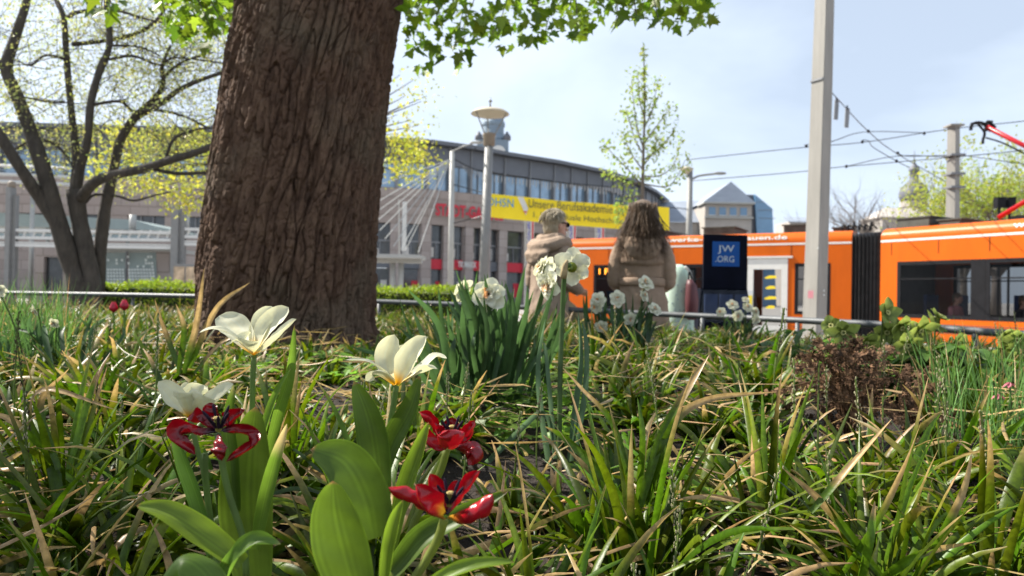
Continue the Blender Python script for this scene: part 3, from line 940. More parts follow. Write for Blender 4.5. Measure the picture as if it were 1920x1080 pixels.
for x0, x1 in ((326, 346), (349, 368)):
    mm = MB(); mm.box(qx(x0), qx(x1), yq - 0.03, yq - 0.004, qz(548), qz(500)); mm.build('poster', M['poster'], ps)

# ------------------------------------------------------------------ kiosk wall with blue door at far left
kw = thing('kiosk', 'pale kiosk with dark doorway at the far left behind the forked tree', 'kiosk', P(110, 545, 33))
yk2 = P(110, 500, 33).y
def wx(px): return P(px, 500, 33).x
def wz(py): return P(110, py, 33).z
mm = MB(); mm.box(wx(66), wx(82), yk2, yk2 + 3, PLAZA_Z, wz(464)); mm.box(wx(82), wx(185), yk2, yk2 + 3, wz(482), wz(464)); mm.box(wx(118), wx(185), yk2, yk2 + 3, PLAZA_Z, wz(482)); mm.build('wall', M['stone_pier'], kw)
mm = MB(); mm.box(wx(82), wx(118), yk2 + 0.2, yk2 + 0.3, PLAZA_Z, wz(482)); mm.build('door', M['shop_glass'], kw)
# ================================================================== tram
class Frame:
    def __init__(s, o, d):
        s.o, s.d = o, d
        s.n = V((-d.y, d.x))                     # into the vehicle, away from the camera
        if s.n.y < 0: s.n = -s.n

    def p(s, u, w, z):
        q = s.o + s.d * u + s.n * w
        return V((q.x, q.y, z))

    def u(s, px, py=500):
        r = P(px, py, 1.0) - CAM
        det = s.d.x * (-r.y) - (-r.x) * s.d.y
        bx, by = CAM.x - s.o.x, CAM.y - s.o.y
        return (bx * (-r.y) - (-r.x) * by) / det

    def box(s, mb, u0, u1, w0, w1, z0, z1):
        mb.obox(s.p((u0 + u1) / 2, (w0 + w1) / 2, (z0 + z1) / 2), s.d.to_3d() * ((u1 - u0) / 2), s.n.to_3d() * ((w1 - w0) / 2), (0, 0, (z1 - z0) / 2))
        return mb


FA, FB = Frame(A0, AD), Frame(B0, BD)
TW = 2.3
ZB, ZS, ZWT, ZWB, ZST, ZR = -0.42, 0.02, 1.42, 0.12, 1.95, 2.24
tram = thing('tram', 'orange articulated tram with white stripe and black windows crossing behind the railing', 'tram', (A1.x, A1.y, PLAZA_Z))


def cornice(fr, u0, u1, name):
    """rounded roof edge, roof sheet and far edge as one lofted shell"""
    prof = []
    for k in range(7):
        a = R(90 * k / 6)
        prof.append((0.32 * (1 - math.cos(a)), ZST + 0.06 + (ZR - ZST - 0.06) * math.sin(a)))
    full = [(0.0, ZST - 0.6 + 0.6)] + prof + [(TW - w, z) for w, z in reversed(prof)] + [(TW, ZST)]
    mb = MB()
    ring = lambda u: [fr.p(u, w, z) for w, z in full]
    mb.loft([ring(u0), ring(u1)])
    return mb.build(name, M['orange'], tram, False)


def car(fr, u0, u1, wins, doors, nm):
    """body sides with true window openings on both sides"""
    holes = sorted([(a, b, ZWB, ZWT) for a, b in wins] + [(a, b, ZB, 1.55) for a, b in doors])
    for side in (0, 1):
        w0, w1 = (0.0, 0.07) if side == 0 else (TW - 0.07, TW)
        x = u0
        mb = MB()
        for a, b, z0, z1 in holes:
            fr.box(mb, x, a, w0, w1, ZB, ZST)
            fr.box(mb, a, b, w0, w1, z1, ZST)
            if z0 > ZB:
                fr.box(mb, a, b, w0, w1, ZB, z0)
            x = b
        fr.box(mb, x, u1, w0, w1, ZB, ZST)
        mb.build('side_panel', M['orange'], tram)
        # stripe
        mb = MB(); fr.box(mb, u0, u1, (-0.006 if side == 0 else TW + 0.001), (-0.001 if side == 0 else TW + 0.006), ZST - 0.055, ZST - 0.005); mb.build('stripe', M['tram_white'], tram)
        for a, b in wins:
            mb = MB()
            t_ = 0.085
            o_ = -0.004 if side == 0 else TW - 0.02
            fr.box(mb, a, b, o_, o_ + 0.024, ZWT - t_, ZWT); fr.box(mb, a, b, o_, o_ + 0.024, ZWB, ZWB + t_)
            fr.box(mb, a, a + t_, o_, o_ + 0.024, ZWB + t_, ZWT - t_); fr.box(mb, b - t_, b, o_, o_ + 0.024, ZWB + t_, ZWT - t_)
            fr.box(mb, a + t_, b - t_, o_ + 0.004, o_ + 0.02, ZWT - 0.42, ZWT - 0.39)
            wf = mb.build('window', M['black'], tram)
            mb = MB(); wq = 0.012 if side == 0 else TW - 0.03
            mb.add([fr.p(a + t_, wq, ZWB + t_), fr.p(b - t_, wq, ZWB + t_), fr.p(b - t_, wq, ZWT - t_), fr.p(a + t_, wq, ZWT - t_)], [(0, 1, 2, 3)])
            mb.build('pane', M['tram_glass'], wf)
    mb = MB(); fr.box(mb, u0, u1, 0.08, TW - 0.08, ZB, ZB + 0.12); mb.build('floor', M['tram_roof'], tram)
    mb = MB(); fr.box(mb, u0 + 0.02, u1 - 0.02, 0.1, TW - 0.1, ZST - 0.25, ZST - 0.02); mb.build('ceiling', M['tram_in'], tram)
    mb = MB(); fr.box(mb, u0 + 0.01, u1 - 0.01, 0.1, TW - 0.1, ZB - 0.05, ZB - 0.005); mb.build('underframe', M['black'], tram)
    u = u0 + 0.5
    while u < u1 - 0.6:
        if not any(a - 0.3 < u < b + 0.3 for a, b in doors) and not (nm == 'B' and min(abs(u - 0.2 - FB.u(1771, 570)), abs(u - 0.2 - FB.u(1893, 575))) < 0.55):
            for w in (0.32, 1.55):
                mb = MB()
                fr.box(mb, u, u + 0.42, w, w + 0.45, 0.0, 0.1); fr.box(mb, u + 0.36, u + 0.44, w, w + 0.45, 0.1, 0.66)
                mb.build('seat', M['seat_blue'], tram)
        u += 0.95


UA = lambda px: FA.u(px, 520)
UB = lambda px: FB.u(px, 540)
LA = (A1 - A0).length
ua_w1 = (UA(1113), UA(1160)); ua_w2 = (UA(1268), UA(1372)); ua_d = (UA(1392), UA(1477)); ua_w3 = (UA(1490), UA(1557))
car(FA, 0.0, LA + 0.05, [ua_w1, (UA(1166), UA(1258)), ua_w2, ua_w3], [ua_d], 'A')
cornice(FA, 0.0, LA + 0.05, 'roof_cornice')
ub_end = 9.5
wB = [(UB(1682), UB(1832)), (UB(1845), UB(1990) if UB(1990) < 6 else 4.0), (4.6, 6.2)]
wB[0] = (UB(1682), UB(1828))
wB[1] = (UB(1848), UB(1848) + (wB[0][1] - wB[0][0]) * 1.0)
wB[2] = (wB[1][1] + 1.8, wB[1][1] + 3.4)
car(FB, 0.0, ub_end, wB, [(wB[1][1] + 0.25, wB[1][1] + 1.5)], 'B')
cornice(FB, 0.0, ub_end, 'roof_cornice')
for fr, px in ((FB, 1856), (FA, 1142), (FA, 1384), (FA, 1484), (FB, 1672), (FA, 1262), (FB, 1760)):
    u_ = fr.u(px, 440)
    mb = MB(); fr.box(mb, u_ - 0.006, u_ + 0.006, -0.006, 0.0, ZWT + 0.16, ZST - 0.06); mb.build('panel_joint', M['black'], tram)
mb = MB(); FB.box(mb, wB[0][1] + 0.002, wB[1][0] - 0.002, -0.006, -0.001, ZWB, ZWT); mb.build('window_pillar', M['black'], tram)
for fr, u0_, u1_ in ((FA, 0.0, ua_d[0] - 0.06), (FA, ua_d[1] + 0.13, LA), (FB, 0.02, ub_end)):
    for zq in (ZWB - 0.13, -0.2):
        mb = MB(); fr.box(mb, u0_, u1_, -0.005, 0.0, zq, zq + 0.012); mb.build('panel_joint', M['rubber'], tram)
# door leaf of the leading car: white frame, glass with yellow stickers
def door(fr, a, b):
    mb = MB()
    fr.box(mb, a - 0.05, b + 0.12, -0.05, -0.002, 1.56, 1.61)
    mid = a + (b - a) * 0.12
    fr.box(mb, a, mid - 0.03, -0.02, 0.03, ZB, 1.55)
    fr.box(mb, mid, mid + 0.15, -0.02, 0.03, ZB, 1.55); fr.box(mb, b - 0.15, b, -0.02, 0.03, ZB, 1.55)
    fr.box(mb, mid + 0.15, b - 0.15, -0.02, 0.03, 1.27, 1.55); fr.box(mb, mid + 0.15, b - 0.15, -0.02, 0.03, ZB, -0.2)
    dr = mb.build('door', M['tram_white'], tram)
    mb = MB(); mb.add([fr.p(mid + 0.15, 0.0, -0.2), fr.p(b - 0.15, 0.0, -0.2), fr.p(b - 0.15, 0.0, 1.27), fr.p(mid + 0.15, 0.0, 1.27)], [(0, 1, 2, 3)]); mb.build('pane', M['tram_glass'], dr)
    mb = MB(); fr.box(mb, mid + 0.01, mid + 0.13, -0.026, -0.021, 0.25, 0.58); mb.build('yellow_marker', M['yellow'], dr)
    for zc, s in ((1.02, 0.32), (0.75, 0.27), (0.48, 0.32), (0.24, 0.25)):
        uc = (mid + b) / 2 + 0.08
        mb = MB()
        mb.prism([fr.p(uc - s / 2 + 0.05, -0.006, zc), fr.p(uc + s / 2, -0.006, zc + 0.02), fr.p(uc + s / 2 - 0.03, -0.006, zc + 0.085), fr.p(uc - 0.02, -0.006, zc + 0.09), fr.p(uc - s / 2, -0.006, zc + 0.03)], fr.n.to_3d() * 0.003)
        mb.build('sticker', M['yellow'], dr)


door(FA, *ua_d)
# nose of the leading car
rings = []
for k in range(7):
    t = k / 6
    ins = 0.75 * (1 - math.cos(t * math.pi / 2)); u_ = -1.15 * math.sin(t * math.pi / 2)
    zt_ = ZR - 0.35 * t ** 2
    rings.append([FA.p(u_, ins, ZB), FA.p(u_, ins, ZST - 0.25 * t * t), FA.p(u_, ins + 0.32, zt_), FA.p(u_, TW - ins - 0.32, zt_), FA.p(u_, TW - ins, ZST - 0.25 * t * t), FA.p(u_, TW - ins, ZB)])
mb = MB(); mb.loft(rings[::-1]); nose = mb.build('nose', M['orange'], tram)
mb = MB()
for k in range(2, 6):
    pass
ws = []
for k in range(2, 7):
    t = k / 6
    ins = 0.75 * (1 - math.cos(t * math.pi / 2)) - 0.012; u_ = -1.15 * math.sin(t * math.pi / 2) - 0.012
    ws.append((FA.p(u_, ins, 0.1), FA.p(u_, ins, 1.5)))
mb.add([q for pr in ws for q in pr], [(2 * i, 2 * i + 1, 2 * i + 3, 2 * i + 2) for i in range(len(ws) - 1)]); mb.build('windscreen', M['black'], nose)
# bellows between the cars
bl = MB()
nb = 8
def ringb(c, dirv, nv, half, ins):
    return [c + nv * (ins), c + nv * (TW - ins)]
for side_w in (0.03,):
    prof = []
    pa, pb = FA.p(LA + 0.05, 0.03, 0), FB.p(0, 0.03, 0)
    qa, qb = FA.p(LA + 0.05, TW - 0.03, 0), FB.p(0, TW - 0.03, 0)
    rings = []
    for k in range(nb * 2 + 1):
        t = k / (nb * 2)
        ins = 0.13 if k % 2 else 0.0
        p, q = pa.lerp(pb, t), qa.lerp(qb, t)
        nv = (q - p).normalized()
        p2, q2 = p + nv * ins, q - nv * ins
        rings.append([V((p2.x, p2.y, ZB)), V((p2.x, p2.y, ZR - 0.08 - ins)), V((q2.x, q2.y, ZR - 0.08 - ins)), V((q2.x, q2.y, ZB))])
    bl.loft(rings)
bl.build('bellows', M['rubber'], tram)
# destination display, lettering
mb = MB(); FA.box(mb, ua_w1[0] + 0.06, UA(1168), 0.02, 0.06, 1.1, 1.36); dsp = mb.build('display', M['black'], tram)
put_text('lettering', '1 Frei', FA.p(UA(1123), -0.003, 1.14), AD.to_3d(), (0, 0, 1), UA(1158) - UA(1123), 0.17, M['amber'], dsp)
put_text('lettering', 'www.stadtwerke-strom-plauen.de', FA.p(FA.u(1163, 448), -0.012, ZST + 0.055), AD.to_3d(), V((0, 0, 1)) + FA.n.to_3d() * 0.22, FA.u(1476, 445) - FA.u(1163, 448), 0.16, M['tram_white'], tram)
put_text('lettering', 'www.stadtwerke-strom-plauen.de', FB.p(FB.u(1899, 428), -0.012, ZST + 0.055), BD.to_3d(), V((0, 0, 1)) + FB.n.to_3d() * 0.22, 4.2, 0.16, M['tram_white'], tram)
# roof boxes
for fr, px0, px1, h, w0 in ((FB, 1662, 1722, 0.22, 0.4), (FB, 1735, 1775, 0.12, 0.5), (FA, 1310, 1368, 0.2, 0.45), (FA, 1462, 1502, 0.2, 0.5), (FA, 1180, 1235, 0.16, 0.5), (FA, 1556, 1582, 0.1, 0.6)):
    a, b = fr.u(px0, 420), fr.u(px1, 420)
    mb = MB(); fr.box(mb, a, b, w0, 1.8, ZR + 0.01, ZR + h); fr.box(mb, a - 0.05, b + 0.05, w0 - 0.03, 1.83, ZR + h, ZR + h + 0.03); mb.build('roof_box', M['tram_roof'], tram)
for k in range(6):
    q = FA.p(LA - 0.25 + 0.13 * k, 0.4, ZR + 0.0); mb = MB(); mb.tube([q, q + V((0.05, 0, 0.1 + 0.06 * (k % 3)))], 0.025, 6); mb.tube(spline([q + V((0, 0, 0.08)), q + V((0.1, 0.1, 0.16)), q + V((0.25, 0.1, 0.05))], 6), 0.018, 5); mb.build('roof_cable', M['black'], tram)
# pantograph: lower arm rising right, knee outside the picture, red upper arm back to the collector head
dP = 15.6
kn = P(2010, 318, dP - 0.9)
pg = None
mb = MB(); mb.tube([P(1872, 408, dP + 0.2), P(1960, 355, dP - 0.5), kn], [0.055, 0.05, 0.045], 8); mb.tube([kn, P(1850, 238, dP)], [0.04, 0.055], 8)
pg = mb.build('pantograph', M['panto_red'], tram, True)
mb = MB(); mb.tube(spline([P(1848, 258, dP), P(1880, 268, dP - 0.2), P(1925, 290, dP - 0.5)], 8), 0.018, 5); mb.build('guide_rod', M['black'], pg)
mb = MB()
mb.tube(spline([P(1820, 244, dP), P(1824, 232, dP), P(1842, 231, dP), P(1858, 246, dP)], 10), 0.035, 6)
mb.tube(spline([P(1834, 233, dP + 0.2), P(1846, 248, dP + 0.1), P(1843, 262, dP), P(1843, 270, dP)], 10), 0.028, 6)
mb.tube(spline([P(1848, 246, dP), P(1852, 228, dP), P(1866, 240, dP)], 10), 0.035, 6)
mb.tube([P(1822, 232, dP), P(1836, 231, dP + 1.2)], 0.03, 6)
mb.tube([P(1852, 228, dP), P(1860, 228, dP + 1.2)], 0.03, 6)
mb.build('collector_head', M['black'], pg)
for w_ in (0.5, 1.7):
    mb = MB(); FB.box(mb, FB.u(1870, 410), FB.u(1870, 410) + 1.8, w_, w_ + 0.08, ZR + 0.02, ZR + 0.1); mb.build('pantograph_base', M['black'], tram)

# ================================================================== tram masts and wires
D = 9.6
b_, t_ = P(1527, 600, D), P(1548, -60, D)
big = thing('tram_mast', 'tall pale grey square tram mast in front of the orange tram', 'mast', (b_.x, b_.y, PLAZA_Z))
ang = R(-58)
ca, sa_ = math.cos(ang), math.sin(ang)
def sq(c, h):
    return [c + V((ca * x - sa_ * y, sa_ * x + ca * y, 0)) * h for x, y in ((-1, -0.92), (-0.92, -1), (0.92, -1), (1, -0.92), (1, 0.92), (0.92, 1), (-0.92, 1), (-1, 0.92))]
bb = V((b_.x - 0.012, b_.y, PLAZA_Z)); top = t_ + (t_ - b_) * 0.5
mid = b_.lerp(top, 0.44)
mm = MB(); mm.loft([sq(bb, 0.114), sq(mid, 0.097), sq(top, 0.072)]); mm.build('shaft', M['concrete_pole'], big)
mm = MB(); mm.loft([sq(P(1539, 152, D) + V((0, 0, -0.012)), 0.0985), sq(P(1539, 152, D) + V((0, 0, 0.012)), 0.098)]); mm.build('clamp_band', M['frame_grey'], big)
for px, py in ((1534, 465), (1545, 545), (1545, 553)):
    mm = MB(); mm.ell(P(px, py, D - 0.14), (0.012, 0.006, 0.012), nu=8, nv=6); mm.build('bolt', M['white'], big)
mm = MB(); mm.obox(P(1520, 552, D - 0.15), (0.028, -0.018, 0), (0.0008, 0.001, 0), (0, 0, 0.05)); mm.build('sticker', M['pink'], big)
mm = MB(); mm.tube([bb, bb + V((0, 0, 0.05))], [0.26, 0.24], 12); mm.build('base_plate', M['concrete_pole'], big)
D2 = 21.0
b2, t2 = P(1785, 545, D2), P(1788, 238, D2)
m2 = thing('tram_mast', 'shorter grey tram mast rising behind the rear tram car', 'mast', (b2.x, b2.y, PLAZA_Z))
mm = MB(); mm.loft([sq(V((b2.x, b2.y, PLAZA_Z)), 0.165), sq(t2, 0.12)]); mm.build('shaft', M['concrete_pole'], m2)
mm = MB(); mm.box(t2.x - 0.2, t2.x + 0.2, t2.y - 0.2, t2.y + 0.2, t2.z, t2.z + 0.05); mm.build('cap', M['concrete_pole'], m2)
for py in (292, 327, 352):
    q = P(1788, py, D2); mm = MB(); mm.box(q.x - 0.2, q.x + 0.22, q.y - 0.22, q.y + 0.2, q.z - 0.03, q.z + 0.03); mm.build('clamp_band', M['frame_grey'], m2)

wires = [
    ('long contact wire passing from the young tree to the red pantograph', [(1285, 300, 22), (1490, 278, 20.5), (1617, 267, 19.5), (1733, 249, 18.6), (1816, 238, 18), (1920, 227, 17.4), (2100, 205, 16)]),
    ('lower contact wire running from the street light to the shorter mast', [(1298, 339, 24), (1490, 323, 23), (1557, 315, 22.5), (1680, 304, 22), (1774, 296, 21), (1899, 284, 20), (2100, 262, 18)]),
    ('steep span wire descending right from the tall mast past two hanging plates', [(1560, 174, 9.7), (1628, 246, 13.5), (1685, 290, 18), (1780, 345, 30)]),
    ('thin wire from the tall mast rising to the span wire joint', [(1557, 266, 9.7), (1628, 247, 13.5), (1735, 249, 18.6)]),
    ('short slack wire dropping right from the upper contact wire', [(1618, 262, 19.5), (1630, 265, 19.4), (1637, 276, 19.2), (1683, 303, 18.8), (1705, 314, 18.5)]),
    ('thin dropper wire joining the lower contact wire left of the shorter mast', [(1586, 312, 22), (1680, 293, 19), (1774, 294, 21)]),
    ('thin span wire joint running flat to the shorter mast', [(1683, 288, 18), (1705, 293, 18.5), (1774, 291, 21)]),
    ('thin guy wire sloping down right from the shorter mast', [(1797, 290, 21), (1860, 299, 20), (1960, 314, 19)]),
    ('thin wire left of the tall mast reaching towards the upper contact wire', [(1508, 272, 20.3), (1519, 270, 15), (1557, 266, 9.7)]),
]
for lab, pts in wires:
    q = [P(*a) for a in pts]
    c = V(q[len(q) // 2])
    mm = MB(); mm.tube(spline(q, 30), [0.00045 * (a - CAM).length + 0.0015 for a in spline(q, 30)], 6)
    mm.build('overhead_wire', M['wire'], None, True, base=c, label=lab, cat='wire', group='overhead wires')
for (px, py, d, lab) in ((1628, 246, 13.5, 'small dark wire clamp on the span wire below the hanging plates'), (1683, 287, 18, 'small dark wire clamp above the onion dome'), (1617, 266, 19.5, 'small dark wire clamp on the upper contact wire right of the tall mast'), (1733, 250, 18.6, 'small dark wire clamp left of the shorter mast top'), (1681, 302, 18.8, 'small dark wire clamp on the lower contact wire above the dome'), (1587, 312, 22, 'small dark wire clamp low beside the tall mast'), (1512, 274, 20.3, 'small dark wire clamp left of the tall mast')):
    c = P(px, py, d); s = d / F * 3
    mm = MB(); mm.lathe([(s * 0.4, -s), (s * 0.9, -s * 0.4), (s * 0.9, s * 0.5), (s * 0.4, s)], c, 8)
    mm.build('wire_clamp', M['black'], None, True, base=c, label=lab, cat='clamp', group='clamps on the overhead wires')
for px, py, lab in ((1568, 206, 'left one of two narrow grey plates hanging from the span wire'), (1588, 221, 'right one of two narrow grey plates hanging from the span wire')):
    d = 11.0
    c = P(px, py, d)
    pl = thing('hanging_plate', lab, 'plate', c, 'plates on the span wire')
    mm = MB(); mm.obox(c, (0.036, 0.012, 0.0), (0.002, -0.006, 0), (0.008, 0, 0.15)); mm.build('plate', M['frame_grey'], pl)
    mm = MB(); mm.tube([c + V((0.005, 0, 0.12)), c + V((0.0, 0, 0.19))], 0.012, 6); mm.build('hook', M['black'], pl)
for px, lab in ((1874, 'left one of two black boxes beside the lower pantograph arm'), (1893, 'right one of two black boxes beside the lower pantograph arm')):
    c = P(px, 380, 30); mm = MB(); mm.obox(c, (0.17, 0, 0), (0, 0.15, 0), (0, 0, 0.22)); mm.obox(c + V((0, -0.16, 0)), (0.13, 0, 0), (0, 0.02, 0), (0, 0, 0.18))
    mm.tube([c + V((0, 0.02, -0.2)), V((c.x, c.y + 0.02, PLAZA_Z))], 0.05, 8)
    mm.build('signal_box', M['black'], None, base=V((c.x, c.y, PLAZA_Z)), label=lab, cat='signal', group='signal boxes behind the tram')
# ================================================================== people
def cap(mb, p0, p1, r0, r1, n=12, k=8):
    p0, p1 = V(p0), V(p1)
    ax = (p1 - p0)
    L = ax.length
    ax = ax.normalized() if L > 1e-6 else V((0, 0, 1))
    prof = []
    for i in range(k // 2 + 1):
        a = R(-90 + 90 * i / (k // 2)); prof.append((max(r0 * math.cos(a), 0.0004), r0 * math.sin(a)))
    for i in range(k // 2 + 1):
        a = R(90 * i / (k // 2)); prof.append((max(r1 * math.cos(a), 0.0004), L + r1 * math.sin(a)))
    mb.lathe(prof, p0, n, ax)


def sect(mb, secs, n=20):
    """closed elliptical loft: (cx, cy, z, rx, ry)"""
    mb.loft([[V((cx + rx * math.cos(2 * math.pi * i / n), cy + ry * math.sin(2 * math.pi * i / n), z)) for i in range(n)] for cx, cy, z, rx, ry in secs])


def sect_f(mb, secs, n=60):
    """elliptical loft with cloth folds: (cx, cy, z, rx, ry, amplitude, folds, phase)"""
    rings = []
    for cx, cy, z, rx, ry, am, k, ph in secs:
        ring = []
        for i in range(n):
            a = 2 * math.pi * i / n
            q = 1 + am * math.sin(k * a + ph) + 0.5 * am * math.sin((k * 1.0 + 4) * a + ph * 2.3)
            ring.append(V((cx + rx * q * math.cos(a), cy + ry * q * math.sin(a), z)))
        rings.append(ring)
    mb.loft(rings)


def sleeve(mb, pts, radii, n=9):
    q = spline(pts, n)
    for i in range(n):
        r0 = np.interp(i / n, np.linspace(0, 1, len(radii)), radii)
        w = 1.0 + (0.045 if i % 2 else -0.02)
        cap(mb, q[i], q[i + 1], r0 * w, r0 * (1.02 if i % 2 else 0.99))


def hand(mb, w, d, nrm, s=1.0):
    """palm with five separate bent fingers; w wrist, d direction, nrm palm side"""
    d, nrm = V(d).normalized(), V(nrm).normalized()
    sd = d.cross(nrm).normalized()
    for o in (-0.025, -0.008, 0.009, 0.026):
        cap(mb, w, w + (d * 0.085 + sd * o) * s, 0.017 * s, 0.0125 * s, 8)
    for o, ln in ((-0.029, 0.062), (-0.0095, 0.074), (0.010, 0.07), (0.029, 0.055)):
        a = w + (d * 0.09 + sd * o) * s
        b = a + (d * 0.9 + nrm * 0.3).normalized() * ln * 0.55 * s
        c = b + (d * 0.5 + nrm * 0.8).normalized() * ln * 0.5 * s
        cap(mb, a, b, 0.0088 * s, 0.008 * s, 8); cap(mb, b, c, 0.008 * s, 0.0068 * s, 8)
    a = w + (d * 0.025 - sd * 0.022) * s; b = a + (d * 0.6 - sd * 0.75).normalized() * 0.04 * s; c = b + (d * 0.9 - sd * 0.1 + nrm * 0.4).normalized() * 0.032 * s
    cap(mb, a, b, 0.0115 * s, 0.0095 * s, 8); cap(mb, b, c, 0.0095 * s, 0.0078 * s, 8)


def skin_mesh(mb, name, mat, parent, voxel, smooth_it=4, disp=None):
    o = mb.build(name, mat, parent, True)
    md = o.modifiers.new('remesh', 'REMESH'); md.mode = 'VOXEL'; md.voxel_size = voxel; md.use_smooth_shade = True
    if disp:
        tx = bpy.data.textures.new(name + '_folds', 'CLOUDS'); tx.noise_scale = disp[1]
        dm = o.modifiers.new('folds', 'DISPLACE'); dm.texture = tx; dm.strength = disp[0]; dm.mid_level = 0.5; dm.texture_coords = 'LOCAL'
    if smooth_it:
        sm = o.modifiers.new('smooth', 'SMOOTH'); sm.iterations = smooth_it; sm.factor = 0.5
    return o


def head(mb, c, f, up=V((0, 0, 1)), s=1.0):
    """skull, jaw, nose, brow, lips, ears; c centre of skull, f facing direction"""
    f = V(f).normalized(); r = f.cross(up).normalized(); u = r.cross(f)
    Mx = Matrix((r, f, u)).transposed()
    mb.ell(c, (0.073 * s, 0.092 * s, 0.1 * s), Mx, 20, 14)
    mb.ell(c + (f * 0.028 - u * 0.06) * s, (0.058 * s, 0.062 * s, 0.062 * s), Mx, 16, 12)
    mb.ell(c + (f * 0.066 - u * 0.102) * s, (0.022 * s, 0.02 * s, 0.018 * s), Mx, 10, 8)          # chin
    cap(mb, c + (f * 0.086 + u * 0.005) * s, c + (f * 0.11 - u * 0.036) * s, 0.009 * s, 0.013 * s, 8)  # nose
    cap(mb, c + (f * 0.082 + u * 0.022 - r * 0.035) * s, c + (f * 0.082 + u * 0.022 + r * 0.035) * s, 0.012 * s, 0.012 * s, 8)  # brow
    cap(mb, c + (f * 0.088 - u * 0.066 - r * 0.016) * s, c + (f * 0.088 - u * 0.066 + r * 0.016) * s, 0.008 * s, 0.008 * s, 8)
    cap(mb, c + (f * 0.086 - u * 0.077 - r * 0.013) * s, c + (f * 0.086 - u * 0.077 + r * 0.013) * s, 0.008 * s, 0.008 * s, 8)
    for q in (-1, 1):
        mb.ell(c + (r * q * 0.074 - f * 0.005 - u * 0.012) * s, (0.01 * s, 0.019 * s, 0.032 * s), Mx, 10, 8)
        mb.ell(c + (r * q * 0.03 + f * 0.075 + u * 0.004) * s, (0.014 * s, 0.014 * s, 0.01 * s), Mx, 8, 6)


def person_root(label, loc, rotz, group=None):
    o = thing('person', label, 'person', (0, 0, 0), group)
    o.location = loc
    o.rotation_euler = (0, 0, rotz)
    ORG[o.name] = V((0, 0, 0))
    return o


# ---- long-haired woman, standing with her back to us (local: +y forward, z up from the paving)
W = person_root('woman with long brown hair in a belted beige hooded coat seen from behind', (1.04, 5.74, PLAZA_Z), R(-8))
Z = lambda z: z
b = MB()
sect(b, [(0, 0, 0.86, 0.13, 0.1), (0, 0, 0.98, 0.16, 0.11), (0, 0, 1.1, 0.13, 0.095), (0, 0, 1.3, 0.15, 0.1), (0, 0, 1.42, 0.13, 0.09), (0, 0, 1.47, 0.06, 0.06)])
cap(b, (0, 0, 1.42), (0, 0.01, 1.56), 0.055, 0.05)
head(b, V((0, 0.015, 1.635)), V((0.1, 1, -0.12)))
for s in (-1, 1):
    cap(b, (s * 0.155, 0, 1.4), (s * 0.2, 0.02, 1.13), 0.046, 0.038); cap(b, (s * 0.2, 0.02, 1.13), (s * 0.09, 0.21, 1.09), 0.037, 0.027)
    hand(b, V((s * 0.09, 0.21, 1.09)), V((-s, 0.5, 0.1)), V((0, 0.6, -1)))
    cap(b, (s * 0.09, 0, 0.9), (s * 0.095, 0.02, 0.48), 0.078, 0.055); cap(b, (s * 0.095, 0.02, 0.48), (s * 0.095, -0.02, 0.08), 0.052, 0.036)
    cap(b, (s * 0.095, -0.03, 0.05), (s * 0.105, 0.14, 0.035), 0.042, 0.034)
skin_mesh(b, 'body', M['skin'], W, 0.0065, 3)
c = MB()
sect_f(c, [(0, 0, 0.44, 0.245, 0.185, 0.07, 9, 0.3), (0, 0, 0.62, 0.232, 0.172, 0.065, 9, 0.2), (0, 0, 0.82, 0.215, 0.158, 0.055, 9, 0.1), (0, 0, 0.98, 0.2, 0.148, 0.04, 9, 0), (0, 0, 1.07, 0.178, 0.134, 0.035, 11, 0), (0, 0, 1.115, 0.158, 0.118, 0.0, 9, 0), (0, 0, 1.16, 0.176, 0.132, 0.035, 7, 0.5), (0, 0, 1.24, 0.186, 0.14, 0.03, 6, 0.9), (0, 0, 1.34, 0.188, 0.135, 0.015, 5, 0), (0, 0, 1.41, 0.178, 0.122, 0.0, 5, 0), (0, 0, 1.455, 0.145, 0.105, 0.0, 5, 0), (0, 0, 1.49, 0.095, 0.085, 0, 5, 0)])
for s in (-1, 1):
    sleeve(c, [V((s * 0.158, 0, 1.395)), V((s * 0.2, -0.012, 1.27)), V((s * 0.212, 0.005, 1.12))], [0.07, 0.066, 0.062])
    sleeve(c, [V((s * 0.212, 0.005, 1.12)), V((s * 0.185, 0.1, 1.09)), V((s * 0.14, 0.18, 1.075))], [0.06, 0.054, 0.048], 6)
coat = skin_mesh(c, 'coat', M['coat'], W, 0.008, 4, (0.010, 0.06))
fp = MB()         # storm flap across the upper back
ringo = lambda z, rx, ry, o: [V(((rx + o) * math.cos(R(180 + 180 * i / 24)), (ry + o) * math.sin(R(180 + 180 * i / 24)), z - 0.02 * math.sin(math.pi * i / 24))) for i in range(25)]
rows = [ringo(1.27, 0.196, 0.165, 0.0), ringo(1.3, 0.196, 0.162, 0.0), ringo(1.36, 0.194, 0.152, 0.0), ringo(1.43, 0.165, 0.125, 0.0)]
inn = [ringo(1.27, 0.196, 0.165, -0.03)]
vs = [p for r_ in inn + rows for p in r_]
fp.add(vs, [(j * 25 + i, j * 25 + i + 1, (j + 1) * 25 + i + 1, (j + 1) * 25 + i) for j in range(4) for i in range(24)])
fp.build('back_flap', M['coat'], W, True)
h = MB()          # hood lying on the shoulders: soft roll round the neck with a flattened pouch behind
h.tube(spline([V((0.11, 0.05, 1.46)), V((0.135, -0.05, 1.455)), V((0.08, -0.125, 1.43)), V((0, -0.145, 1.42)), V((-0.08, -0.125, 1.43)), V((-0.135, -0.05, 1.455)), V((-0.11, 0.05, 1.46))], 24), 0.045, 10)
sect(h, [(0, -0.15, 1.285, 0.05, 0.015), (0, -0.165, 1.32, 0.115, 0.022), (0, -0.16, 1.39, 0.15, 0.035), (0, -0.13, 1.44, 0.13, 0.04)])
skin_mesh(h, 'hood', M['coat'], W, 0.008, 3, (0.012, 0.04))
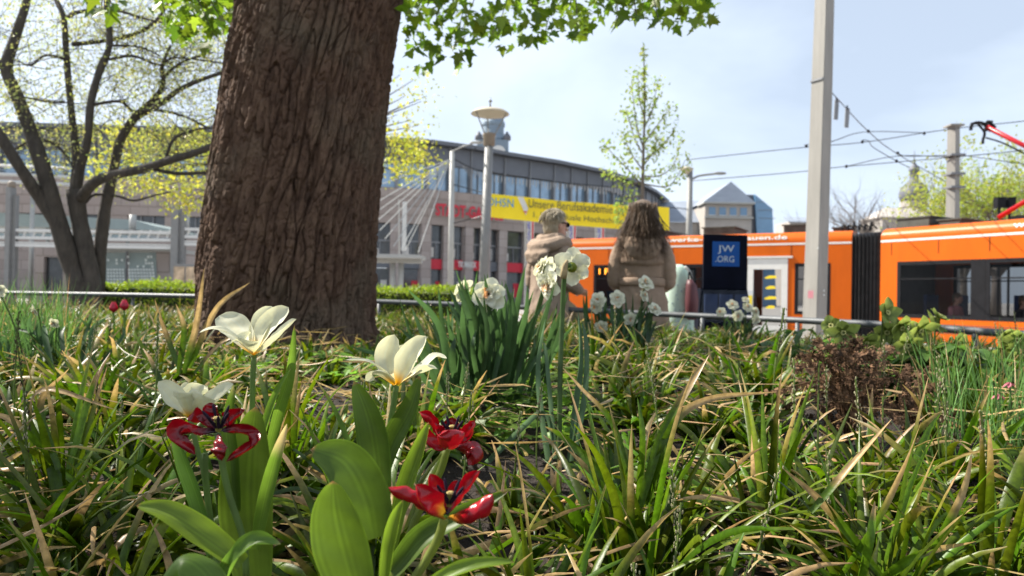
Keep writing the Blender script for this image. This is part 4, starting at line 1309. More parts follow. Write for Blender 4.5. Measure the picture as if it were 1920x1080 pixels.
bt = MB(); bt.loft([[V((rx * math.cos(2 * math.pi * i / 24), ry * math.sin(2 * math.pi * i / 24), z)) for i in range(24)] for z, rx, ry in ((1.085, 0.186, 0.142), (1.095, 0.196, 0.152), (1.14, 0.196, 0.152), (1.15, 0.186, 0.142))])
bt.build('belt', M['coat'], W, True)
sm_ = MB(); sm_.tube(spline([V((0.0, -0.152, 1.07)), V((0, -0.168, 0.95)), V((0.0, -0.172, 0.8)), V((0, -0.182, 0.5))], 10), 0.005, 5); sm_.build('back_seam', M['khaki'], W, True)
cl_ = MB(); cl_.loft([[V((rx * math.cos(2 * math.pi * i / 20), ry * math.sin(2 * math.pi * i / 20) - 0.01, z)) for i in range(20)] for z, rx, ry in ((1.45, 0.115, 0.1), (1.5, 0.1, 0.09), (1.53, 0.095, 0.09), (1.5, 0.085, 0.075))]); cl_.build('collar', M['coat'], W, True)
hm = MB()         # long loose hair: solid core plus wavy locks
hm.ell((0, -0.005, 1.665), (0.107, 0.122, 0.118), None, 18, 12)
sect(hm, [(0, -0.05, 1.36, 0.05, 0.035), (0, -0.07, 1.42, 0.13, 0.06), (0, -0.06, 1.5, 0.13, 0.075), (0, -0.04, 1.6, 0.118, 0.095), (0, -0.02, 1.68, 0.106, 0.105), (0, 0, 1.74, 0.08, 0.09)])
hair = skin_mesh(hm, 'hair', M['hair_brown'], W, 0.009, 6, (0.008, 0.03))
lk = MB()
for k in range(1100):
    a = R(random.uniform(140, 400)); rr = 0.106
    p0 = V((rr * math.cos(a), rr * 1.05 * math.sin(a) - 0.01, 1.67 + random.uniform(-0.06, 0.085)))
    out = V((math.cos(a), math.sin(a), 0))
    ln = random.uniform(0.2, 0.38); ph = random.uniform(0, 6); fl_ = random.uniform(0.3, 1.5)
    pts = [p0 + out * (0.006 + 0.085 * t * t * fl_) + V((0.010 * math.sin(ph + 9 * t) * t, 0.010 * math.cos(ph + 8 * t) * t, -ln * t)) for t in (0, 0.25, 0.5, 0.75, 1)]
    lk.tube(spline(pts, 9), [0.002, 0.0028, 0.003, 0.003, 0.003, 0.0028, 0.0025, 0.002, 0.0015, 0.0008], 3)
lk.build('locks', M['hair_brown'], hair, True)

# ---- grey-haired woman, perched on the rail, looking right
G = person_root('grey haired woman in sunglasses and sand coloured coat perched on the railing', (0.305, 5.86, PLAZA_Z), R(-52))
b = MB()
seat = 0.93
sect(b, [(0, 0, seat - 0.04, 0.13, 0.1), (0, 0, seat + 0.1, 0.15, 0.1), (0, 0.01, 1.15, 0.13, 0.095), (0, 0.02, 1.28, 0.14, 0.1), (0, 0.02, 1.38, 0.12, 0.09), (0, 0.03, 1.43, 0.06, 0.06)])
cap(b, (0, 0.03, 1.38), (0, 0.05, 1.5), 0.055, 0.05)
HC = V((0.0, 0.06, 1.585)); HF = V((0.18, 1, -0.06))
head(b, HC, HF)
for s in (-1, 1):
    cap(b, (s * 0.16, 0.02, 1.35), (s * 0.21, 0.0, 1.12), 0.048, 0.038); cap(b, (s * 0.21, 0.0, 1.12), (s * 0.1, 0.22, 1.05), 0.037, 0.027)
    hand(b, V((s * 0.1, 0.22, 1.05)), V((-s * 0.4, 1, -0.1)), V((0, 0.1, -1)))
    cap(b, (s * 0.085, 0.02, seat), (s * 0.1, 0.33, 0.72), 0.08, 0.06); cap(b, (s * 0.1, 0.33, 0.72), (s * 0.1, 0.42, 0.1), 0.055, 0.038)
    cap(b, (s * 0.1, 0.42, 0.05), (s * 0.11, 0.58, 0.035), 0.042, 0.034)
skin_mesh(b, 'body', M['skin'], G, 0.0065, 3)
c = MB()
sect_f(c, [(0, 0.02, 0.62, 0.205, 0.175, 0.06, 9, 0.3), (0, 0.01, 0.8, 0.2, 0.162, 0.05, 9, 0.1), (0, 0, seat, 0.195, 0.15, 0.035, 8, 0), (0, 0, 1.05, 0.182, 0.138, 0.04, 7, 0.6), (0, 0.01, 1.2, 0.182, 0.138, 0.03, 6, 1.0), (0, 0.015, 1.32, 0.178, 0.128, 0.01, 5, 0), (0, 0.02, 1.39, 0.14, 0.11, 0, 5, 0), (0, 0.03, 1.43, 0.09, 0.08, 0, 5, 0)])
for s in (-1, 1):
    sleeve(c, [V((s * 0.155, 0.015, 1.34)), V((s * 0.2, 0.0, 1.22)), V((s * 0.215, 0.0, 1.1))], [0.068, 0.066, 0.06])
    sleeve(c, [V((s * 0.215, 0.0, 1.1)), V((s * 0.19, 0.1, 1.07)), V((s * 0.13, 0.2, 1.05))], [0.058, 0.052, 0.048], 6)
skin_mesh(c, 'coat', M['coat2'], G, 0.008, 3, (0.012, 0.06))
h = MB()
h.tube(spline([V((0.1, 0.09, 1.42)), V((0.14, 0.0, 1.42)), V((0.1, -0.09, 1.395)), V((0, -0.12, 1.385)), V((-0.1, -0.09, 1.395)), V((-0.14, 0.0, 1.42)), V((-0.1, 0.09, 1.42))], 24), 0.058, 10)
h.tube(spline([V((0.07, 0.06, 1.47)), V((0.1, 0.0, 1.475)), V((0.05, -0.06, 1.46)), V((-0.05, -0.06, 1.46)), V((-0.1, 0.0, 1.475)), V((-0.07, 0.06, 1.47))], 20), 0.034, 8)
sect(h, [(0, -0.13, 1.22, 0.04, 0.015), (0, -0.15, 1.26, 0.1, 0.025), (0, -0.145, 1.33, 0.145, 0.045), (0, -0.1, 1.4, 0.13, 0.05)])
skin_mesh(h, 'hood', M['coat2'], G, 0.008, 3, (0.014, 0.04))
tr = MB()
for s in (-1, 1):
    cap(tr, (s * 0.085, 0.04, seat - 0.02), (s * 0.1, 0.34, 0.72), 0.098, 0.078); cap(tr, (s * 0.1, 0.34, 0.72), (s * 0.1, 0.42, 0.14), 0.076, 0.062)
skin_mesh(tr, 'trousers', M['khaki'], G, 0.012, 4, (0.02, 0.08))
hm = MB()
f = HF.normalized(); r_ = f.cross(V((0, 0, 1))).normalized()
hm.ell(HC + V((0, 0, 0.03)) - f * 0.022, (0.09, 0.1, 0.1), None, 18, 12)
hm.ell(HC - f * 0.045 + V((0, 0, -0.035)), (0.079, 0.062, 0.075), None, 16, 10)
hair = skin_mesh(hm, 'hair', M['hair_grey'], G, 0.008, 5, (0.008, 0.02))
lk = MB()
for k in range(420):
    a = random.uniform(0, 2 * math.pi); el = random.uniform(0.15, 1.4)
    d_ = V((math.cos(a) * math.cos(el), math.sin(a) * math.cos(el), math.sin(el)))
    if d_.dot(f) > 0.55 and el < 0.8: continue
    p0 = HC + V((0, 0, 0.03)) - f * 0.02 + V((d_.x * 0.09, d_.y * 0.1, d_.z * 0.1))
    tang = V((d_.x, d_.y, 0)); tang = (tang.normalized() if tang.length > 0.1 else -f) * 0.03
    lk.tube(spline([p0, p0 + tang * 0.8 + V((0, 0, -0.012)), p0 + tang * 1.1 + V((0, 0, -0.055))], 5), [0.003, 0.0036, 0.0036, 0.003, 0.002, 0.001], 3)
lk.build('locks', M['hair_grey'], hair, True)
sg = MB()
for s in (-1, 1):
    sg.ell(HC + f * 0.096 + r_ * s * 0.033 + V((0, 0, 0.004)), (0.029, 0.012, 0.021), Matrix((r_, f, V((0, 0, 1)))).transposed(), 12, 8)
    sg.tube([HC + f * 0.09 + r_ * s * 0.062 + V((0, 0, 0.012)), HC + r_ * s * 0.081 + V((0, 0, 0.008))], 0.0045, 6)
sg.tube([HC + f * 0.105 - r_ * 0.02 + V((0, 0, 0.01)), HC + f * 0.105 + r_ * 0.02 + V((0, 0, 0.01))], 0.004, 6)
sg.build('sunglasses', M['black'], G, True)

# ---- passengers in the rear tram car and a passer-by at the far left
def seated(label, loc, rotz, shirt, hairm):
    o = person_root(label, loc, rotz, None)
    b = MB()
    sect(b, [(0, 0, 0.4, 0.13, 0.1), (0, 0, 0.6, 0.13, 0.1), (0, 0.02, 0.85, 0.15, 0.1), (0, 0.03, 0.98, 0.12, 0.085), (0, 0.04, 1.03, 0.055, 0.055)])
    cap(b, (0, 0.04, 1.0), (0, 0.06, 1.1), 0.052, 0.05)
    head(b, V((0, 0.08, 1.19)), V((0, 1, -0.1)))
    for s in (-1, 1):
        cap(b, (s * 0.165, 0.03, 0.95), (s * 0.2, 0.06, 0.7), 0.048, 0.038); cap(b, (s * 0.2, 0.06, 0.7), (s * 0.1, 0.28, 0.66), 0.037, 0.027)
        hand(b, V((s * 0.1, 0.28, 0.66)), V((-s * 0.4, 1, 0)), V((0, 0, -1)))
        cap(b, (s * 0.09, 0, 0.46), (s * 0.1, 0.42, 0.48), 0.08, 0.06); cap(b, (s * 0.1, 0.42, 0.48), (s * 0.1, 0.45, 0.08), 0.055, 0.04); cap(b, (s * 0.1, 0.45, 0.05), (s * 0.1, 0.6, 0.04), 0.04, 0.034)
    skin_mesh(b, 'body', M['skin'], o, 0.008, 3)
    c = MB()
    sect(c, [(0, 0, 0.42, 0.16, 0.13), (0, 0, 0.6, 0.155, 0.125), (0, 0.02, 0.85, 0.175, 0.125), (0, 0.03, 0.96, 0.15, 0.105), (0, 0.04, 1.02, 0.075, 0.07)])
    for s in (-1, 1):
        cap(c, (s * 0.165, 0.03, 0.95), (s * 0.205, 0.06, 0.74), 0.062, 0.055)
    skin_mesh(c, 'shirt', M[shirt], o, 0.014, 3)
    hm = MB(); hm.ell((0, 0.065, 1.215), (0.088, 0.1, 0.1)); hm.ell((0, 0.03, 1.16), (0.08, 0.06, 0.09)); skin_mesh(hm, 'hair', M[hairm], o, 0.012, 3)
    t_ = MB()
    for s in (-1, 1):
        cap(t_, (s * 0.09, 0.02, 0.46), (s * 0.1, 0.42, 0.48), 0.095, 0.075); cap(t_, (s * 0.1, 0.42, 0.48), (s * 0.1, 0.45, 0.12), 0.07, 0.055)
    skin_mesh(t_, 'trousers', M['dark_cloth'], o, 0.014, 3)
    return o


ang = math.atan2(-BD.x, BD.y)
q = FB.p(FB.u(1771, 570), 0.36, -0.6)
seated('tram passenger in a pink shirt with dark hair behind the window', q, ang, 'pink', 'hair_brown')
q = FB.p(FB.u(1893, 575), 0.4, -0.64)
seated('tram passenger in dark clothes near the right picture edge', q, ang, 'dark_cloth', 'hair_brown')

pp = P(113, 545, 36)
o = person_root('passer-by in dark cap with red backpack straps below the forked tree', (pp.x, pp.y, PLAZA_Z), R(150))
b = MB()
sect(b, [(0, 0, 0.8, 0.13, 0.1), (0, 0, 0.95, 0.15, 0.1), (0, 0, 1.2, 0.15, 0.1), (0, 0, 1.33, 0.12, 0.085), (0, 0, 1.38, 0.055, 0.055)])
cap(b, (0, 0, 1.36), (0, 0.01, 1.44), 0.05, 0.05); head(b, V((0, 0.02, 1.53)), V((0, 1, 0)))
for s in (-1, 1):
    cap(b, (s * 0.16, 0, 1.3), (s * 0.2, 0, 1.05), 0.048, 0.038); cap(b, (s * 0.2, 0, 1.05), (s * 0.2, 0.08, 0.83), 0.037, 0.027); hand(b, V((s * 0.2, 0.08, 0.83)), V((0, 0.2, -1)), V((-s, 0, 0)))
    cap(b, (s * 0.09, 0, 0.85), (s * 0.09, 0.1 * s, 0.45), 0.078, 0.055); cap(b, (s * 0.09, 0.1 * s, 0.45), (s * 0.09, 0.02, 0.08), 0.052, 0.036); cap(b, (s * 0.09, 0.02, 0.05), (s * 0.1, 0.17, 0.035), 0.042, 0.034)
skin_mesh(b, 'body', M['skin'], o, 0.009, 3)
c = MB(); sect(c, [(0, 0, 0.78, 0.17, 0.13), (0, 0, 1.2, 0.17, 0.12), (0, 0, 1.31, 0.15, 0.1), (0, 0, 1.37, 0.07, 0.07)])
for s in (-1, 1): cap(c, (s * 0.16, 0, 1.3), (s * 0.2, 0, 1.08), 0.062, 0.055)
skin_mesh(c, 'shirt', M['pale_cloth'], o, 0.015, 3)
t_ = MB()
for s in (-1, 1): cap(t_, (s * 0.09, 0, 0.85), (s * 0.09, 0.1 * s, 0.45), 0.095, 0.07); cap(t_, (s * 0.09, 0.1 * s, 0.45), (s * 0.09, 0.02, 0.1), 0.068, 0.055)
skin_mesh(t_, 'trousers', M['dark_cloth'], o, 0.015, 3)
c = MB(); c.ell((0, 0.01, 1.58), (0.086, 0.1, 0.07)); c.ell((0, 0.11, 1.57), (0.07, 0.07, 0.012)); c.build('cap', M['dark_cloth'], o, True)
s_ = MB()
for s in (-1, 1): s_.tube(spline([V((s * 0.09, -0.12, 1.3)), V((s * 0.09, 0.02, 1.39)), V((s * 0.1, 0.13, 1.2)), V((s * 0.11, 0.1, 0.95))], 8), 0.02, 6)
s_.ell((0, -0.18, 1.12), (0.14, 0.09, 0.2)); s_.build('backpack', M['red_cloth'], o, True)

# ================================================================== literature cart and bags by the railing
D = 6.35
def cx(px): return P(px, 500, D).x
def cz(py): return P(1360, py, D).z
yc = P(1360, 500, D).y
cart = thing('display_cart', 'dark literature cart with blue square sign standing in front of the tram', 'cart', (cx(1360), yc, PLAZA_Z))
mm = MB(); mm.box(cx(1319), cx(1401), yc, yc + 0.03, cz(542), cz(440)); mm.build('board', M['navy'], cart)
mm = MB(); mm.box(cx(1335), cx(1386), yc - 0.004, yc - 0.001, cz(499.5), cz(453)); lg = mm.build('logo_panel', M['logo_blue'], cart)
put_text('lettering', 'JW', V((cx(1345), yc - 0.006, cz(476))), (1, 0, 0), (0, 0, 1), cx(1376) - cx(1345), cz(460) - cz(476), M['logo_grey'], lg)
put_text('lettering', '.ORG', V((cx(1341), yc - 0.006, cz(491.5))), (1, 0, 0), (0, 0, 1), cx(1376) - cx(1341), cz(480) - cz(491.5), M['logo_grey'], lg)
mm = MB(); mm.prism([(cx(1316), yc + 0.02, cz(541)), (cx(1403), yc + 0.02, cz(541)), (cx(1409), yc - 0.05, cz(600)), (cx(1412), yc - 0.05, PLAZA_Z + 0.12), (cx(1306), yc - 0.05, PLAZA_Z + 0.12), (cx(1309), yc - 0.05, cz(600))], (0, 0.3, 0)); mm.build('cart_body', M['navy'], cart)
for k in range(3):
    mm = MB(); x0 = 1318 + k * 28
    mm.box(cx(x0), cx(x0 + 24), yc - 0.075, yc - 0.06, cz(592), cz(552)); mm.build('pocket_booklet', M['seat_blue'], cart)
fm = MB()
vs = []
for i in range(15):
    t = i / 14
    for j, py in enumerate((544, 556, 575, 604)):
        vs.append(V((cx(1311 - j * 1.5 + (100 + j * 2.5) * t), yc - 0.09 - 0.02 * math.sin(t * 23 + j) - 0.015 * j, cz(py))))
fm.add(vs, [(i * 4 + j, i * 4 + j + 1, (i + 1) * 4 + j + 1, (i + 1) * 4 + j) for i in range(14) for j in range(3)]); fm.build('plastic_cover', M['film'], cart, True)
for s in (1312, 1404):
    mm = MB(); mm.lathe([(0.07, -0.015), (0.085, -0.01), (0.085, 0.01), (0.07, 0.015)], (cx(s), yc + 0.26, PLAZA_Z + 0.085), 16, V((1, 0, 0))); mm.build('wheel', M['black'], cart, True)
bg_ = thing('trolley_bag', 'mint green dotted shopping bag standing between coat and literature cart', 'bag', (P(1276, 545, 6.2).x, 6.2, PLAZA_Z))
q = P(1274, 545, 6.2)
mm = MB(); sect(mm, [(q.x, q.y, PLAZA_Z + 0.08, 0.13, 0.1), (q.x, q.y, 0.0, 0.135, 0.1), (q.x, q.y, 0.45, 0.125, 0.1), (q.x + 0.0, q.y, 0.68, 0.105, 0.09), (q.x - 0.01, q.y, P(1276, 498, 6.2).z - 0.02, 0.07, 0.06), (q.x - 0.015, q.y, P(1276, 496, 6.2).z, 0.03, 0.03)], 24); mm.build('bag_body', M['mint'], bg_, True)
dm = MB()
for k in range(70):
    a = R(random.uniform(190, 350)); z = random.uniform(0.05, 0.62); rx = 0.131 - 0.02 * max(0, (z - 0.3) / 0.4)
    dm.ell((q.x + rx * math.cos(a), q.y + 0.101 * math.sin(a), z), (0.006, 0.005, 0.007), nu=6, nv=4)
dm.build('dots', M['tower_blue'], bg_)
mm = MB(); mm.tube(spline([P(1284, 500, 6.1), P(1292, 508, 6.08), P(1297, 525, 6.08), P(1302, 545, 6.08)], 10), 0.012, 6); mm.build('strap', M['offwhite'], bg_, True)
hb = thing('handbag', 'maroon leather handbag hanging beside the mint green bag', 'bag', P(1297, 560, 6.05))
q = P(1297, 562, 6.05)
mm = MB(); sect(mm, [(q.x, q.y, q.z - 0.17, 0.03, 0.03), (q.x, q.y, q.z - 0.15, 0.05, 0.05), (q.x, q.y, q.z, 0.056, 0.055), (q.x - 0.005, q.y, q.z + 0.12, 0.045, 0.05), (q.x - 0.02, q.y, q.z + 0.17, 0.02, 0.03)]); mm.build('bag_body', M['maroon'], hb, True)
mm = MB(); mm.tube(spline([V((q.x - 0.03, q.y, q.z + 0.15)), V((q.x - 0.02, q.y + 0.02, q.z + 0.24)), V((q.x + 0.01, q.y, q.z + 0.14))], 8), 0.007, 6); mm.build('handle', M['black'], hb, True)
# ================================================================== foliage tools
def rand_rots(n, tilt=1.0):
    """n random rotation matrices; tilt 0 = lying flat, 1 = any direction"""
    a = rng.uniform(0, 2 * np.pi, n); b = rng.normal(0, 0.9 * tilt, n); c = rng.normal(0, 0.9 * tilt, n)
    ca, sa, cb, sb_, cc, sc_ = np.cos(a), np.sin(a), np.cos(b), np.sin(b), np.cos(c), np.sin(c)
    Z0_ = np.zeros(n); O = np.ones(n)
    Rz = np.stack([ca, -sa, Z0_, sa, ca, Z0_, Z0_, Z0_, O], 1).reshape(n, 3, 3)
    Rx = np.stack([O, Z0_, Z0_, Z0_, cb, -sb_, Z0_, sb_, cb], 1).reshape(n, 3, 3)
    Ry = np.stack([cc, Z0_, sc_, Z0_, O, Z0_, -sc_, Z0_, cc], 1).reshape(n, 3, 3)
    return Rz @ Rx @ Ry


# maple leaf outline (unit size, stalk at the origin, pointing +y)
_lobes = [(0.0, 0.0), (0.16, -0.06), (0.40, 0.02), (0.27, 0.14), (0.36, 0.22), (0.58, 0.42), (0.34, 0.42), (0.22, 0.50), (0.20, 0.68), (0.0, 1.0)]
_out = _lobes + [(-x, y) for x, y in reversed(_lobes[1:-1])]
def maple_geo(bend, fold):
    vs = [(0.0, 0.36, 0.0)] + [(x, y, fold * abs(x) - bend * y * y) for x, y in _out]
    n = len(_out)
    return np.array(vs), np.array([(0, i + 1, (i + 1) % n + 1) for i in range(n)])


MAPLE = [maple_geo(0.12, 0.12), maple_geo(0.28, 0.05), maple_geo(-0.08, 0.22)]
_sl = np.array([(0, 0, 0), (0.28, 0.3, 0.05), (0.18, 0.75, 0.02), (0, 1, -0.05), (-0.18, 0.75, 0.02), (-0.28, 0.3, 0.05)])
SMALL = (_sl, np.array([(0, 1, 2), (0, 2, 3), (0, 3, 4), (0, 4, 5)]))


def leaf_cloud(name, pos, size, geo, cols, mat, parent=None, tilt=1.0, base=(0, 0, 0)):
    n = len(pos)
    gv, gf = geo
    Rm = rand_rots(n, tilt)
    vv = np.einsum('nij,kj->nki', Rm, gv) * np.asarray(size)[:, None, None] + np.asarray(pos)[:, None, :]
    ff = (gf[None] + (np.arange(n) * len(gv))[:, None, None]).reshape(-1, 3)
    cc = np.repeat(np.asarray(cols), len(gv), axis=0)
    return raw_mesh(name, vv.reshape(-1, 3), ff, cc, mat, False, parent, base)


def tint(base, n, v=0.25, hue=0.12):
    b = np.array(base)[None] * (1 + rng.uniform(-v, v, (n, 1)))
    b = b * (1 + rng.uniform(-hue, hue, (n, 3)))
    return np.clip(b, 0, 1)


def grow(mb, p, d, L, r, level, ends, n=5, spread=0.6, up=0.1, kids=(3, 5)):
    """recursive branch; ends collects twig tips"""
    p, d = V(p), V(d).normalized()
    pts = [p]; k = 5
    q = p.copy(); dd = d.copy()
    for i in range(k):
        dd = (dd + V((random.gauss(0, 0.16), random.gauss(0, 0.16), random.gauss(0, 0.12) + up * 0.3))).normalized()
        q = q + dd * (L / k); pts.append(q.copy())
    mb.tube(pts, [r * (1 - 0.65 * i / k) for i in range(k + 1)], max(3, n), None, False)
    ends.append((pts[-1], dd.copy(), level)); ends.append((pts[3], dd.copy(), level))
    if level > 0:
        for c in range(random.randint(*kids)):
            j = random.randint(2, k)
            side = V((random.gauss(0, 1), random.gauss(0, 1), random.gauss(0, 0.8))).normalized()
            grow(mb, pts[j], (dd + side * spread * random.uniform(0.8, 1.5)), L * random.uniform(0.5, 0.75), r * (1 - 0.6 * j / k) * 0.62, level - 1, ends, n - 1, spread, up, kids)


# ================================================================== the big trunk (maple) in the flower bed
bm_, bn, bl_, bb_, bo = new_mat('maple_bark')
bb_.inputs['Roughness'].default_value = 0.88
bb_.inputs['Specular IOR Level'].default_value = 0.25
tcn = bn.new('ShaderNodeTexCoord')
mpn = bn.new('ShaderNodeMapping'); mpn.inputs['Scale'].default_value = (1, 1, 0.45)
n1 = bn.new('ShaderNodeTexNoise'); n1.inputs['Scale'].default_value = 16; n1.inputs['Detail'].default_value = 8; n1.inputs['Roughness'].default_value = 0.7
r1 = bn.new('ShaderNodeValToRGB')
e = r1.color_ramp.elements
e[0].position = 0.28; e[0].color = (0.055, 0.031, 0.021, 1)
e[1].position = 0.75; e[1].color = (0.22, 0.138, 0.09, 1)
x_ = e.new(0.5); x_.color = (0.125, 0.072, 0.047, 1)
n2 = bn.new('ShaderNodeTexNoise'); n2.inputs['Scale'].default_value = 55; n2.inputs['Detail'].default_value = 8; n2.inputs['Roughness'].default_value = 0.75
n3 = bn.new('ShaderNodeTexNoise'); n3.inputs['Scale'].default_value = 2.2; n3.inputs['Detail'].default_value = 3
r3 = bn.new('ShaderNodeValToRGB'); r3.color_ramp.elements[0].position = 0.5; r3.color_ramp.elements[1].position = 0.72
mxn = bn.new('ShaderNodeMixRGB'); mxn.inputs['Color2'].default_value = (0.17, 0.165, 0.115, 1)
ml = bn.new('ShaderNodeMath'); ml.operation = 'MULTIPLY'; ml.inputs[1].default_value = 0.35
bp = bn.new('ShaderNodeBump'); bp.inputs['Strength'].default_value = 1.0; bp.inputs['Distance'].default_value = 0.02
bl_.new(tcn.outputs['Object'], mpn.inputs['Vector'])
bl_.new(mpn.outputs['Vector'], n1.inputs['Vector']); bl_.new(mpn.outputs['Vector'], n2.inputs['Vector']); bl_.new(tcn.outputs['Object'], n3.inputs['Vector'])
bl_.new(n1.outputs['Fac'], r1.inputs['Fac']); bl_.new(n3.outputs['Fac'], r3.inputs['Fac']); bl_.new(r3.outputs['Color'], ml.inputs[0]); bl_.new(ml.outputs['Value'], mxn.inputs['Fac'])
bl_.new(r1.outputs['Color'], mxn.inputs['Color1']); bl_.new(mxn.outputs['Color'], bb_.inputs['Base Color'])
bl_.new(n2.outputs['Fac'], bp.inputs['Height']); bl_.new(bp.outputs['Normal'], bb_.inputs['Normal'])
M['bark'] = bm_

TD = 3.6
prof = [(700, 541, 385), (672, 543, 350), (640, 547, 326), (600, 547, 320), (504, 551, 317), (378, 563, 308), (252, 576, 300), (126, 590, 293), (0, 608, 289), (-300, 648, 292), (-700, 700, 275)]
zc, cxs, cys, rs = [], [], [], []
for py, px, w in prof:
    q = P(px, py, TD); zc.append(q.z); cxs.append(q.x); cys.append(q.y); rs.append(w / 2 / F * TD * 0.985)
zc[0] = min(zc[0], 0.05)
tbase = V((cxs[1], cys[1], 0.15))
maple = thing('maple_tree', 'huge old maple with deeply furrowed brown trunk growing in the flower bed', 'tree', tbase)
NT, NZ = 460, 560
zz = np.concatenate([np.linspace(zc[0], 2.15, 490), np.linspace(2.2, zc[-1], 70)])
th = np.concatenate([np.linspace(-1.06 * np.pi, 0.06 * np.pi, 400, endpoint=False), np.linspace(0.06 * np.pi, 0.94 * np.pi, 60, endpoint=False)])
cxi, cyi, ri = np.interp(zz, zc, cxs), np.interp(zz, zc, cys), np.interp(zz, zc, rs)
verts = np.zeros((NZ, NT, 3))
nf = mnoise.noise
for j in range(NZ):
    z = zz[j]
    fine = z < 2.15
    for i in range(NT):
        t = th[i]
        tw = t - 0.26 * z                                   # slight spiral of the grain
        vis = math.sin(t) < 0.2
        c_, s_ = math.cos(tw), math.sin(tw)
        d = 0.05 * nf(V((c_ * 1.3, s_ * 1.3, z * 0.5)))
        if fine and vis:
            wx_ = 0.16 * nf(V((c_ * 4, s_ * 4, z * 3.0 + 5))) + 0.05 * nf(V((c_ * 12, s_ * 12, z * 12.0)))
            a1 = nf(V((c_ * 5.0 + wx_, s_ * 5.0 + wx_, z * 1.1)))
            a2 = nf(V((c_ * 10 + 7 + wx_ * 1.5, s_ * 10 + wx_ * 1.5, z * 4.2)))
            a3 = nf(V((c_ * 22 + 3 + wx_ * 2, s_ * 22 - wx_ * 2, z * 11.0)))
            hb = nf(V((c_ * 8 + 2, s_ * 8 + 4, z * 15.0)))
            d += 0.010 * nf(V((c_ * 7, s_ * 7 + 3, z * 1.6)))
            d += -0.022 * math.exp(-(a1 / 0.035) ** 2) - 0.016 * math.exp(-(a2 / 0.05) ** 2) - 0.006 * math.exp(-(a3 / 0.07) ** 2)
            d += -0.008 * math.exp(-(hb / 0.05) ** 2) * (1 if a2 > 0 else 0.3) + 0.006 * (1 if a2 > 0.05 else 0) + 0.004 * (1 if a3 > 0.08 else 0)
            d += 0.0035 * nf(V((c_ * 30, s_ * 30, z * 26.0))) + 0.0025 * nf(V((c_ * 62, s_ * 62, z * 60.0)))
        # root flare
        fl = max(0.0, 0.42 - z) / 0.42
        d += 0.045 * fl * fl * (1 + 0.8 * math.sin(t * 5 + 1))
        rr = ri[j] + d + 0.012
        verts[j, i] = (cxi[j] + rr * math.cos(t), cyi[j] + rr * math.sin(t), z)
ii, jj = np.meshgrid(np.arange(NT), np.arange(NZ - 1))
f_ = np.stack([jj * NT + ii, jj * NT + (ii + 1) % NT, (jj + 1) * NT + (ii + 1) % NT, (jj + 1) * NT + ii], -1).reshape(-1, 4)
raw_mesh('trunk', verts.reshape(-1, 3), f_, None, M['bark'], True, maple)

# limbs of the crown (above the picture) and the low branches whose leaves hang into it
ttop = V((cxs[-1], cys[-1], zc[-1]))
lb = MB(); ends = []
for a, ln, el in ((20, 3.2, 0.7), (95, 2.8, 0.9), (160, 3.0, 0.8), (215, 3.2, 0.7), (285, 2.6, 0.9), (330, 3.0, 0.7)):
    grow(lb, ttop - V((0, 0, 0.25)), V((math.cos(R(a)), math.sin(R(a)), el)), ln, 0.16, 2, ends, 7, 0.7, 0.1, (3, 4))
lb.tube([ttop - V((0, 0, 0.3)), ttop + V((0.1, 0.1, 1.6)), ttop + V((0.0, 0.3, 3.2))], [0.3, 0.2, 0.1], 10)
lb.tube(spline([ttop - V((0, 0, 0.5)), V((-1.9, 2.6, 3.0)), V((-3.05, 1.5, 2.8))], 10), [0.06 - 0.005 * i for i in range(11)], 7)  # limb added out of view to carry the shading bough
lb.build('limbs', M['bark_small'], maple, True)

GREEN = (0.125, 0.205, 0.014)
leaf_meshes = []
for k in range(9):
    g = MAPLE[k % 3]
    me = bpy.data.meshes.new('leaf')
    me.from_pydata(g[0].tolist(), [], g[1].tolist())
    at = me.attributes.new('Col', 'FLOAT_COLOR', 'POINT')
    cc = tint([GREEN, (0.19, 0.28, 0.022), (0.085, 0.15, 0.016)][k // 3], 1, 0.1)[0]
    at.data.foreach_set('color', np.tile([*cc, 1], len(g[0])).astype(np.float32))
    me.materials.append(M['leaf'])
    leaf_meshes.append(me)


def hang_leaf(p, size, branch):
    o = bpy.data.objects.new('leaf', random.choice(leaf_meshes))
    COL.objects.link(o)
    o.parent = branch
    o.location = V(p) - ORG[branch.name]
    dirv = V((random.gauss(0, 0.7), random.gauss(0, 0.7), -0.55 + random.gauss(0, 0.35)))
    o.rotation_euler = (dirv.to_track_quat('Y', 'Z').to_matrix() @ Matrix.Rotation(random.gauss(0, 0.7), 3, 'Y')).to_euler()
    o.scale = (size,) * 3
    ORG[o.name] = ORG[branch.name]


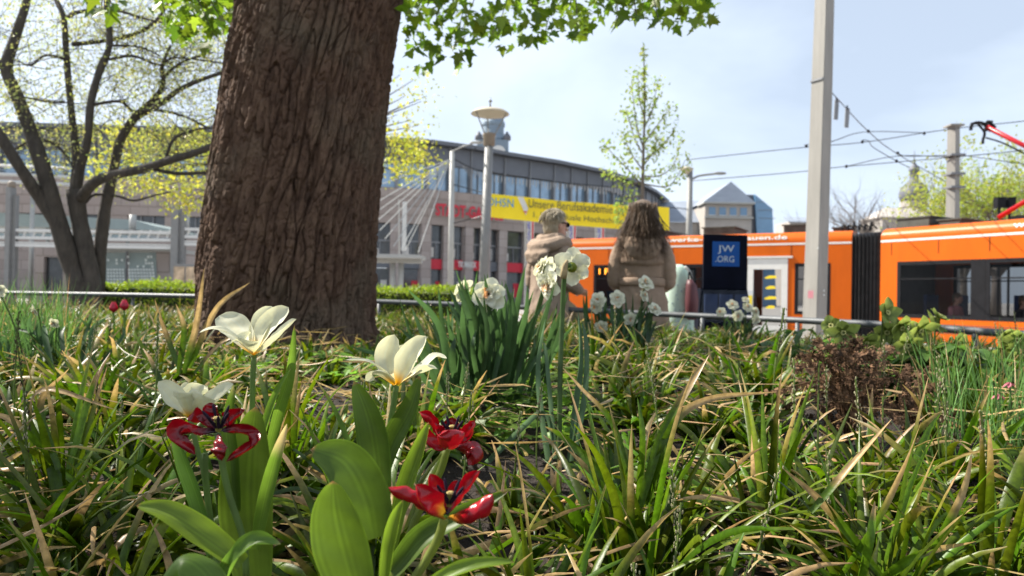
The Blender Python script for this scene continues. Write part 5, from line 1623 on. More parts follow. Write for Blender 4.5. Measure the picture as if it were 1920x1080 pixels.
# lower outline of the leaves in the picture: (px, py) pairs, right of the trunk and left of it
low_r = [(755, 95), (790, 150), (812, 150), (835, 120), (880, 150), (905, 95), (960, 112), (1005, 118), (1040, 85), (1075, 100), (1120, 52), (1180, 45), (1240, 55), (1290, 58), (1325, 68), (1345, 40)]
low_l = [(-20, -30), (70, 5), (110, 25), (150, 10), (200, 28), (250, 38), (285, 20), (310, 70), (345, 120), (380, 95), (410, 90), (440, 60)]
fringe = []
twig = None
def fringe_branch(start, mids, low, d0, d1, n, smin, smax, pw):
    global fringe
    tb = MB()
    path = spline([start] + mids, 24)
    tb.tube(path, [0.03 * (1 - 0.75 * i / 24) + 0.004 for i in range(25)], 6)
    br = tb.build('low_branch', M['bark_small'], maple, True)
    tw = MB()
    pos = []
    xs = [q[0] for q in low]; ys = [q[1] for q in low]
    for k in range(n):
        px = random.uniform(xs[0], xs[-1])
        lim = np.interp(px, xs, ys)
        py = lim - (lim + 70) * (random.random() ** pw) - 4
        dd = random.uniform(d0, d1)
        q = P(px, py, dd)
        pos.append((q, random.uniform(smin, smax)))
    # twigs: from the branch down through groups of leaves
    for k in range(26):
        q = random.choice(pos)[0]
        s = min(path, key=lambda c: (c - q).length)
        midp = s.lerp(q, 0.5) + V((0, 0, 0.05))
        tw.tube(spline([s, midp, q], 8), [0.006, 0.0055, 0.005, 0.0045, 0.004, 0.0035, 0.003, 0.0025, 0.002], 4)
    tw.build('twigs', M['bark_small'], br)
    return br, pos


brr, pr = fringe_branch(ttop - V((0, 0, 0.6)), [P(800, -260, 3.7), P(1000, -130, 3.8), P(1200, -60, 3.9), P(1360, -5, 4.0)], low_r, 3.0, 4.6, 215, 0.045, 0.085, 0.95)
brl, pl_ = fringe_branch(ttop - V((0, 0, 0.8)), [P(480, -220, 3.4), P(300, -110, 3.2), P(100, -60, 3.1), P(-60, -60, 3.0)], low_l, 2.7, 3.9, 110, 0.045, 0.085, 0.9)
for (x, y) in ((98, 14), (205, 30), (247, 38), (225, 18), (355, 145), (345, 118), (372, 108), (330, 80)):
    pl_.append((P(x, y - 12, 3.0), 0.085))
pr = sorted(pr, key=lambda q: -q[1])
nleaf = 0
for q, s in pr + pl_:
    if nleaf < 298:
        hang_leaf(q, s, brr if q.x > -0.6 else brl); nleaf += 1
extra = (pr + pl_)[298:]
# the rest of the crown, mostly above the picture
pos = []
tips = [e_[0] for e_ in ends]
while len(pos) < 2000:
    q = random.choice(tips)
    p = q + V((random.gauss(0, 0.42), random.gauss(0, 0.42), random.gauss(-0.1, 0.36)))
    s = proj(p)
    if s and -60 < s[0] < 1980 and s[1] > -40: continue
    if (p - CAM).length < 1.2 or p.z < 1.0: continue
    pos.append(tuple(p))
# denser low fringe that feathers the top edge of the picture
for k in range(1900):
    px = random.choice([random.uniform(755, 1340), random.uniform(755, 1340), random.uniform(290, 460)])
    lim = np.interp(px, [q[0] for q in low_r], [q[1] for q in low_r]) if px > 700 else np.interp(px, [q[0] for q in low_l], [q[1] for q in low_l])
    pos.append(tuple(P(px, lim - 16 - (lim + 90) * random.random() ** 0.75, random.uniform(3.4, 5.2))))
# unseen leafy bough, added to shade the near left corner of the bed
for k in range(950):
    p = V((-2.98, 1.6, 2.8)) + V((random.gauss(0, 0.3), random.gauss(0, 0.28), random.gauss(0, 0.25)))
    pos.append(tuple(p))
pos = np.array(pos)
rng.shuffle(pos)
for k in range(3):
    pk = pos[k::3]
    fo = leaf_cloud('foliage', pk, rng.uniform(0.035, 0.085, len(pk)), MAPLE[k], tint(GREEN, len(pk), 0.35), M['leaf'], maple, (0.6, 0.9, 1.1)[k])
    tag(fo, kind='stuff')

# ================================================================== forked tree at the left
LD = 9.0
fk = thing('forked_tree', 'many stemmed dark tree with crooked limbs and sparse young leaves at left', 'tree', V((P(160, 545, LD).x, P(160, 545, LD).y, PLAZA_Z)))
limbs = [
    ('limb', [(165, 690, 0), (146, 545, 0), (135, 500, 0), (107, 410, -.1), (82, 320, -.2), (55, 240, -.2), (30, 175, -.2), (12, 128, -.2), (28, 72, -.1), (45, 20, 0), (58, -30, .1)], [50, 46, 43, 40, 35, 30, 27, 26, 22, 19, 16]),
    ('limb', [(12, 128, -.2), (-15, 108, -.3), (-50, 60, -.3)], [20, 16, 12]),
    ('limb', [(112, 428, -.1), (80, 380, -.2), (40, 318, -.4), (0, 256, -.5), (-40, 200, -.6)], [30, 28, 26, 24, 20]),
    ('limb', [(170, 690, 0), (174, 545, .05), (163, 480, .05), (150, 420, .05), (140, 355, 0)], [44, 41, 39, 38, 37]),
    ('limb', [(140, 360, 0), (143, 300, 0), (134, 210, .1), (126, 125, .2), (122, 65, .2), (119, 30, .2), (104, -4, .3), (95, -40, .3)], [24, 19, 16, 15, 14, 13, 12, 10]),
    ('limb', [(142, 365, 0), (150, 315, -.05), (164, 265, -.1), (170, 195, -.1), (186, 135, 0), (204, 90, 0), (203, 35, .1), (196, -30, .1)], [26, 22, 18, 17, 17, 15, 13, 11]),
    ('limb', [(150, 372, 0), (175, 344, -.2), (205, 330, -.3), (262, 318, -.4), (320, 300, -.5), (370, 285, -.5), (425, 262, -.5)], [26, 24, 22, 20, 18, 16, 13]),
    ('limb', [(285, 316, -.4), (330, 325, -.4), (403, 323, -.3), (440, 320, -.3)], [10, 9, 8, 6]),
    ('limb', [(175, 690, .3), (185, 540, .25), (188, 470, .2), (196, 400, .2), (206, 350, .2), (215, 310, .25), (226, 262, .3), (252, 222, .3), (284, 192, .3), (306, 160, .3), (304, 125, .3), (320, 85, .4)], [34, 31, 29, 27, 25, 23, 22, 20, 16, 12, 9, 6]),
    ('limb', [(258, 218, .3), (300, 195, .2), (338, 167, .1), (390, 145, 0), (440, 130, 0)], [16, 14, 12, 10, 8]),
    ('limb', [(135, 83, .2), (200, 76, .3), (262, 60, .3), (296, 35, .3), (322, -5, .3)], [11, 10, 9, 8, 7]),
    ('limb', [(122, 35, .2), (150, 22, .1), (210, 18, .1), (280, 37, .1), (340, 48, .1)], [10, 9, 7, 6, 4]),
    ('limb', [(175, 196, -.1), (225, 190, -.1), (250, 208, 0), (300, 207, .1), (350, 220, .1), (395, 240, .1), (415, 218, .1)], [8, 8, 7, 7, 6, 5, 4]),
    ('limb', [(200, 112, 0), (250, 105, .1), (300, 122, .2), (330, 108, .2), (430, 120, .2)], [7, 7, 6, 5, 4]),
    ('limb', [(205, 85, 0), (262, 88, -.1), (300, 105, -.1)], [7, 5, 3]),
    ('limb', [(122, 110, .1), (85, 104, 0), (58, 122, 0), (28, 112, 0)], [7, 6, 5, 3]),
    ('limb', [(122, 192, .1), (85, 190, 0), (45, 182, 0)], [6, 5, 4]),
    ('limb', [(300, 155, .3), (320, 132, .3), (352, 112, .3), (400, 98, .3)], [8, 7, 6, 4]),
    ('limb', [(55, 265, -.2), (30, 278, -.2), (10, 290, -.2)], [6, 5, 3]),
    ('limb', [(82, 262, -.2), (105, 272, -.1), (130, 300, 0), (140, 330, 0)], [6, 6, 5, 4]),
    ('limb', [(160, 380, .1), (178, 365, .1), (220, 368, .2), (252, 376, .2), (290, 366, .2), (320, 360, .2)], [8, 7, 6, 6, 5, 3]),
    ('limb', [(310, 302, -.4), (325, 262, -.4), (360, 245, -.4), (395, 240, -.4)], [8, 7, 5, 4]),
]
tips = []
twl = MB()
for nm_, pts, ws in limbs:
    q = [P(x, y, LD + dz) for x, y, dz in pts]
    sp = spline(q, len(q) * 4)
    rr = list(np.interp(np.linspace(0, len(q) - 1, len(sp)), np.arange(len(q)), [w * 0.385 / F * LD for w in ws]))
    rr = [r * (1 + 0.12 * mnoise.noise(p * 5)) for r, p in zip(rr, sp)]
    mm = MB(); mm.tube(sp, rr, 12 if ws[0] > 20 else 7); mm.build(nm_, M['bark_small'], fk, True)
    for p, r in zip(sp, rr):
        if p.z > 1.95 and r < 0.11:
            for _ in range(2 if r < 0.06 else 1):
                if random.random() < 0.6:
                    d_ = V((random.gauss(0, 1), random.gauss(0.8, 0.6), random.gauss(0.35, 0.8)))
                    en = []
                    grow(twl, p, d_, random.uniform(0.4, 0.9), 0.005, 1, en, 4, 0.9, 0.1, (2, 4))
                    tips.extend(en)
twl.build('twigs', M['bark_small'], fk)
pos = []
for p, d_, lv in tips:
    for _ in range(random.randint(3, 7)):
        pos.append(tuple(p + V((random.gauss(0, 0.07), random.gauss(0, 0.06), random.gauss(0, 0.05)))))
pos = np.array(pos)
fo = leaf_cloud('foliage', pos, rng.uniform(0.022, 0.046, len(pos)), SMALL, tint((0.36, 0.38, 0.13), len(pos), 0.3), M['leaf'], fk, 1.0)
tag(fo, kind='stuff')

# ================================================================== yellow-green flowering tree behind the big trunk
YD = 15.0
yb = P(575, 545, YD)
yt = thing('flowering_tree', 'yellow green blossoming tree behind the thick trunk', 'tree', V((yb.x, yb.y, PLAZA_Z)))
tr_ = MB(); fork = P(575, 330, YD)
tr_.tube([V((yb.x, yb.y, PLAZA_Z)), yb.lerp(fork, 0.5), fork], [0.2, 0.16, 0.13], 10); tr_.build('trunk', M['bark_small'], yt, True)
brn = MB(); pos = []
cl = [(x, y, 1) for x, y in ((250, 262), (300, 252), (345, 262), (385, 252), (270, 300), (340, 345), (300, 350), (260, 345), (350, 370), (385, 330), (230, 285), (400, 285), (200, 300), (320, 320), (180, 330), (365, 300), (240, 330), (350, 382), (225, 250))]
cl += [(x, y, 2) for x, y in ((750, 270), (765, 290), (780, 275), (745, 310), (760, 325), (790, 300), (742, 250))]
cl += [(x, y, 3) for x, y in ((760, 180), (775, 150), (790, 190), (745, 215), (800, 180), (770, 225), (750, 140), (785, 235))]
for x, y, kk in cl:
    c_ = P(x, y, YD + random.uniform(-0.8, 0.8))
    brn.tube(spline([fork, fork.lerp(c_, 0.5) + V((0, 0, 0.25)), c_], 8), [0.05, 0.045, 0.04, 0.03, 0.025, 0.02, 0.015, 0.01, 0.006], 4)
    for _ in range({1: 120, 2: 110, 3: 22}[kk]):
        pos.append(tuple(c_ + V((random.gauss(0, 0.24), random.gauss(0, 0.3), random.gauss(0, 0.14)))))
brn.build('branches', M['bark_small'], yt)
pos = np.array(pos)
fo = leaf_cloud('blossom', pos, rng.uniform(0.06, 0.11, len(pos)), SMALL, tint((0.37, 0.375, 0.05), len(pos), 0.3), M['leaf'], yt, 1.0)
tag(fo, kind='stuff')

# ================================================================== slender young tree
ND = 14.0
nb_ = P(1203, 545, ND)
yg = thing('young_tree', 'slender young tree with fresh leaves rising behind the long haired woman', 'tree', V((nb_.x, nb_.y, PLAZA_Z)))
st = [V((nb_.x, nb_.y, PLAZA_Z)), P(1204, 400, ND), P(1206, 300, ND), P(1209, 180, ND), P(1206, 80, ND)]
mm = MB(); mm.tube(spline(st, 20), list(np.linspace(0.05, 0.006, 21)), 8); mm.build('trunk', M['twig_pale'], yg, True)
brs = [((1205, 350), (1180, 320), (1150, 290), (1133, 268)), ((1205, 340), (1175, 345), (1150, 330), (1142, 318)), ((1205, 365), (1175, 375), (1162, 395), (1160, 412)), ((1206, 330), (1235, 330), (1262, 310), (1278, 262)), ((1206, 345), (1250, 350), (1270, 330), (1285, 300)),
       ((1206, 290), (1190, 260), (1178, 220), (1172, 205)), ((1207, 280), (1195, 240), (1188, 190), (1184, 148)), ((1207, 270), (1225, 245), (1248, 215), (1258, 202)), ((1208, 240), (1222, 210), (1228, 180), (1234, 152)), ((1207, 300), (1235, 280), (1255, 258), (1266, 236)),
       ((1208, 220), (1200, 190), (1198, 160), (1195, 132)), ((1206, 320), (1185, 290), (1172, 262), (1168, 250)), ((1206, 310), (1222, 290), (1230, 270), (1228, 250))]
pos = []
bm2 = MB()
for br in brs:
    dz = random.uniform(-0.35, 0.35)
    q = [P(x, y, ND + dz * i / 3) for i, (x, y) in enumerate(br)]
    sp = spline(q, 12)
    bm2.tube(sp, list(np.linspace(0.016, 0.004, 13)), 5)
    for p in sp[3:]:
        for _ in range(random.randint(6, 13)):
            pos.append(tuple(p + V((random.gauss(0, 0.075), random.gauss(0, 0.1), random.gauss(0, 0.075)))))
for p in spline(st, 60)[22:59]:
    for _ in range(random.randint(4, 10)):
        w = 0.13 * min(1, max(0.15, (4.6 - p.z) / 1.5)); pos.append(tuple(p + V((random.gauss(0, w), random.gauss(0, w), random.gauss(0, 0.06)))))
bm2.build('branches', M['twig_pale'], yg, True)
pos = np.array(pos)
tag(leaf_cloud('foliage', pos, rng.uniform(0.05, 0.1, len(pos)), SMALL, tint((0.24, 0.31, 0.06), len(pos), 0.3), M['leaf'], yg, 0.9), kind='stuff')

# ================================================================== trees behind the tram
def far_tree(name, label, px, d, py_top, rad, leaves, col, lev=3, spread=0.6, lsize=(0.15, 0.3), bark='bark_far'):
    b = P(px, 545, d); top = P(px, py_top, d).z
    o = thing(name, label, 'tree', V((b.x, b.y, PLAZA_Z)), 'trees behind the tram')
    H = top - PLAZA_Z
    mb = MB(); mb.tube([V((b.x, b.y, PLAZA_Z)), V((b.x, b.y, PLAZA_Z + H * 0.4))], [0.035 * H, 0.025 * H], 7); mb.build('trunk', M[bark], o, True)
    mb = MB(); en = []
    for k in range(7):
        a = k * 0.9 + random.random()
        grow(mb, V((b.x, b.y, PLAZA_Z + H * random.uniform(0.25, 0.42))), V((math.cos(a) * rad, math.sin(a) * rad, H * 0.42)), H * random.uniform(0.4, 0.52), 0.02 * H, lev, en, 5, spread, 0.12, (4, 5))
    mb.build('branches', M[bark], o)
    if leaves:
        pts = [en[i % len(en)][0] for i in rng.integers(0, len(en), leaves)]
        pos = np.array([tuple(p + V((random.gauss(0, 0.5), random.gauss(0, 0.5), random.gauss(0, 0.4)))) for p in pts])
        tag(leaf_cloud('foliage', pos, rng.uniform(*lsize, len(pos)), SMALL, tint(col, len(pos), 0.3), M['leaf'], o), kind='stuff')
    return o


far_tree('bare_tree', 'bare grey tree just right of the tall tram mast', 1600, 78, 372, 4.5, 0, None)
far_tree('bare_tree', 'bare grey tree left of the onion dome', 1648, 74, 375, 4.5, 0, None)
far_tree('leafing_tree', 'half bare tree with first leaves behind the shorter mast', 1806, 62, 350, 1.5, 500, (0.25, 0.27, 0.06), 3, 0.35)
far_tree('leafing_tree', 'fresh yellow green tree right of the shorter mast', 1868, 56, 315, 4.5, 8000, (0.30, 0.33, 0.045))
far_tree('leafing_tree', 'fresh green tree at the right picture edge behind the pantograph', 1935, 54, 322, 5, 6000, (0.24, 0.3, 0.045))

# ================================================================== clipped hedge behind the railing
hd = thing('hedge', 'low clipped bright green box hedge behind the railing', 'hedge', V((-3.0, 9.6, PLAZA_Z)))
hx0, hx1, hy = P(186, 540, 9.4).x, P(905, 540, 9.4).x, 9.6
hzt = 0.54
mm = MB(); mm.box(hx0 + 0.05, hx1 - 0.05, hy - 0.3, hy + 0.3, PLAZA_Z, hzt - 0.05); mm.build('core', M['hedge_core'], hd)
n = 15000
fx = rng.uniform(hx0, hx1, n); side = rng.random(n) < 0.55
fy = np.where(side, hy - 0.33 + rng.normal(0, 0.03, n), rng.uniform(hy - 0.35, hy + 0.35, n))
fz = np.where(side, rng.uniform(-0.2, hzt, n), hzt + rng.normal(0, 0.025, n) + 0.02 * np.sin(fx * 5))
pos = np.stack([fx, fy, fz], 1)
tag(leaf_cloud('foliage', pos, rng.uniform(0.025, 0.045, n), SMALL, tint((0.2, 0.27, 0.02), n, 0.3), M['leaf'], hd), kind='stuff')
# ================================================================== strap-leaved grass
def blades(base, az, th0, curl, L, W, dead, green, K, fold=0.22, seedv=0):
    n = len(base)
    P_ = np.zeros((n, K + 1, 3)); P_[:, 0] = base
    T = np.zeros((n, K + 1, 3))
    drift = rng.normal(0, 0.25, n)
    for k in range(K + 1):
        t = k / K
        th_ = np.minimum(th0 + curl * t ** 1.5, 2.75)
        a = az + drift * t
        T[:, k] = np.stack([np.sin(th_) * np.cos(a), np.sin(th_) * np.sin(a), np.cos(th_)], 1)
        if k < K:
            P_[:, k + 1] = P_[:, k] + T[:, k] * (L / K)[:, None]
    P_[:, :, 2] = np.maximum(P_[:, :, 2], (base[:, 2] + 0.006)[:, None] - 0.01 * (np.arange(K + 1) == 0))
    side = np.stack([-np.sin(az), np.cos(az), np.zeros(n)], 1)[:, None, :].repeat(K + 1, 1)
    nrm = np.cross(side, T); nrm /= np.linalg.norm(nrm, axis=2, keepdims=True) + 1e-9
    tw = rng.normal(0, 0.9, n)[:, None] * np.linspace(0, 1, K + 1)[None]
    s2 = side * np.cos(tw)[..., None] + nrm * np.sin(tw)[..., None]
    n2 = -side * np.sin(tw)[..., None] + nrm * np.cos(tw)[..., None]
    t = np.linspace(0, 1, K + 1)
    w = (0.6 + 0.4 * np.minimum(1, t * 4)) * np.maximum(1 - t ** 2.6, 0.03) ** 0.8
    ww = W[:, None] * w[None] * 0.5
    fo = fold * W[:, None] * w[None]
    V3 = np.stack([P_ - s2 * ww[..., None], P_ + n2 * -fo[..., None], P_ + s2 * ww[..., None]], 2)
    vv = V3.reshape(-1, 3)
    q = []
    for k in range(K):
        for j in range(2):
            a = k * 3 + j
            q.append((a, a + 1, a + 4, a + 3))
    q = np.array(q)
    ff = (q[None] + (np.arange(n) * (K + 1) * 3)[:, None, None]).reshape(-1, 4)
    tan = np.array([0.34, 0.235, 0.108])[None] * rng.uniform(0.6, 1.15, (n, 1)) * np.array([1, 1, 1])[None] * rng.uniform(0.92, 1.08, (n, 3))
    mixf = np.clip((t[None] - dead[:, None] + 0.06) / 0.12, 0, 1)[..., None]
    rust = np.clip(1 - np.abs(t[None] - dead[:, None] + 0.04) / 0.07, 0, 1)[..., None]
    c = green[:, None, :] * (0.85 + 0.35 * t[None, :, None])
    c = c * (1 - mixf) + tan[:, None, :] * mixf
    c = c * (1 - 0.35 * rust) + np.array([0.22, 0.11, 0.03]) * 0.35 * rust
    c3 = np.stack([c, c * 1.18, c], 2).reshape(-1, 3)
    return vv, ff, np.clip(c3, 0, 1)


GR = np.array([0.048, 0.092, 0.003])
TULIP_ZONE = lambda s: 225 < s[0] < 985 and s[2] < 0.86
avoid = []       # (x, y, radius) bare spots


def clump_params(n, c, size, lean=(0.12, 1.1)):
    az = rng.uniform(0, 2 * np.pi, n)
    rad = rng.uniform(0, 0.035, n)
    b = np.stack([c[0] + rad * np.cos(az), c[1] + rad * np.sin(az), np.full(n, c[2] - 0.012)], 1)
    th0 = rng.uniform(*lean, n)
    curl = rng.gamma(2.4, 0.5, n)
    L = size * rng.uniform(0.6, 1.2, n)
    r = rng.random(n)
    dead = np.where(r < 0.07, rng.uniform(-0.1, 0.15, n), np.where(r < 0.44, rng.uniform(0.6, 0.98, n), 1.3))
    L = np.where(dead < 0.2, L * 0.9, np.where(dead < 1, L * 1.18, L)); th0 = np.where(dead < 0.2, th0 + 0.35, th0)
    g = GR[None] * rng.uniform(0.35, 1.5, (n, 1)) * np.stack([rng.uniform(0.8, 1.5, n), np.ones(n), rng.uniform(0.7, 1.3, n)], 1)
    return b, az, th0, curl, L, dead, g


sets = {9: [], 6: [], 4: []}
def put_clump(x, y, size, wid, n, K):
    z = soil_z(x, y)
    b, az, th0, curl, L, dead, g = clump_params(n, (x, y, z), size)
    sets[K].append((b, az, th0, curl, L, wid * rng.uniform(0.65, 1.25, n), dead, g))


def cells(y0, y1, st):
    y = y0
    while y < y1:
        x = -0.8 * y - 0.55
        while x < 0.8 * y + 0.45:
            yield x + random.uniform(-.45, .45) * st, y + random.uniform(-.45, .45) * st
            x += st
        y += st


TR_XY = (tbase.x, tbase.y)
DAFF = [(P(905, 700, 1.85).x, 1.85, 0.17), (P(1000, 700, 2.0).x, 2.05, 0.1)]
for y0, y1, st, K in ((0.55, 1.65, 0.17, 9), (1.65, 3.0, 0.2, 6), (3.0, 7.6, 0.23, 4)):
    for x, y in cells(y0, y1, st):
        if not in_bed(x, y) or (x - TR_XY[0]) ** 2 + (y - TR_XY[1]) ** 2 < 0.5 ** 2: continue
        z = soil_z(x, y)
        s = proj((x, y, z))
        if s is None: continue
        if y < 0.6 and not (s[0] > 1000 or s[0] < 200): continue
        if any((x - a) ** 2 + (y - b) ** 2 < r * r for a, b, r in DAFF): continue
        # bare earth beside the daffodils
        if 860 < s[0] < 1065 and 1.35 < y < 2.1: continue
        if 1480 < s[0] < 1780 and 1.5 < y < 2.15: continue
        size = 0.225 if y < 1.25 else 0.19 if y < 1.65 else 0.18 if y < 3 else 0.165
        n = 40 if y < 1.65 else 40 if y < 3 else 32
        if TULIP_ZONE(s): size *= 0.72
        if 340 < s[0] < 740 and 1.5 < y < 3.4: size *= 0.62
        if 850 < s[0] < 1090 and 0.92 < y <= 1.4: size *= 0.55
        if s[0] > 1250 and y > 2.2: size *= 0.8
        hgt = mnoise.noise(V((x * 1.7, y * 1.7, 8))) * 0.5 + 1
        put_clump(x, y, size * hgt, 0.017 if y < 3 else 0.013, n, K)
vv, ff, cc, off = [], [], [], 0
for K, lst in sets.items():
    cat_ = [np.concatenate(q) for q in zip(*lst)]
    b, az, th0, curl, L, W_, dead, g = cat_
    v_, f_, c_ = blades(b, az, th0, curl, L, W_, dead, g, K)
    vv.append(v_); ff.append(f_ + off); cc.append(c_); off += len(v_)
# loose dead straw lying between the clumps
n = 1000
yy = rng.uniform(0.7, 3.4, n); xx = (rng.uniform(-1, 1, n)) * (0.75 * yy + 0.3)
bz = np.array([soil_z(a, b) for a, b in zip(xx, yy)]) + rng.uniform(0.01, 0.14, n)
v_, f_, c_ = blades(np.stack([xx, yy, bz], 1), rng.uniform(0, 6.28, n), rng.uniform(1.2, 1.75, n), rng.normal(0.1, 0.3, n), rng.uniform(0.06, 0.2, n), rng.uniform(0.003, 0.009, n), np.full(n, -0.2), np.tile(GR, (n, 1)), 6)
vv.append(v_); ff.append(f_ + off); cc.append(c_); off += len(v_)
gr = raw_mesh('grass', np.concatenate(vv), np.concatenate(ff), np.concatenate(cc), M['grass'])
tag(gr, 'dense strap leaved green grass with dry tan tips covering the flower bed', 'grass', kind='stuff')

# fine upright grass at both picture edges
def fine_grass(x0, x1, y0, y1, d0, d1, n, L0, L1, name, label):
    bs, az, L = [], [], []
    for k in range(n):
        d = random.uniform(d0, d1); px = random.uniform(x0, x1)
        q = P(px, 700, d)
        bs.append((q.x, q.y, soil_z(q.x, q.y))); L.append(random.uniform(L0, L1))
    n = len(bs)
    g = np.array([0.07, 0.14, 0.035])[None] * rng.uniform(0.7, 1.5, (n, 1))
    v_, f_, c_ = blades(np.array(bs), rng.uniform(0, 6.28, n), np.abs(rng.normal(0, 0.25, n)), np.abs(rng.normal(0.2, 0.35, n)), np.array(L), rng.uniform(0.0025, 0.0045, n), np.where(rng.random(n) < 0.12, 0.6, 1.3), g, 7)
    tag(raw_mesh(name, v_, f_, c_, M['grass'], base=bs[0]), label, 'grass', kind='stuff')


fine_grass(-60, 130, 0, 0, 2.0, 2.7, 420, 0.2, 0.36, 'fine_grass', 'fine upright bright green grass at the left picture edge')
fine_grass(1740, 1990, 0, 0, 1.35, 1.9, 190, 0.16, 0.3, 'fine_grass', 'thin upright grass blades at the right picture edge')

# prominent tufts in front, leaf by leaf
tufts = [(1195, 955, 1.0, 42, 0.27, 'large strap leaved tuft with upright green blades below the tall daffodil'), (1440, 900, 1.12, 30, 0.24, 'strap leaved tuft with tan tips in front of the brown fern'), (1640, 990, 0.95, 30, 0.25, 'strap leaved tuft with long tan blades near the lower right corner'),
         (1850, 960, 1.0, 26, 0.22, 'strap leaved tuft at the lower right picture edge'), (120, 800, 1.2, 30, 0.25, 'strap leaved tuft at the left picture edge below the fine grass'), (540, 770, 1.3, 30, 0.24, 'strap leaved tuft between the two white tulips'), (1040, 1010, 0.85, 22, 0.2, 'low spreading tuft right of the lowest red tulip')]
for px, py, d, n, size, lab in tufts:
    q = P(px, py, d); z = soil_z(q.x, q.y)
    b, az, th0, curl, L, dead, g = clump_params(n, (q.x, q.y, z), size, (0.02, 0.6))
    dead = np.where(dead < 0.2, rng.uniform(0.5, 0.9, n), dead)
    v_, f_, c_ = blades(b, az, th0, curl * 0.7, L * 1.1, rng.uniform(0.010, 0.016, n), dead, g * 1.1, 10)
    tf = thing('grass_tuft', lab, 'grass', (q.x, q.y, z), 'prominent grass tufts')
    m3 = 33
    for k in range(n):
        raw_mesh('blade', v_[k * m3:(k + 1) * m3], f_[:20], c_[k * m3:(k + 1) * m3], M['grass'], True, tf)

# long half-dry blades that stand out against the trunk and the soil
def long_blades(label, d, rows):
    q = P(rows[0][0][0][0], rows[0][0][0][1], d)
    tf = thing('grass_tuft', label, 'grass', (q.x, q.y, soil_z(q.x, q.y)), 'prominent grass tufts')
    for pts, w, dead in rows:
        g0 = np.array([0.06, 0.115, 0.006]) * random.uniform(0.7, 1.2); t0 = np.array([0.34, 0.23, 0.11]) * random.uniform(0.8, 1.1)
        def colf(t, s, g0=g0, t0=t0, dead=dead):
            m_ = min(1, max(0, (t - dead + 0.05) / 0.12)); r_ = max(0, 1 - abs(t - dead) / 0.06)
            c = g0 * (1 - m_) + t0 * m_ * (1 + 0.14 * math.sin(s * 9 + t * 3))
            c = c * (1 - 0.4 * r_) + np.array([0.16, 0.08, 0.025]) * 0.4 * r_
            return tuple(c * (1.15 if abs(s) < 0.2 else 1.0))
        W_ = w * d / F
        mb = MB(); mb.ribbon([P(x, y, d + random.uniform(-0.02, 0.02)) for x, y in pts], lambda t: W_ * (0.7 + 0.3 * min(1, t * 4)) * max(1 - t ** 3, 0.02) ** 0.8, (random.gauss(0, 0.5), -0.8, 0.5), 0.16, 14, 2, colf, 0.05, random.gauss(0, 0.7), seed=random.random() * 9)
        mb.build('blade', M['grass'], tf, True)


long_blades('tuft of long green blades with straw tips leaning across the bare soil', 1.06, [
    ([(1200, 950), (1240, 820), (1290, 730), (1330, 665)], 19, 0.58), ([(1210, 945), (1260, 800), (1330, 748), (1455, 735)], 17, 0.45), ([(1190, 940), (1150, 800), (1090, 730), (1055, 690)], 14, 0.5),
    ([(1180, 950), (1120, 880), (1060, 822), (1022, 800)], 17, 0.9), ([(1195, 940), (1203, 820), (1195, 745)], 18, 1.3), ([(1215, 940), (1245, 840), (1268, 770)], 21, 1.3), ([(1190, 950), (1165, 860), (1150, 800)], 18, 0.85), ([(1225, 950), (1290, 870), (1320, 800)], 17, 0.9)])
long_blades('tuft of wide blades with long pale straw tips near the lower right corner', 0.88, [
    ([(1560, 1100), (1640, 980), (1690, 880), (1727, 792)], 21, 0.45), ([(1650, 1080), (1590, 1000), (1530, 930), (1468, 878)], 19, 0.5), ([(1700, 1100), (1765, 1000), (1805, 920), (1822, 850)], 19, 0.5), ([(1520, 960), (1590, 880), (1672, 786)], 15, 0.35),
    ([(1610, 1100), (1630, 1010), (1640, 940)], 20, 0.8), ([(1580, 1100), (1500, 1050), (1420, 1040)], 18, 0.85), ([(1640, 1100), (1720, 1040), (1830, 1015)], 19, 0.6)])
long_blades('dry straw coloured tuft leaning against the foot of the thick trunk', 1.5, [
    ([(345, 700), (368, 610), (383, 503)], 13, 0.32), ([(355, 690), (405, 580), (468, 530)], 12, 0.22), ([(340, 700), (310, 620), (290, 560)], 11, 0.4), ([(365, 700), (420, 640), (500, 610)], 11, 0.2), ([(335, 700), (345, 620), (330, 570)], 12, 0.6)])
long_blades('tuft with broad flattened straw blades at the left picture edge', 1.12, [
    ([(110, 880), (60, 790), (85, 730), (215, 768)], 18, 0.4), ([(120, 880), (40, 800), (-20, 770)], 16, 0.5), ([(130, 880), (165, 760), (185, 690)], 17, 0.8), ([(110, 880), (75, 760), (130, 690)], 15, 0.5), ([(140, 880), (220, 800), (265, 760)], 15, 0.9)])

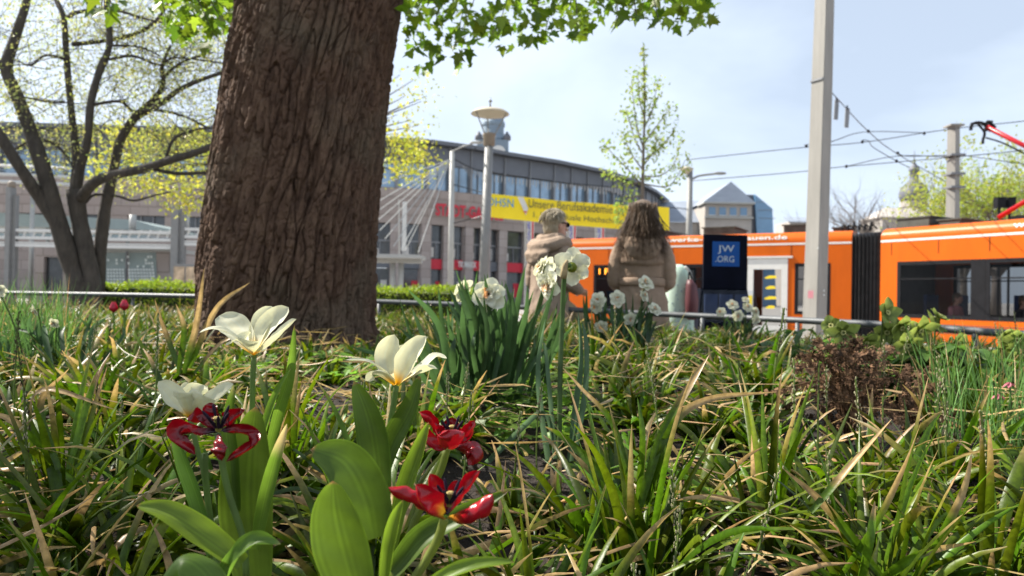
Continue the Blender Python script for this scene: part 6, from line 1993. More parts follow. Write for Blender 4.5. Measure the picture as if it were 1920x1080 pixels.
# flowering spikes of the grass
sp_ = MB()
sel = [(1385, 960, 0.9, 0.2), (1270, 990, 0.85, 0.16), (1170, 1040, 0.8, 0.12), (1330, 1030, 0.8, 0.14), (1545, 830, 1.2, 0.24), (1780, 860, 1.2, 0.22), (1680, 900, 1.15, 0.2), (705, 815, 1.35, 0.13), (1500, 870, 1.2, 0.24), (870, 820, 1.45, 0.14), (845, 800, 1.5, 0.15), (960, 870, 1.3, 0.12), (1620, 850, 1.25, 0.2), (1850, 900, 1.1, 0.2), (1010, 840, 1.4, 0.14), (70, 830, 1.1, 0.2), (160, 760, 1.3, 0.16)]
for k in range(30):
    y = random.uniform(0.9, 2.6); x = random.uniform(-1, 1) * 0.72 * y
    s = proj((x, y, 0.2))
    if TULIP_ZONE(s): continue
    sel.append((s[0], 0, y, random.uniform(0.14, 0.26)))
for px, py, d, h in sel:
    q = P(px, 700, d); z = soil_z(q.x, q.y)
    b0 = V((q.x, q.y, z)); hh = h + 0.05
    top = b0 + V((random.gauss(0, 0.025), random.gauss(0, 0.025), hh))
    pth = spline([b0, b0.lerp(top, 0.5) + V((random.gauss(0, 0.008), 0, 0)), top], 8)
    sp_.tube(pth, 0.0016, 4, (0.09, 0.13, 0.03))
    dark = random.random() < 0.25
    for t in np.linspace(0.66, 1, 22):
        c = pth[0].lerp(pth[-1], t) if False else spline(pth, 40)[int(t * 40)]
        for _ in range(2):
            o_ = V((random.gauss(0, 0.0022), random.gauss(0, 0.0022), random.gauss(0, 0.003)))
            sp_.ell(c + o_, (0.0011, 0.0011, 0.0026), None, 5, 3, (0.06, 0.04, 0.03) if dark else (0.36, 0.33, 0.2))
tag(sp_.build('grass_spikes', M['matte'], base=(0, 1, 0)), 'thin grass flower spikes with cream and dark seed heads between the blades', 'grass', kind='stuff')

# small bright ground-cover leaves
pts = []
for k in range(900):
    r = random.random()
    if r < 0.5: px, d = random.uniform(830, 1110), random.uniform(1.5, 2.2)
    elif r < 0.75: px, d = random.uniform(380, 720), random.uniform(2.0, 3.1)
    else: px, d = random.uniform(0, 1920), random.uniform(2.3, 5.0)
    q = P(px, 700, d); pts.append((q.x, q.y, soil_z(q.x, q.y) + random.uniform(0.015, 0.085)))
pts = np.array(pts)
gc = leaf_cloud('ground_cover', pts, rng.uniform(0.02, 0.05, len(pts)), MAPLE[0], tint((0.13, 0.23, 0.03), len(pts), 0.35), M['leaf'], None, 0.35, base=pts[0])
tag(gc, 'small bright green ground cover leaves on the bare soil', 'ground cover', kind='stuff')
# fallen debris on the soil
n = 5000
yy = rng.uniform(0.9, 4.5, n); xx = rng.uniform(-1, 1, n) * (0.75 * yy + 0.2)
pts = np.array([(a, b, soil_z(a, b) + 0.012) for a, b in zip(xx, yy)])
lt = leaf_cloud('leaf_litter', pts, rng.uniform(0.008, 0.03, n), SMALL, tint((0.12, 0.075, 0.045), n, 0.5), M['matte'], None, 0.5, base=pts[0])
tag(lt, 'brown dry leaf litter scattered over the soil', 'leaf litter', kind='stuff')

# ================================================================== tulips
def mpx(w, d): return w * d / F
def path(pts, d): return [P(x[0], x[1], (x[2] if len(x) > 2 else d)) for x in pts]


LEAFG = (0.09, 0.155, 0.018)
def tulip_leaf(parent, pts, d, w, tone=1.0, cup=0.18, nrm=(0, -1, 0.25), tipc=None, ruffle=0.03, hue=(1, 1, 1), twist=0.0):
    c0 = np.array(LEAFG) * tone * np.array(hue)
    def colf(t, s):
        c = c0 * (0.92 + 0.2 * t) * (1.12 if abs(s) < 0.1 else 1.0)
        c = c * (1 + 0.16 * math.sin(s * 31 + t * 2) * (0.5 + 0.5 * math.sin(s * 7 + 1)))
        if abs(s) > 0.95: c = c * 1.25
        if tipc is not None and t > tipc: 
            f_ = min(1, (t - tipc) / 0.15); c = c * (1 - f_) + np.array([0.45, 0.35, 0.18]) * f_
        elif t > 0.97: c = np.array([0.25, 0.12, 0.06])
        return tuple(c)
    mb = MB()
    W_ = mpx(w, d)
    mb.ribbon(path(pts, d), lambda t: W_ * (0.02 + math.sin(math.pi * (0.16 + 0.84 * t)) ** 0.62 * (1 - 0.02)) if t < 1 else 0.0005, nrm, cup, 24, 9, colf, ruffle, twist, seed=random.random() * 9)
    return mb.build('leaf', M['tulip_leaf'], parent, True)


def stem(parent, pts, d, w, col=(0.14, 0.21, 0.06)):
    mb = MB(); q = spline(path(pts, d), 12); mb.tube(q, mpx(w, d) / 2, 8, col); return mb.build('stem', M['tulip_leaf'], parent, True)


def petal(parent, pts, d, w, kind, cup=0.22, nrm=(0, -0.5, 1), ruffle=0.06, tone=1.0):
    def colf(t, s):
        if kind == 'white':
            y = min(1, max(0, (t - 0.06) / 0.2)) * (1 - 0.10 * abs(math.sin(s * 17 + t))); stripe = 0.10 * max(0, 1 - abs(s) * 3) * (1 - t)
            c = np.array([0.78, 0.44, 0.015]) * (1 - y) + np.array([0.62, 0.63, 0.49]) * y
            return tuple(c * (1 - np.array([0.0, 0.1, 0.6]) * stripe * 4))
        y = min(1, max(0, (t - 0.08) / 0.16))
        c = np.array([0.012, 0.004, 0.012]) * (1 - y) + np.array([0.36, 0.003, 0.012]) * y * tone
        if kind == 'redy' and t < 0.3: 
            c = np.array([0.55, 0.3, 0.02]) * (1 - t / 0.3) + c * (t / 0.3)
        return tuple(c)
    mb = MB(); W_ = mpx(w, d)
    mb.ribbon(path(pts, d), lambda t: W_ * max(0.2 * (1 - t), max(0.0, math.sin(math.pi * t ** 1.25)) ** 0.5), nrm, cup, 18, 9, colf, ruffle, 0.0, seed=random.random() * 9)
    return mb.build('petal', M['petal'] if kind == 'white' else M['petal_red'], parent, True)


def stamens(parent, px, py, d, up=(0, -0.3, 1), n=6, col=(0.02, 0.012, 0.025), s=1.0):
    mb = MB(); c = P(px, py, d); up = V(up).normalized()
    for k in range(n):
        a = 2 * math.pi * k / n
        o_ = (up + V((math.cos(a), math.sin(a), 0)) * 0.55).normalized()
        mb.tube([c, c + o_ * 0.010 * s], 0.0012 * s, 5, col); mb.ell(c + o_ * 0.014 * s, (0.0012 * s, 0.0012 * s, 0.005 * s), o_.to_track_quat('Z', 'Y').to_matrix(), 6, 5, col)
    mb.tube([c, c + up * 0.010 * s], 0.0022 * s, 6, (0.2, 0.2, 0.05)); mb.ell(c + up * 0.0105 * s, (0.003 * s, 0.003 * s, 0.0015 * s), None, 6, 4, (0.34, 0.26, 0.1))
    mb.build('stamens', M['matte'], parent)


def tul(label, px, py, d, group):
    q = P(px, py, d)
    return thing('tulip', label, 'tulip', (q.x, q.y, soil_z(q.x, q.y)), group)


# --- left white tulip on a straight stem
t = tul('open white tulip on a straight stem in front of the thick trunk', 473, 900, 0.86, 'white tulips')
d = 0.86
stem(t, [(476, 668), (474, 710), (473, 760), (470, 900), (466, 1060)], d, 11)
petal(t, [(476, 664), (490, 612, d + .035), (509, 574, d + .05)], d, 46, 'white', nrm=(0, -1, 0.3))
petal(t, [(474, 662), (446, 622, d + .03), (411, 592, d + .045)], d, 62, 'white', nrm=(0.3, -1, 0.6))
petal(t, [(478, 662), (506, 612, d + .03), (541, 576, d + .04)], d, 54, 'white', nrm=(-0.3, -1, 0.3))
petal(t, [(472, 660), (435, 628, d - .005), (402, 616, d - .01), (373, 624, d - .015)], d, 28, 'white', nrm=(0.1, -0.15, 1), cup=0.1)
petal(t, [(474, 665), (446, 640, d - .01), (424, 648, d - .02)], d, 30, 'white', nrm=(0.1, 0.3, 1), cup=0.1)
petal(t, [(478, 665), (514, 640, d - .02), (556, 598, d - .02)], d, 46, 'white', nrm=(-0.5, -0.35, 1), cup=0.25)
petal(t, [(475, 666), (463, 646, d - .03), (443, 629, d - .035)], d, 50, 'white', nrm=(0.1, -0.3, 1), cup=0.3)
tulip_leaf(t, [(482, 930), (515, 790), (540, 705), (552, 610)], d, 30, 1.15, 0.3, nrm=(0.7, -0.7, 0.2))
tulip_leaf(t, [(470, 920), (500, 800), (520, 740), (546, 690)], d - .02, 26, 1.35, 0.3, nrm=(-0.6, -0.8, 0.2))
# --- half hidden white tulip
t = tul('white tulip half hidden behind the dark red tulip at left', 380, 900, 0.8, 'white tulips')
d = 0.79
stem(t, [(356, 784), (372, 850), (384, 900), (400, 1060)], d, 10)
petal(t, [(356, 782), (328, 752, d + .01), (297, 715, d + .005)], d, 52, 'white', nrm=(0.8, -0.8, 0.6), cup=0.25)
petal(t, [(356, 782), (366, 748, d + .04), (382, 722, d + .055)], d, 66, 'white', nrm=(0, -1, 0.4), cup=0.3)
petal(t, [(356, 782), (402, 752, d + .01), (438, 720, d + .01)], d, 52, 'white', nrm=(-0.8, -0.8, 0.6), cup=0.25)
petal(t, [(356, 783), (345, 752, d - .02), (338, 736, d - .03)], d, 58, 'white', nrm=(0.1, 0.9, 0.4), cup=0.2)
petal(t, [(356, 783), (372, 755, d - .02), (382, 742, d - .03)], d, 54, 'white', nrm=(-0.1, 0.9, 0.4), cup=0.2)
petal(t, [(356, 782), (345, 745, d + .045), (335, 728, d + .06)], d, 55, 'white', nrm=(0.2, -1, 0.4), cup=0.3)
# --- right white tulip
t = tul('open white tulip with yellow base right of the trunk foot', 735, 900, 0.82, 'white tulips')
d = 0.84
stem(t, [(743, 724), (738, 760), (730, 810), (722, 950), (720, 1060)], d, 11)
petal(t, [(741, 722), (728, 675, d + .03), (740, 627, d + .03)], d, 62, 'white', nrm=(0, -1, 0.3), cup=0.28)
petal(t, [(746, 722), (768, 680, d - .005), (799, 630, d - .005)], d, 62, 'white', nrm=(-0.6, -0.9, 0.2), cup=0.3)
petal(t, [(738, 718), (715, 694, d - .02), (690, 678, d - .03), (647, 675, d - .035)], d, 24, 'white', nrm=(0.1, -0.1, 1), cup=0.12)
petal(t, [(738, 720), (722, 700, d - .03), (702, 695, d - .045), (685, 714, d - .05)], d, 42, 'white', nrm=(0.2, 0.5, 1), cup=-0.12)
petal(t, [(747, 720), (780, 697, d + .01), (806, 684, d + .005), (820, 692, d)], d, 40, 'white', nrm=(-0.1, 0.3, 1), cup=-0.1)
petal(t, [(748, 718), (788, 690, d + .03), (815, 668, d + .04), (838, 672, d + .04)], d, 30, 'white', nrm=(-0.1, -0.2, 1), cup=0.1)
petal(t, [(744, 722), (752, 690, d + .04), (760, 645, d + .05)], d, 54, 'white', nrm=(0, -1, 0.2), cup=0.28)
tulip_leaf(t, [(712, 945), (702, 850), (688, 780), (664, 715)], 0.76, 66, 0.75, 0.22, nrm=(0.25, -1, 0.1))
tulip_leaf(t, [(712, 900), (735, 830), (768, 768), (788, 705)], 0.79, 50, 0.7, 0.25, nrm=(-0.2, -1, 0.1))

# --- dark red spent tulip at left
t = tul('dark crimson withering tulip with curled petals at left', 455, 1000, 0.68, 'red tulips')
d = 0.66
stem(t, [(408, 812), (415, 860), (430, 930), (456, 1010), (462, 1085)], d, 13)
RD = 0.42
petal(t, [(408, 808), (400, 780, d + .01), (392, 755, d + .012)], d, 44, 'red', 0.35, (0, -1, 0.4), 0.3, RD)
petal(t, [(406, 806), (380, 790, d), (350, 785, d)], d, 42, 'red', 0.4, (0.1, -0.6, 1), 0.3, RD)
petal(t, [(406, 810), (372, 812, d - .012), (342, 808, d - .02), (336, 822, d - .022), (366, 852, d - .02)], d, 44, 'red', 0.4, (0, -0.8, 0.8), 0.3, RD)
petal(t, [(408, 812), (404, 830, d - .02), (408, 848, d - .026), (416, 864, d - .022)], d, 42, 'red', -0.4, (0, -1, 0.2), 0.3, RD)
petal(t, [(412, 808), (440, 808, d), (476, 816, d - .005), (472, 838, d - .008), (424, 866, d - .01)], d, 36, 'red', 0.4, (0, -0.7, 0.8), 0.3, RD * 1.3)
petal(t, [(412, 804), (430, 792, d + .006), (460, 768, d + .004)], d, 44, 'red', 0.4, (-0.2, -0.9, 0.6), 0.3, RD * 0.8)
stamens(t, 410, 806, d - 0.015, (0.1, -0.6, 1), 6, s=1.3)
tulip_leaf(t, [(478, 1085), (465, 960), (468, 860), (480, 762)], 0.73, 106, 0.95, 0.16, nrm=(0.1, -1, 0.1), hue=(1.1, 1, 0.8))
tulip_leaf(t, [(440, 960), (430, 860), (424, 790), (438, 722)], 0.715, 40, 0.85, 0.35, nrm=(0.6, -0.8, 0.2), tipc=0.9)
tulip_leaf(t, [(400, 1040), (372, 940), (345, 865), (322, 792)], 0.66, 38, 0.85, 0.2, nrm=(-0.3, -1, 0.2), hue=(0.85, 1, 1.2))
tulip_leaf(t, [(478, 1030), (495, 940), (516, 860), (538, 795)], 0.67, 34, 1.15, 0.3, nrm=(0.4, -1, 0.2), tipc=0.68)
tulip_leaf(t, [(452, 1060), (385, 1012), (316, 966), (256, 948)], 0.58, 66, 1.25, 0.25, nrm=(0.25, -0.55, 0.9), hue=(1.15, 1, 0.7))
tulip_leaf(t, [(410, 1120), (440, 1050), (478, 1015), (526, 1020)], 0.57, 46, 1.1, 0.3, nrm=(-0.2, -0.6, 0.8), hue=(0.95, 1, 1.2), ruffle=0.12, tipc=0.93)
tulip_leaf(t, [(420, 1150), (385, 1078), (340, 1052), (300, 1090)], 0.53, 80, 1.0, -0.2, nrm=(0, -0.5, 1), hue=(1, 1, 1.1))
stem(t, [(384, 850), (386, 900), (394, 970), (410, 1080)], 0.68, 12)
# --- upper right red tulip
t = tul('red tulip with drooping petals just right of the white tulip leaves', 790, 950, 0.72, 'red tulips')
d = 0.72
stem(t, [(838, 842), (825, 885), (795, 940), (765, 1010), (750, 1085)], d, 14, (0.19, 0.23, 0.05))
petal(t, [(846, 834), (846, 812, d + .022), (848, 782, d + .025)], d, 52, 'red', 0.3, (0, -1, 0.3), 0.1, 0.55)
petal(t, [(842, 832), (820, 815, d + .004), (806, 795, d), (786, 772, d)], d, 48, 'red', 0.55, (0.5, -0.6, 0.8), 0.2, 0.8)
petal(t, [(840, 836), (822, 838, d - .006), (800, 822, d - .008), (792, 800, d - .008)], d, 34, 'red', 0.3, (0.5, -0.8, 0.6), 0.1, 0.8)
petal(t, [(845, 834), (842, 842, d - .03), (842, 826, d - .05), (840, 806, d - .052)], d, 80, 'redy', 0.38, (0, 0.8, 0.6), 0.14, 0.85)
petal(t, [(850, 834), (874, 826, d + .002), (886, 804, d), (890, 788, d)], d, 46, 'red', 0.5, (-0.5, -0.7, 0.6), 0.2, 0.8)
petal(t, [(850, 836), (876, 836, d - .014), (892, 848, d - .02), (878, 872, d - .02)], d, 58, 'red', -0.4, (0.2, -0.9, 0.5), 0.2, 0.6)
stamens(t, 848, 820, d - 0.005, (0, -0.4, 1), 6, s=1.2)
tulip_leaf(t, [(735, 1040), (762, 920), (786, 850), (804, 792)], 0.68, 46, 1.15, 0.3, nrm=(-0.4, -0.9, 0.2), hue=(1.1, 1, 0.8))
tulip_leaf(t, [(700, 1010), (682, 935), (645, 868), (584, 842)], 0.63, 104, 0.72, 0.16, nrm=(0.15, -1, 0.35))
# --- lowest red tulip
t = tul('lowest red tulip with six spread glossy petals and dark centre', 800, 1060, 0.6, 'red tulips')
d = 0.6
stem(t, [(833, 974), (822, 1008), (802, 1046), (770, 1095)], d, 17, (0.22, 0.26, 0.06))
petal(t, [(838, 966), (850, 935, d + .02), (856, 900, d + .024)], d, 40, 'red', 0.3, (0, -1, 0.4), 0.08, 0.55)
petal(t, [(833, 966), (822, 930, d + .014), (806, 888, d + .014)], d, 62, 'red', 0.45, (0.2, -0.9, 0.6), 0.08, 0.8)
petal(t, [(838, 966), (868, 926, d + .008), (900, 882, d + .008)], d, 50, 'red', 0.5, (-0.5, -0.8, 0.6), 0.15, 0.8)
petal(t, [(830, 966), (800, 938, d - .004), (768, 918, d - .008), (728, 914, d - .01)], d, 64, 'red', -0.6, (0.1, -0.6, 1), 0.12, 0.8)
petal(t, [(832, 968), (815, 958, d - .022), (795, 938, d - .03), (780, 908, d - .03)], d, 70, 'redy', 0.42, (0.6, -0.8, 0.6), 0.1, 0.85)
petal(t, [(840, 968), (868, 958, d - .02), (895, 945, d - .026), (924, 926, d - .026)], d, 70, 'redy', -0.55, (-0.1, -0.6, 1), 0.1, 0.85)
stamens(t, 842, 948, d - 0.01, (0.1, -0.4, 1), 6, s=1.2)
tulip_leaf(t, [(672, 1130), (645, 1040), (628, 965), (624, 902)], 0.56, 106, 0.95, 0.12, nrm=(0.05, -1, 0.2), hue=(1.05, 1, 0.8))
tulip_leaf(t, [(722, 1110), (732, 1030), (744, 975), (756, 938)], 0.57, 38, 1.3, 0.3, nrm=(-0.5, -0.9, 0.1), hue=(1.1, 1, 0.8))
tulip_leaf(t, [(735, 1075), (790, 1012), (862, 972), (952, 922)], 0.64, 56, 0.75, 0.25, nrm=(0.2, -0.7, 0.8))
tulip_leaf(t, [(790, 1110), (850, 1076), (905, 1060), (964, 1054)], 0.53, 40, 1.3, 0.3, nrm=(0.1, -0.5, 1), hue=(1.1, 1, 0.8))
# --- two small closed red tulips far left
for px, py, lab in ((213, 577, 'small closed red tulip near the railing, left of the pair'), (233, 573, 'small closed red tulip near the railing, right of the pair')):
    d = 2.7
    t = tul(lab, px, 640, d, 'red tulips')
    stem(t, [(px, py + 9), (px + 1, py + 40), (px + 2, 700)], d, 4)
    c = P(px, py + 10, d)
    for k in range(6):
        a = 2 * math.pi * k / 6
        o_ = V((math.cos(a), math.sin(a), 0))
        mb = MB(); mb.ribbon([c, c + o_ * 0.016 + V((0, 0, 0.016)), c + o_ * 0.006 + V((0, 0, 0.045))], lambda t_: 0.026 * max(0.1 * (1 - t_), math.sin(math.pi * t_ ** 0.8) ** 0.6 if t_ < 1 else 0), o_ * -1, 0.25, 6, 2, lambda t_, s: (0.4, 0.008, 0.03)); mb.build('petal', M['petal_red'], t, True)
    tulip_leaf(t, [(px - 2, 690), (px - 8, 640), (px - 12, 610)], d, 14, 0.9)

# ================================================================== daffodils
DLEAF = (0.036, 0.072, 0.026)
def daff_leaf(parent, b, tip, w, bend=0.02, tone=1.0):
    mid = b.lerp(tip, 0.55) + V((random.gauss(0, bend), random.gauss(0, bend), 0.02))
    c0 = np.array(DLEAF) * tone * random.uniform(0.75, 1.35)
    mb = MB(); mb.ribbon([b, mid, tip], lambda t: w * (1 - t ** 7) * (0.75 + 0.25 * math.sin(math.pi * t)) + 0.0005, (random.gauss(0, 0.6), -1, 0.1), 0.2, 9, 1, lambda t, s: tuple(c0 * (1 + 0.25 * t)), 0, random.gauss(0, 0.6))
    return mb.build('leaf', M['tulip_leaf'], parent, True)


def daff_flower(parent, c, face, r, double=True, back=False, tone=1.0):
    face = V(face).normalized()
    a0 = face.orthogonal().normalized(); b0 = face.cross(a0)
    mb = MB()
    mb.tube([c - face * r * 0.5, c - face * r * 0.1, c + face * r * 0.02], [r * 0.1, r * 0.11, r * 0.2], 8, (0.2, 0.24, 0.06))
    if back:
        mb.ell(c - face * r * 0.12, (r * 0.28, r * 0.28, r * 0.16), face.to_track_quat('Z', 'Y').to_matrix(), 12, 8, (0.22, 0.26, 0.03))
    fl = mb.build('flower', M['tulip_leaf'], parent, True)
    def pet(o_, ln, wd, lift, col, ctr=0.0, ruff=0.12):
        m_ = MB(); W_ = wd
        m_.ribbon([c + face * ctr, c + o_ * ln * 0.5 + face * (ctr + lift * 0.7), c + o_ * ln + face * (ctr + lift)], lambda t: W_ * max(0.3 * (1 - t), max(0, math.sin(math.pi * t ** 0.75)) ** 0.5), face, 0.12, 9, 3, lambda t, s: tuple(np.array(col) * (1 - 0.05 * abs(math.sin(s * 9)))), ruff, 0, seed=random.random() * 9)
        m_.build('petal', M['petal'], fl, True)
    cr = np.array((0.7, 0.69, 0.57)) * tone
    rot = random.random()
    for k in range(6):
        a = 2 * math.pi * (k + rot) / 6
        pet(a0 * math.cos(a) + b0 * math.sin(a), r * random.uniform(0.92, 1.08), r * 0.98, r * random.uniform(-0.2, 0.06) + (0.003 if k % 2 else 0), cr)
    if double:
        for k in range(6):
            a = 2 * math.pi * (k + rot + 0.5) / 6
            pet(a0 * math.cos(a) + b0 * math.sin(a), r * random.uniform(0.6, 0.78), r * 0.6, r * 0.22, cr, r * 0.06, 0.2)
        for k in range(9):
            a = 2 * math.pi * (k * 0.62)
            pet(a0 * math.cos(a) + b0 * math.sin(a), r * random.uniform(0.2, 0.42), r * 0.3, r * random.uniform(0.3, 0.45), (0.8, 0.42, 0.2) if k % 3 == 0 else cr, r * 0.1, 0.3)
    elif not back:
        m_ = MB(); m_.lathe([(r * 0.2, 0), (r * 0.3, r * 0.12), (r * 0.36, r * 0.2)], c, 16, face, (0.8, 0.5, 0.15)); m_.build('corona', M['petal'], fl, True)
    return fl


def daff_stem(parent, b, c, face, r):
    mb = MB(); n_ = V(face).normalized()
    e_ = c - n_ * r * 0.45
    mb.tube(spline([b, b.lerp(e_, 0.6) + V((0, 0, 0.01)), e_ + V((0, 0, -0.01)), e_], 14), r * 0.1, 7, (0.085, 0.13, 0.045)); return mb.build('stem', M['tulip_leaf'], parent, True)


q = P(905, 700, 1.85)
dc1 = thing('daffodil_clump', 'large clump of dark upright daffodil leaves with double white flowers mid picture', 'daffodils', (q.x, q.y, soil_z(q.x, q.y)), 'daffodil clumps')
for k in range(95):
    pxb = random.gauss(905, 48); d = random.uniform(1.72, 2.0)
    b = P(pxb, 745 + random.uniform(-15, 20), d)
    tx = pxb + (pxb - 900) * 0.75 + random.gauss(0, 22)
    tip = P(tx, random.uniform(505, 640) + abs(tx - 910) * 0.15, d + random.gauss(0, 0.06))
    daff_leaf(dc1, b, tip, random.uniform(0.012, 0.019))
for tx, ty, bx in ((853, 500, 860), (842, 540, 850), (870, 515, 872), (895, 505, 880), (985, 498, 950), (1000, 545, 960), (990, 530, 950)):
    daff_leaf(dc1, P(bx, 745, 1.8), P(tx, ty, 1.78), 0.017)
for px, py, r, fc, dd in ((917, 553, 0.046, (-0.05, -1, 0.15), 1.75), (869, 545, 0.036, (-0.7, 0.5, 0.3), 1.85), (1030, 533, 0.046, (-0.75, -0.5, -0.1), 1.82), (1022, 505, 0.04, (-0.6, 0.6, 0.3), 1.9), (1018, 500, 0.034, (-0.9, -0.1, 0.3), 1.86)):
    c = P(px, py, dd)
    daff_stem(dc1, P((px - 910) * 0.55 + 905, 745, dd), c, fc, r)
    daff_flower(dc1, c, fc, r)
q = P(1050, 850, 1.45)
dc2 = thing('daffodil', 'single tall white daffodil seen from behind rising in front of the railing', 'daffodil', (q.x, q.y, soil_z(q.x, q.y)), 'daffodil clumps')
c = P(1073, 500, 1.5); fc = (0.28, 0.9, 0.28)
mb = MB(); mb.tube(spline([P(1049, 880, 1.46), P(1050, 720, 1.47), P(1054, 600, 1.48), P(1058, 520, 1.47), P(1062, 497, 1.46), P(1068, 498, 1.47)], 20), 0.0052, 8, (0.085, 0.135, 0.05)); mb.build('stem', M['tulip_leaf'], dc2, True)
mb = MB(); mb.tube(spline([P(1056, 522, 1.46), P(1059, 500, 1.455), P(1064, 488, 1.455)], 6), [0.006, 0.0075, 0.007, 0.006, 0.005, 0.004, 0.003], 7, (0.32, 0.25, 0.14)); mb.build('spathe', M['matte'], dc2, True)
daff_flower(dc2, c, fc, 0.041, False, True)
for pts, w in (([(1030, 880), (1012, 760), (1008, 680), (1022, 598)], 0.014), ([(1040, 860), (1030, 740), (1022, 660), (1018, 640)], 0.011), ([(1068, 870), (1078, 760), (1088, 680), (1084, 582)], 0.016), ([(1075, 850), (1095, 740), (1098, 650), (1090, 600)], 0.015), ([(900, 880), (980, 800), (1010, 775), (1030, 790), (1040, 860)], 0.013)):
    mb = MB(); mb.ribbon(path(pts, 1.46), lambda t: w * (1 - t ** 6) + 0.0006, (0.3, -1, 0.1), 0.2, 14, 2, lambda t, s: (0.075, 0.125, 0.075), 0, 0.5); mb.build('leaf', M['tulip_leaf'], dc2, True)


def small_clump(label, px, py, d, flowers, nleaf, spread, htop, seedv):
    q = P(px, py, d)
    o = thing('daffodil_clump', label, 'daffodils', (q.x, q.y, soil_z(q.x, q.y)), 'daffodil clumps')
    for k in range(nleaf):
        pxb = random.gauss(px, spread)
        b = P(pxb, py, d + random.uniform(-.1, .1))
        daff_leaf(o, b, P(pxb + random.gauss(0, spread * 0.5) + (pxb - px) * 0.5, random.uniform(htop, htop + 60), d), random.uniform(0.011, 0.017))
    for x, y, r, fc in flowers:
        r *= 0.85
        c = P(x, y, d - 0.05)
        daff_stem(o, P(px + (x - px) * 0.5, py, d), c, fc, r); daff_flower(o, c, fc, r)


small_clump('clump of small white daffodils below the long haired woman', 1165, 680, 2.9, [(1122, 563, 0.042, (-0.3, -0.9, 0.1)), (1118, 575, 0.036, (-0.5, -0.8, -0.3)), (1158, 560, 0.042, (0.1, -1, 0.2)), (1211, 531, 0.042, (0.2, -0.8, 0.5)), (1228, 580, 0.038, (0.3, -0.7, 0.5)), (1183, 598, 0.036, (0, -1, -0.2)), (1128, 612, 0.034, (-0.2, -1, -0.4)), (1208, 555, 0.03, (0.5, -0.6, 0.3))], 60, 26, 545, 3)
small_clump('distant clump of small white daffodils in front of the literature cart', 1388, 650, 4.3, [(1374, 572, 0.045, (0, -0.9, 0.5)), (1352, 585, 0.038, (-0.4, -0.9, 0.2)), (1384, 592, 0.045, (0.1, -1, 0)), (1402, 576, 0.042, (0.2, -0.9, 0.5)), (1416, 585, 0.04, (0.5, -0.8, 0.2)), (1398, 562, 0.03, (0, -0.6, 0.7)), (1418, 600, 0.035, (0.3, -1, -0.2))], 40, 22, 580, 4)
small_clump('withered cream daffodils at the left picture edge', 105, 690, 2.0, [(66, 582, 0.022, (-0.6, -0.5, -0.5)), (102, 606, 0.02, (-0.2, -0.9, -0.5)), (0, 545, 0.022, (0.5, -0.8, 0))], 26, 30, 585, 5)

# ================================================================== hellebores at the right
def hellebore(label, px, d, py, leaves, flowers):
    q = P(px, py, d)
    b = V((q.x, q.y, soil_z(q.x, q.y)))
    o = thing('hellebore', label, 'hellebore', b, 'hellebores by the railing')
    leaves = [(x + random.uniform(-30, 30), y + random.uniform(-6, 30), s * 1.1) for x, y, s in leaves for _ in range(3)]
    for x, y, s in leaves:
        e_ = P(x, y, d + random.uniform(-0.12, 0.15))
        mb = MB(); mb.tube(spline([b, b.lerp(e_, 0.6) + V((0, 0, 0.04)), e_], 8), 0.003, 5, (0.1, 0.15, 0.05)); lf = mb.build('leaf_stalk', M['leaf'], o, True)
        out = V((e_.x - b.x, e_.y - b.y, 0)); out = out.normalized() if out.length > 0.01 else V((1, 0, 0))
        for k in range(7):
            a = R(-110 + k * 36)
            dr = (Matrix.Rotation(a, 3, 'Z') @ out + V((0, 0, random.uniform(-0.35, 0.15)))).normalized()
            c0 = np.array((0.062, 0.125, 0.022)) * random.uniform(0.6, 1.6)
            m_ = MB(); L_ = s * random.uniform(0.8, 1.1)
            m_.ribbon([e_, e_ + dr * L_ * 0.5 + V((0, 0, 0.012)), e_ + dr * L_ + V((0, 0, -0.02))], lambda t: s * 0.32 * max(0.12 * (1 - t), max(0, math.sin(math.pi * t ** 0.9)) ** 0.8), (0, 0, 1), 0.15, 8, 2, lambda t, s_: tuple(c0), 0.05)
            m_.build('leaflet', M['leaf'], lf, True)
    for x, y, r, fc in flowers:
        r *= 1.15
        c = P(x, y, d - 0.06 + random.uniform(-0.05, 0.05)); f = V(fc).normalized()
        mb = MB(); mb.tube(spline([b, b.lerp(c, 0.7) + V((0, 0, 0.03)), c - f * 0.012 + V((0, 0, 0.012)), c - f * 0.004], 10), 0.0032, 5, (0.15, 0.18, 0.06)); fl = mb.build('flower', M['leaf'], o, True)
        a0 = f.orthogonal().normalized(); b0 = f.cross(a0)
        for k in range(5):
            a = 2 * math.pi * k / 5 + x
            o_ = a0 * math.cos(a) + b0 * math.sin(a)
            c0 = np.array((0.19, 0.235, 0.06)) * random.uniform(0.75, 1.2)
            m_ = MB(); m_.ribbon([c, c + o_ * r * 0.7 + f * r * 0.25, c + o_ * r * random.uniform(0.9, 1.3) + f * r * random.uniform(0.2, 0.7)], lambda t: r * 0.95 * max(0.2 * (1 - t), max(0, math.sin(math.pi * t ** 0.8)) ** 0.8), f, 0.18, 8, 2, lambda t, s_: tuple(c0 * (1 - 0.35 * max(0, 1 - t * 2))), 0.05); m_.build('sepal', M['leaf'], fl, True)
        m_ = MB()
        for k in range(10):
            a = k * 2.4; m_.ell(c + f * 0.012 + (a0 * math.cos(a) + b0 * math.sin(a)) * 0.006, (0.0025,) * 3, None, 5, 4, (0.5, 0.48, 0.2))
        m_.build('stamens', M['matte'], fl)


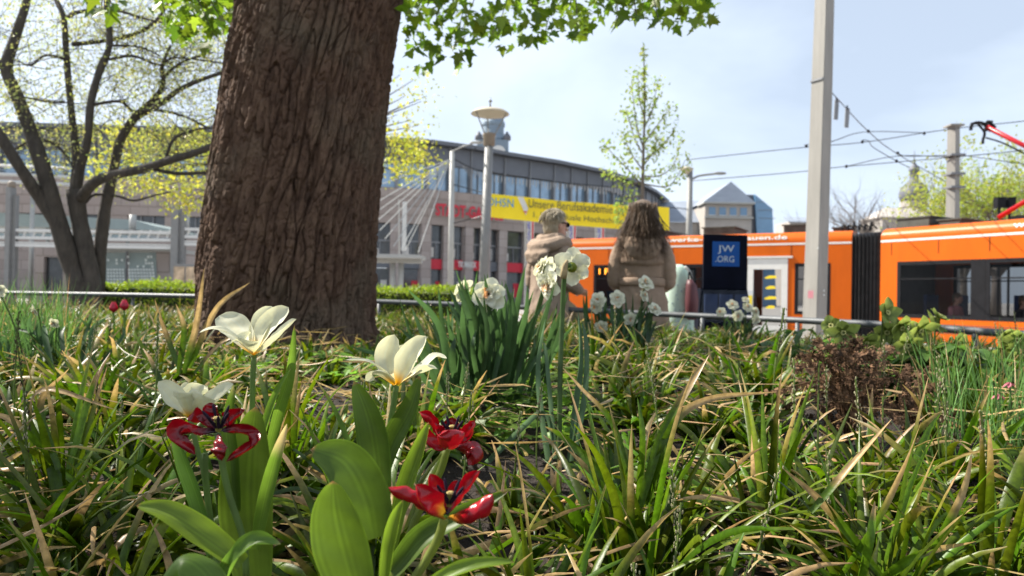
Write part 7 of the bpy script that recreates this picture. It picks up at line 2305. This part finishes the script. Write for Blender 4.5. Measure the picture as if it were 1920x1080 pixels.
hellebore('light green hellebore in front of the tram bellows', 1640, 2.3, 760, [(1560, 640, 0.09), (1600, 655, 0.1), (1640, 660, 0.1), (1690, 670, 0.1), (1580, 690, 0.1), (1650, 700, 0.1)],
          [(1660, 588, 0.036, (0.2, -0.6, 0.2)), (1688, 612, 0.04, (0.1, -0.7, -0.4)), (1664, 622, 0.036, (-0.4, -0.7, -0.2)), (1580, 622, 0.036, (-0.2, -0.9, -0.2)), (1622, 640, 0.034, (0, -0.8, -0.5)), (1560, 612, 0.03, (-0.5, -0.6, 0.2))])
hellebore('light green hellebore below the rear tram window', 1740, 2.2, 780, [(1720, 680, 0.11), (1760, 670, 0.11), (1800, 690, 0.12), (1700, 700, 0.1), (1780, 715, 0.12), (1740, 725, 0.11)],
          [(1722, 618, 0.04, (0.2, -0.7, -0.3)), (1746, 610, 0.034, (0.6, -0.5, 0.5)), (1762, 655, 0.036, (-0.2, -0.9, -0.5)), (1790, 642, 0.034, (0.3, -0.7, -0.2)), (1702, 645, 0.036, (-0.3, -0.8, -0.4)), (1758, 596, 0.028, (0.5, -0.3, 0.8))])
hellebore('light green hellebore at the right picture edge', 1880, 2.1, 800, [(1840, 690, 0.12), (1880, 700, 0.12), (1920, 680, 0.12), (1850, 725, 0.12), (1910, 730, 0.12), (1820, 665, 0.1)],
          [(1878, 655, 0.036, (0, -0.8, -0.5)), (1884, 628, 0.03, (0.1, -0.8, -0.4)), (1908, 634, 0.03, (-0.4, -0.7, -0.4)), (1894, 690, 0.034, (0, -0.6, -0.8)), (1838, 690, 0.03, (-0.2, -0.8, -0.6))])

hellebore('leafy hellebore without open flowers right of the literature cart', 1500, 2.9, 740, [(1450, 640, 0.1), (1490, 632, 0.1), (1530, 640, 0.1), (1560, 655, 0.11), (1470, 660, 0.1)], [])
hellebore('dark leafy hellebore between the two flowering ones', 1690, 2.5, 760, [(1650, 668, 0.11), (1690, 662, 0.11), (1720, 672, 0.11), (1800, 676, 0.11), (1840, 680, 0.11)], [])

# ================================================================== dry brown ferns
def fern(label, px, d, py, fronds):
    q = P(px, py, d)
    b = V((q.x, q.y, soil_z(q.x, q.y)))
    o = thing('dry_fern', label, 'fern', b, 'dry brown ferns')
    for fx, fy, tx, ty in fronds:
        pth = spline([b, P(fx, fy, d + random.uniform(-.08, .08)), P(tx, ty, d + random.uniform(-.12, .12))], 26)
        c0 = np.array((0.085, 0.048, 0.027)) * random.uniform(0.5, 1.6)
        mb = MB(); mb.tube(pth, [0.0028 * (1 - 0.7 * i / 26) for i in range(27)], 5, tuple(c0 * 0.8))
        for i in range(5, 27):
            t = i / 26
            tg = (pth[min(i + 1, 26)] - pth[i - 1]).normalized()
            L_ = 0.05 * math.sin(math.pi * min(1, (t - 0.12) / 0.9)) ** 0.7 + 0.006
            for s in (-1, 1):
                if random.random() < 0.42: continue
                sd_v = (tg.cross(V((0, -0.8, 0.5))).normalized() * s + tg * 0.35 + V((random.gauss(0, 0.3), random.gauss(0, 0.3), random.gauss(-0.2, 0.3)))).normalized()
                e_ = pth[i] + sd_v * L_ * random.uniform(0.6, 1.1)
                md = pth[i].lerp(e_, 0.6)
                curl_ = e_ + V((random.gauss(0, 0.006), random.gauss(0, 0.006), -L_ * random.uniform(0.1, 0.5))) - sd_v * L_ * random.uniform(0.1, 0.4)
                cc_ = c0 * random.uniform(0.5, 1.9)
                nr = V((random.gauss(0, 0.5), -0.7, 0.5))
                # small toothed segments along each pinna
                for kk in range(5):
                    f0 = (kk + 0.6) / 5.4
                    q0 = pth[i].lerp(md, f0) if f0 < 0.6 else md.lerp(curl_, (f0 - 0.5) * 1.6)
                    for s2 in (-1, 1):
                        ww_ = sd_v.cross(nr).normalized() * s2 * 0.0075 * (1.2 - f0) + sd_v * 0.003
                        mb.add([q0 - sd_v * 0.0022, q0 + sd_v * 0.0022, q0 + ww_ + sd_v * 0.002 + nr * random.gauss(0, 0.002), q0 + ww_ - sd_v * 0.002], [(0, 1, 2, 3)], tuple(cc_ * random.uniform(0.7, 1.4)))
                mb.tube([pth[i], md, curl_], [0.0008, 0.0006, 0.0004], 3, tuple(cc_ * 0.7))
        mb.build('frond', M['matte'], o)


fern('dry brown fern with curled fronds left of the hellebores', 1590, 1.6, 830, [(1560, 690, 1500, 670), (1570, 680, 1530, 640), (1600, 670, 1610, 640), (1640, 690, 1670, 650), (1570, 700, 1490, 690), (1590, 680, 1560, 655), (1600, 690, 1640, 660), (1560, 740, 1475, 760), (1610, 720, 1660, 720), (1600, 700, 1600, 648), (1580, 720, 1520, 660), (1570, 760, 1500, 800), (1620, 740, 1690, 700), (1640, 760, 1690, 790), (1550, 770, 1600, 700), (1560, 720, 1440, 735)])
fern('dry brown fern frond tangle right of the larger brown fern', 1715, 1.6, 850, [(1700, 750, 1700, 690), (1720, 760, 1760, 720), (1700, 780, 1660, 760), (1710, 740, 1735, 690), (1740, 790, 1790, 780)])
for px, py, lab in ((1872, 744, 'lower tiny pink bell flower at the right edge'), (1893, 722, 'upper tiny pink bell flower at the right edge')):
    d = 1.5; c = P(px, py, d); q = P(px, 830, d)
    o = thing('pink_flower', lab, 'flower', (q.x, q.y, soil_z(q.x, q.y)), 'tiny pink flowers')
    mb = MB(); mb.tube(spline([V((q.x, q.y, soil_z(q.x, q.y))), P(px + 4, 780, d), c + V((0, 0, 0.008))], 8), 0.0014, 5, (0.1, 0.14, 0.05)); mb.build('stem', M['leaf'], o, True)
    for k in range(6):
        a = k * math.pi / 3; o_ = V((math.cos(a), math.sin(a) * 0.6, 0))
        mb = MB(); mb.ribbon([c + V((0, 0, 0.006)), c + o_ * 0.007, c + o_ * 0.016 + V((0, 0, -0.006))], lambda t: 0.006 * (0.4 + math.sin(math.pi * t)) * (1 - t ** 6) + 0.0003, (0, 0, 1), 0.2, 6, 1, lambda t, s: (0.5, 0.16, 0.2)); mb.build('petal', M['petal'], o, True)
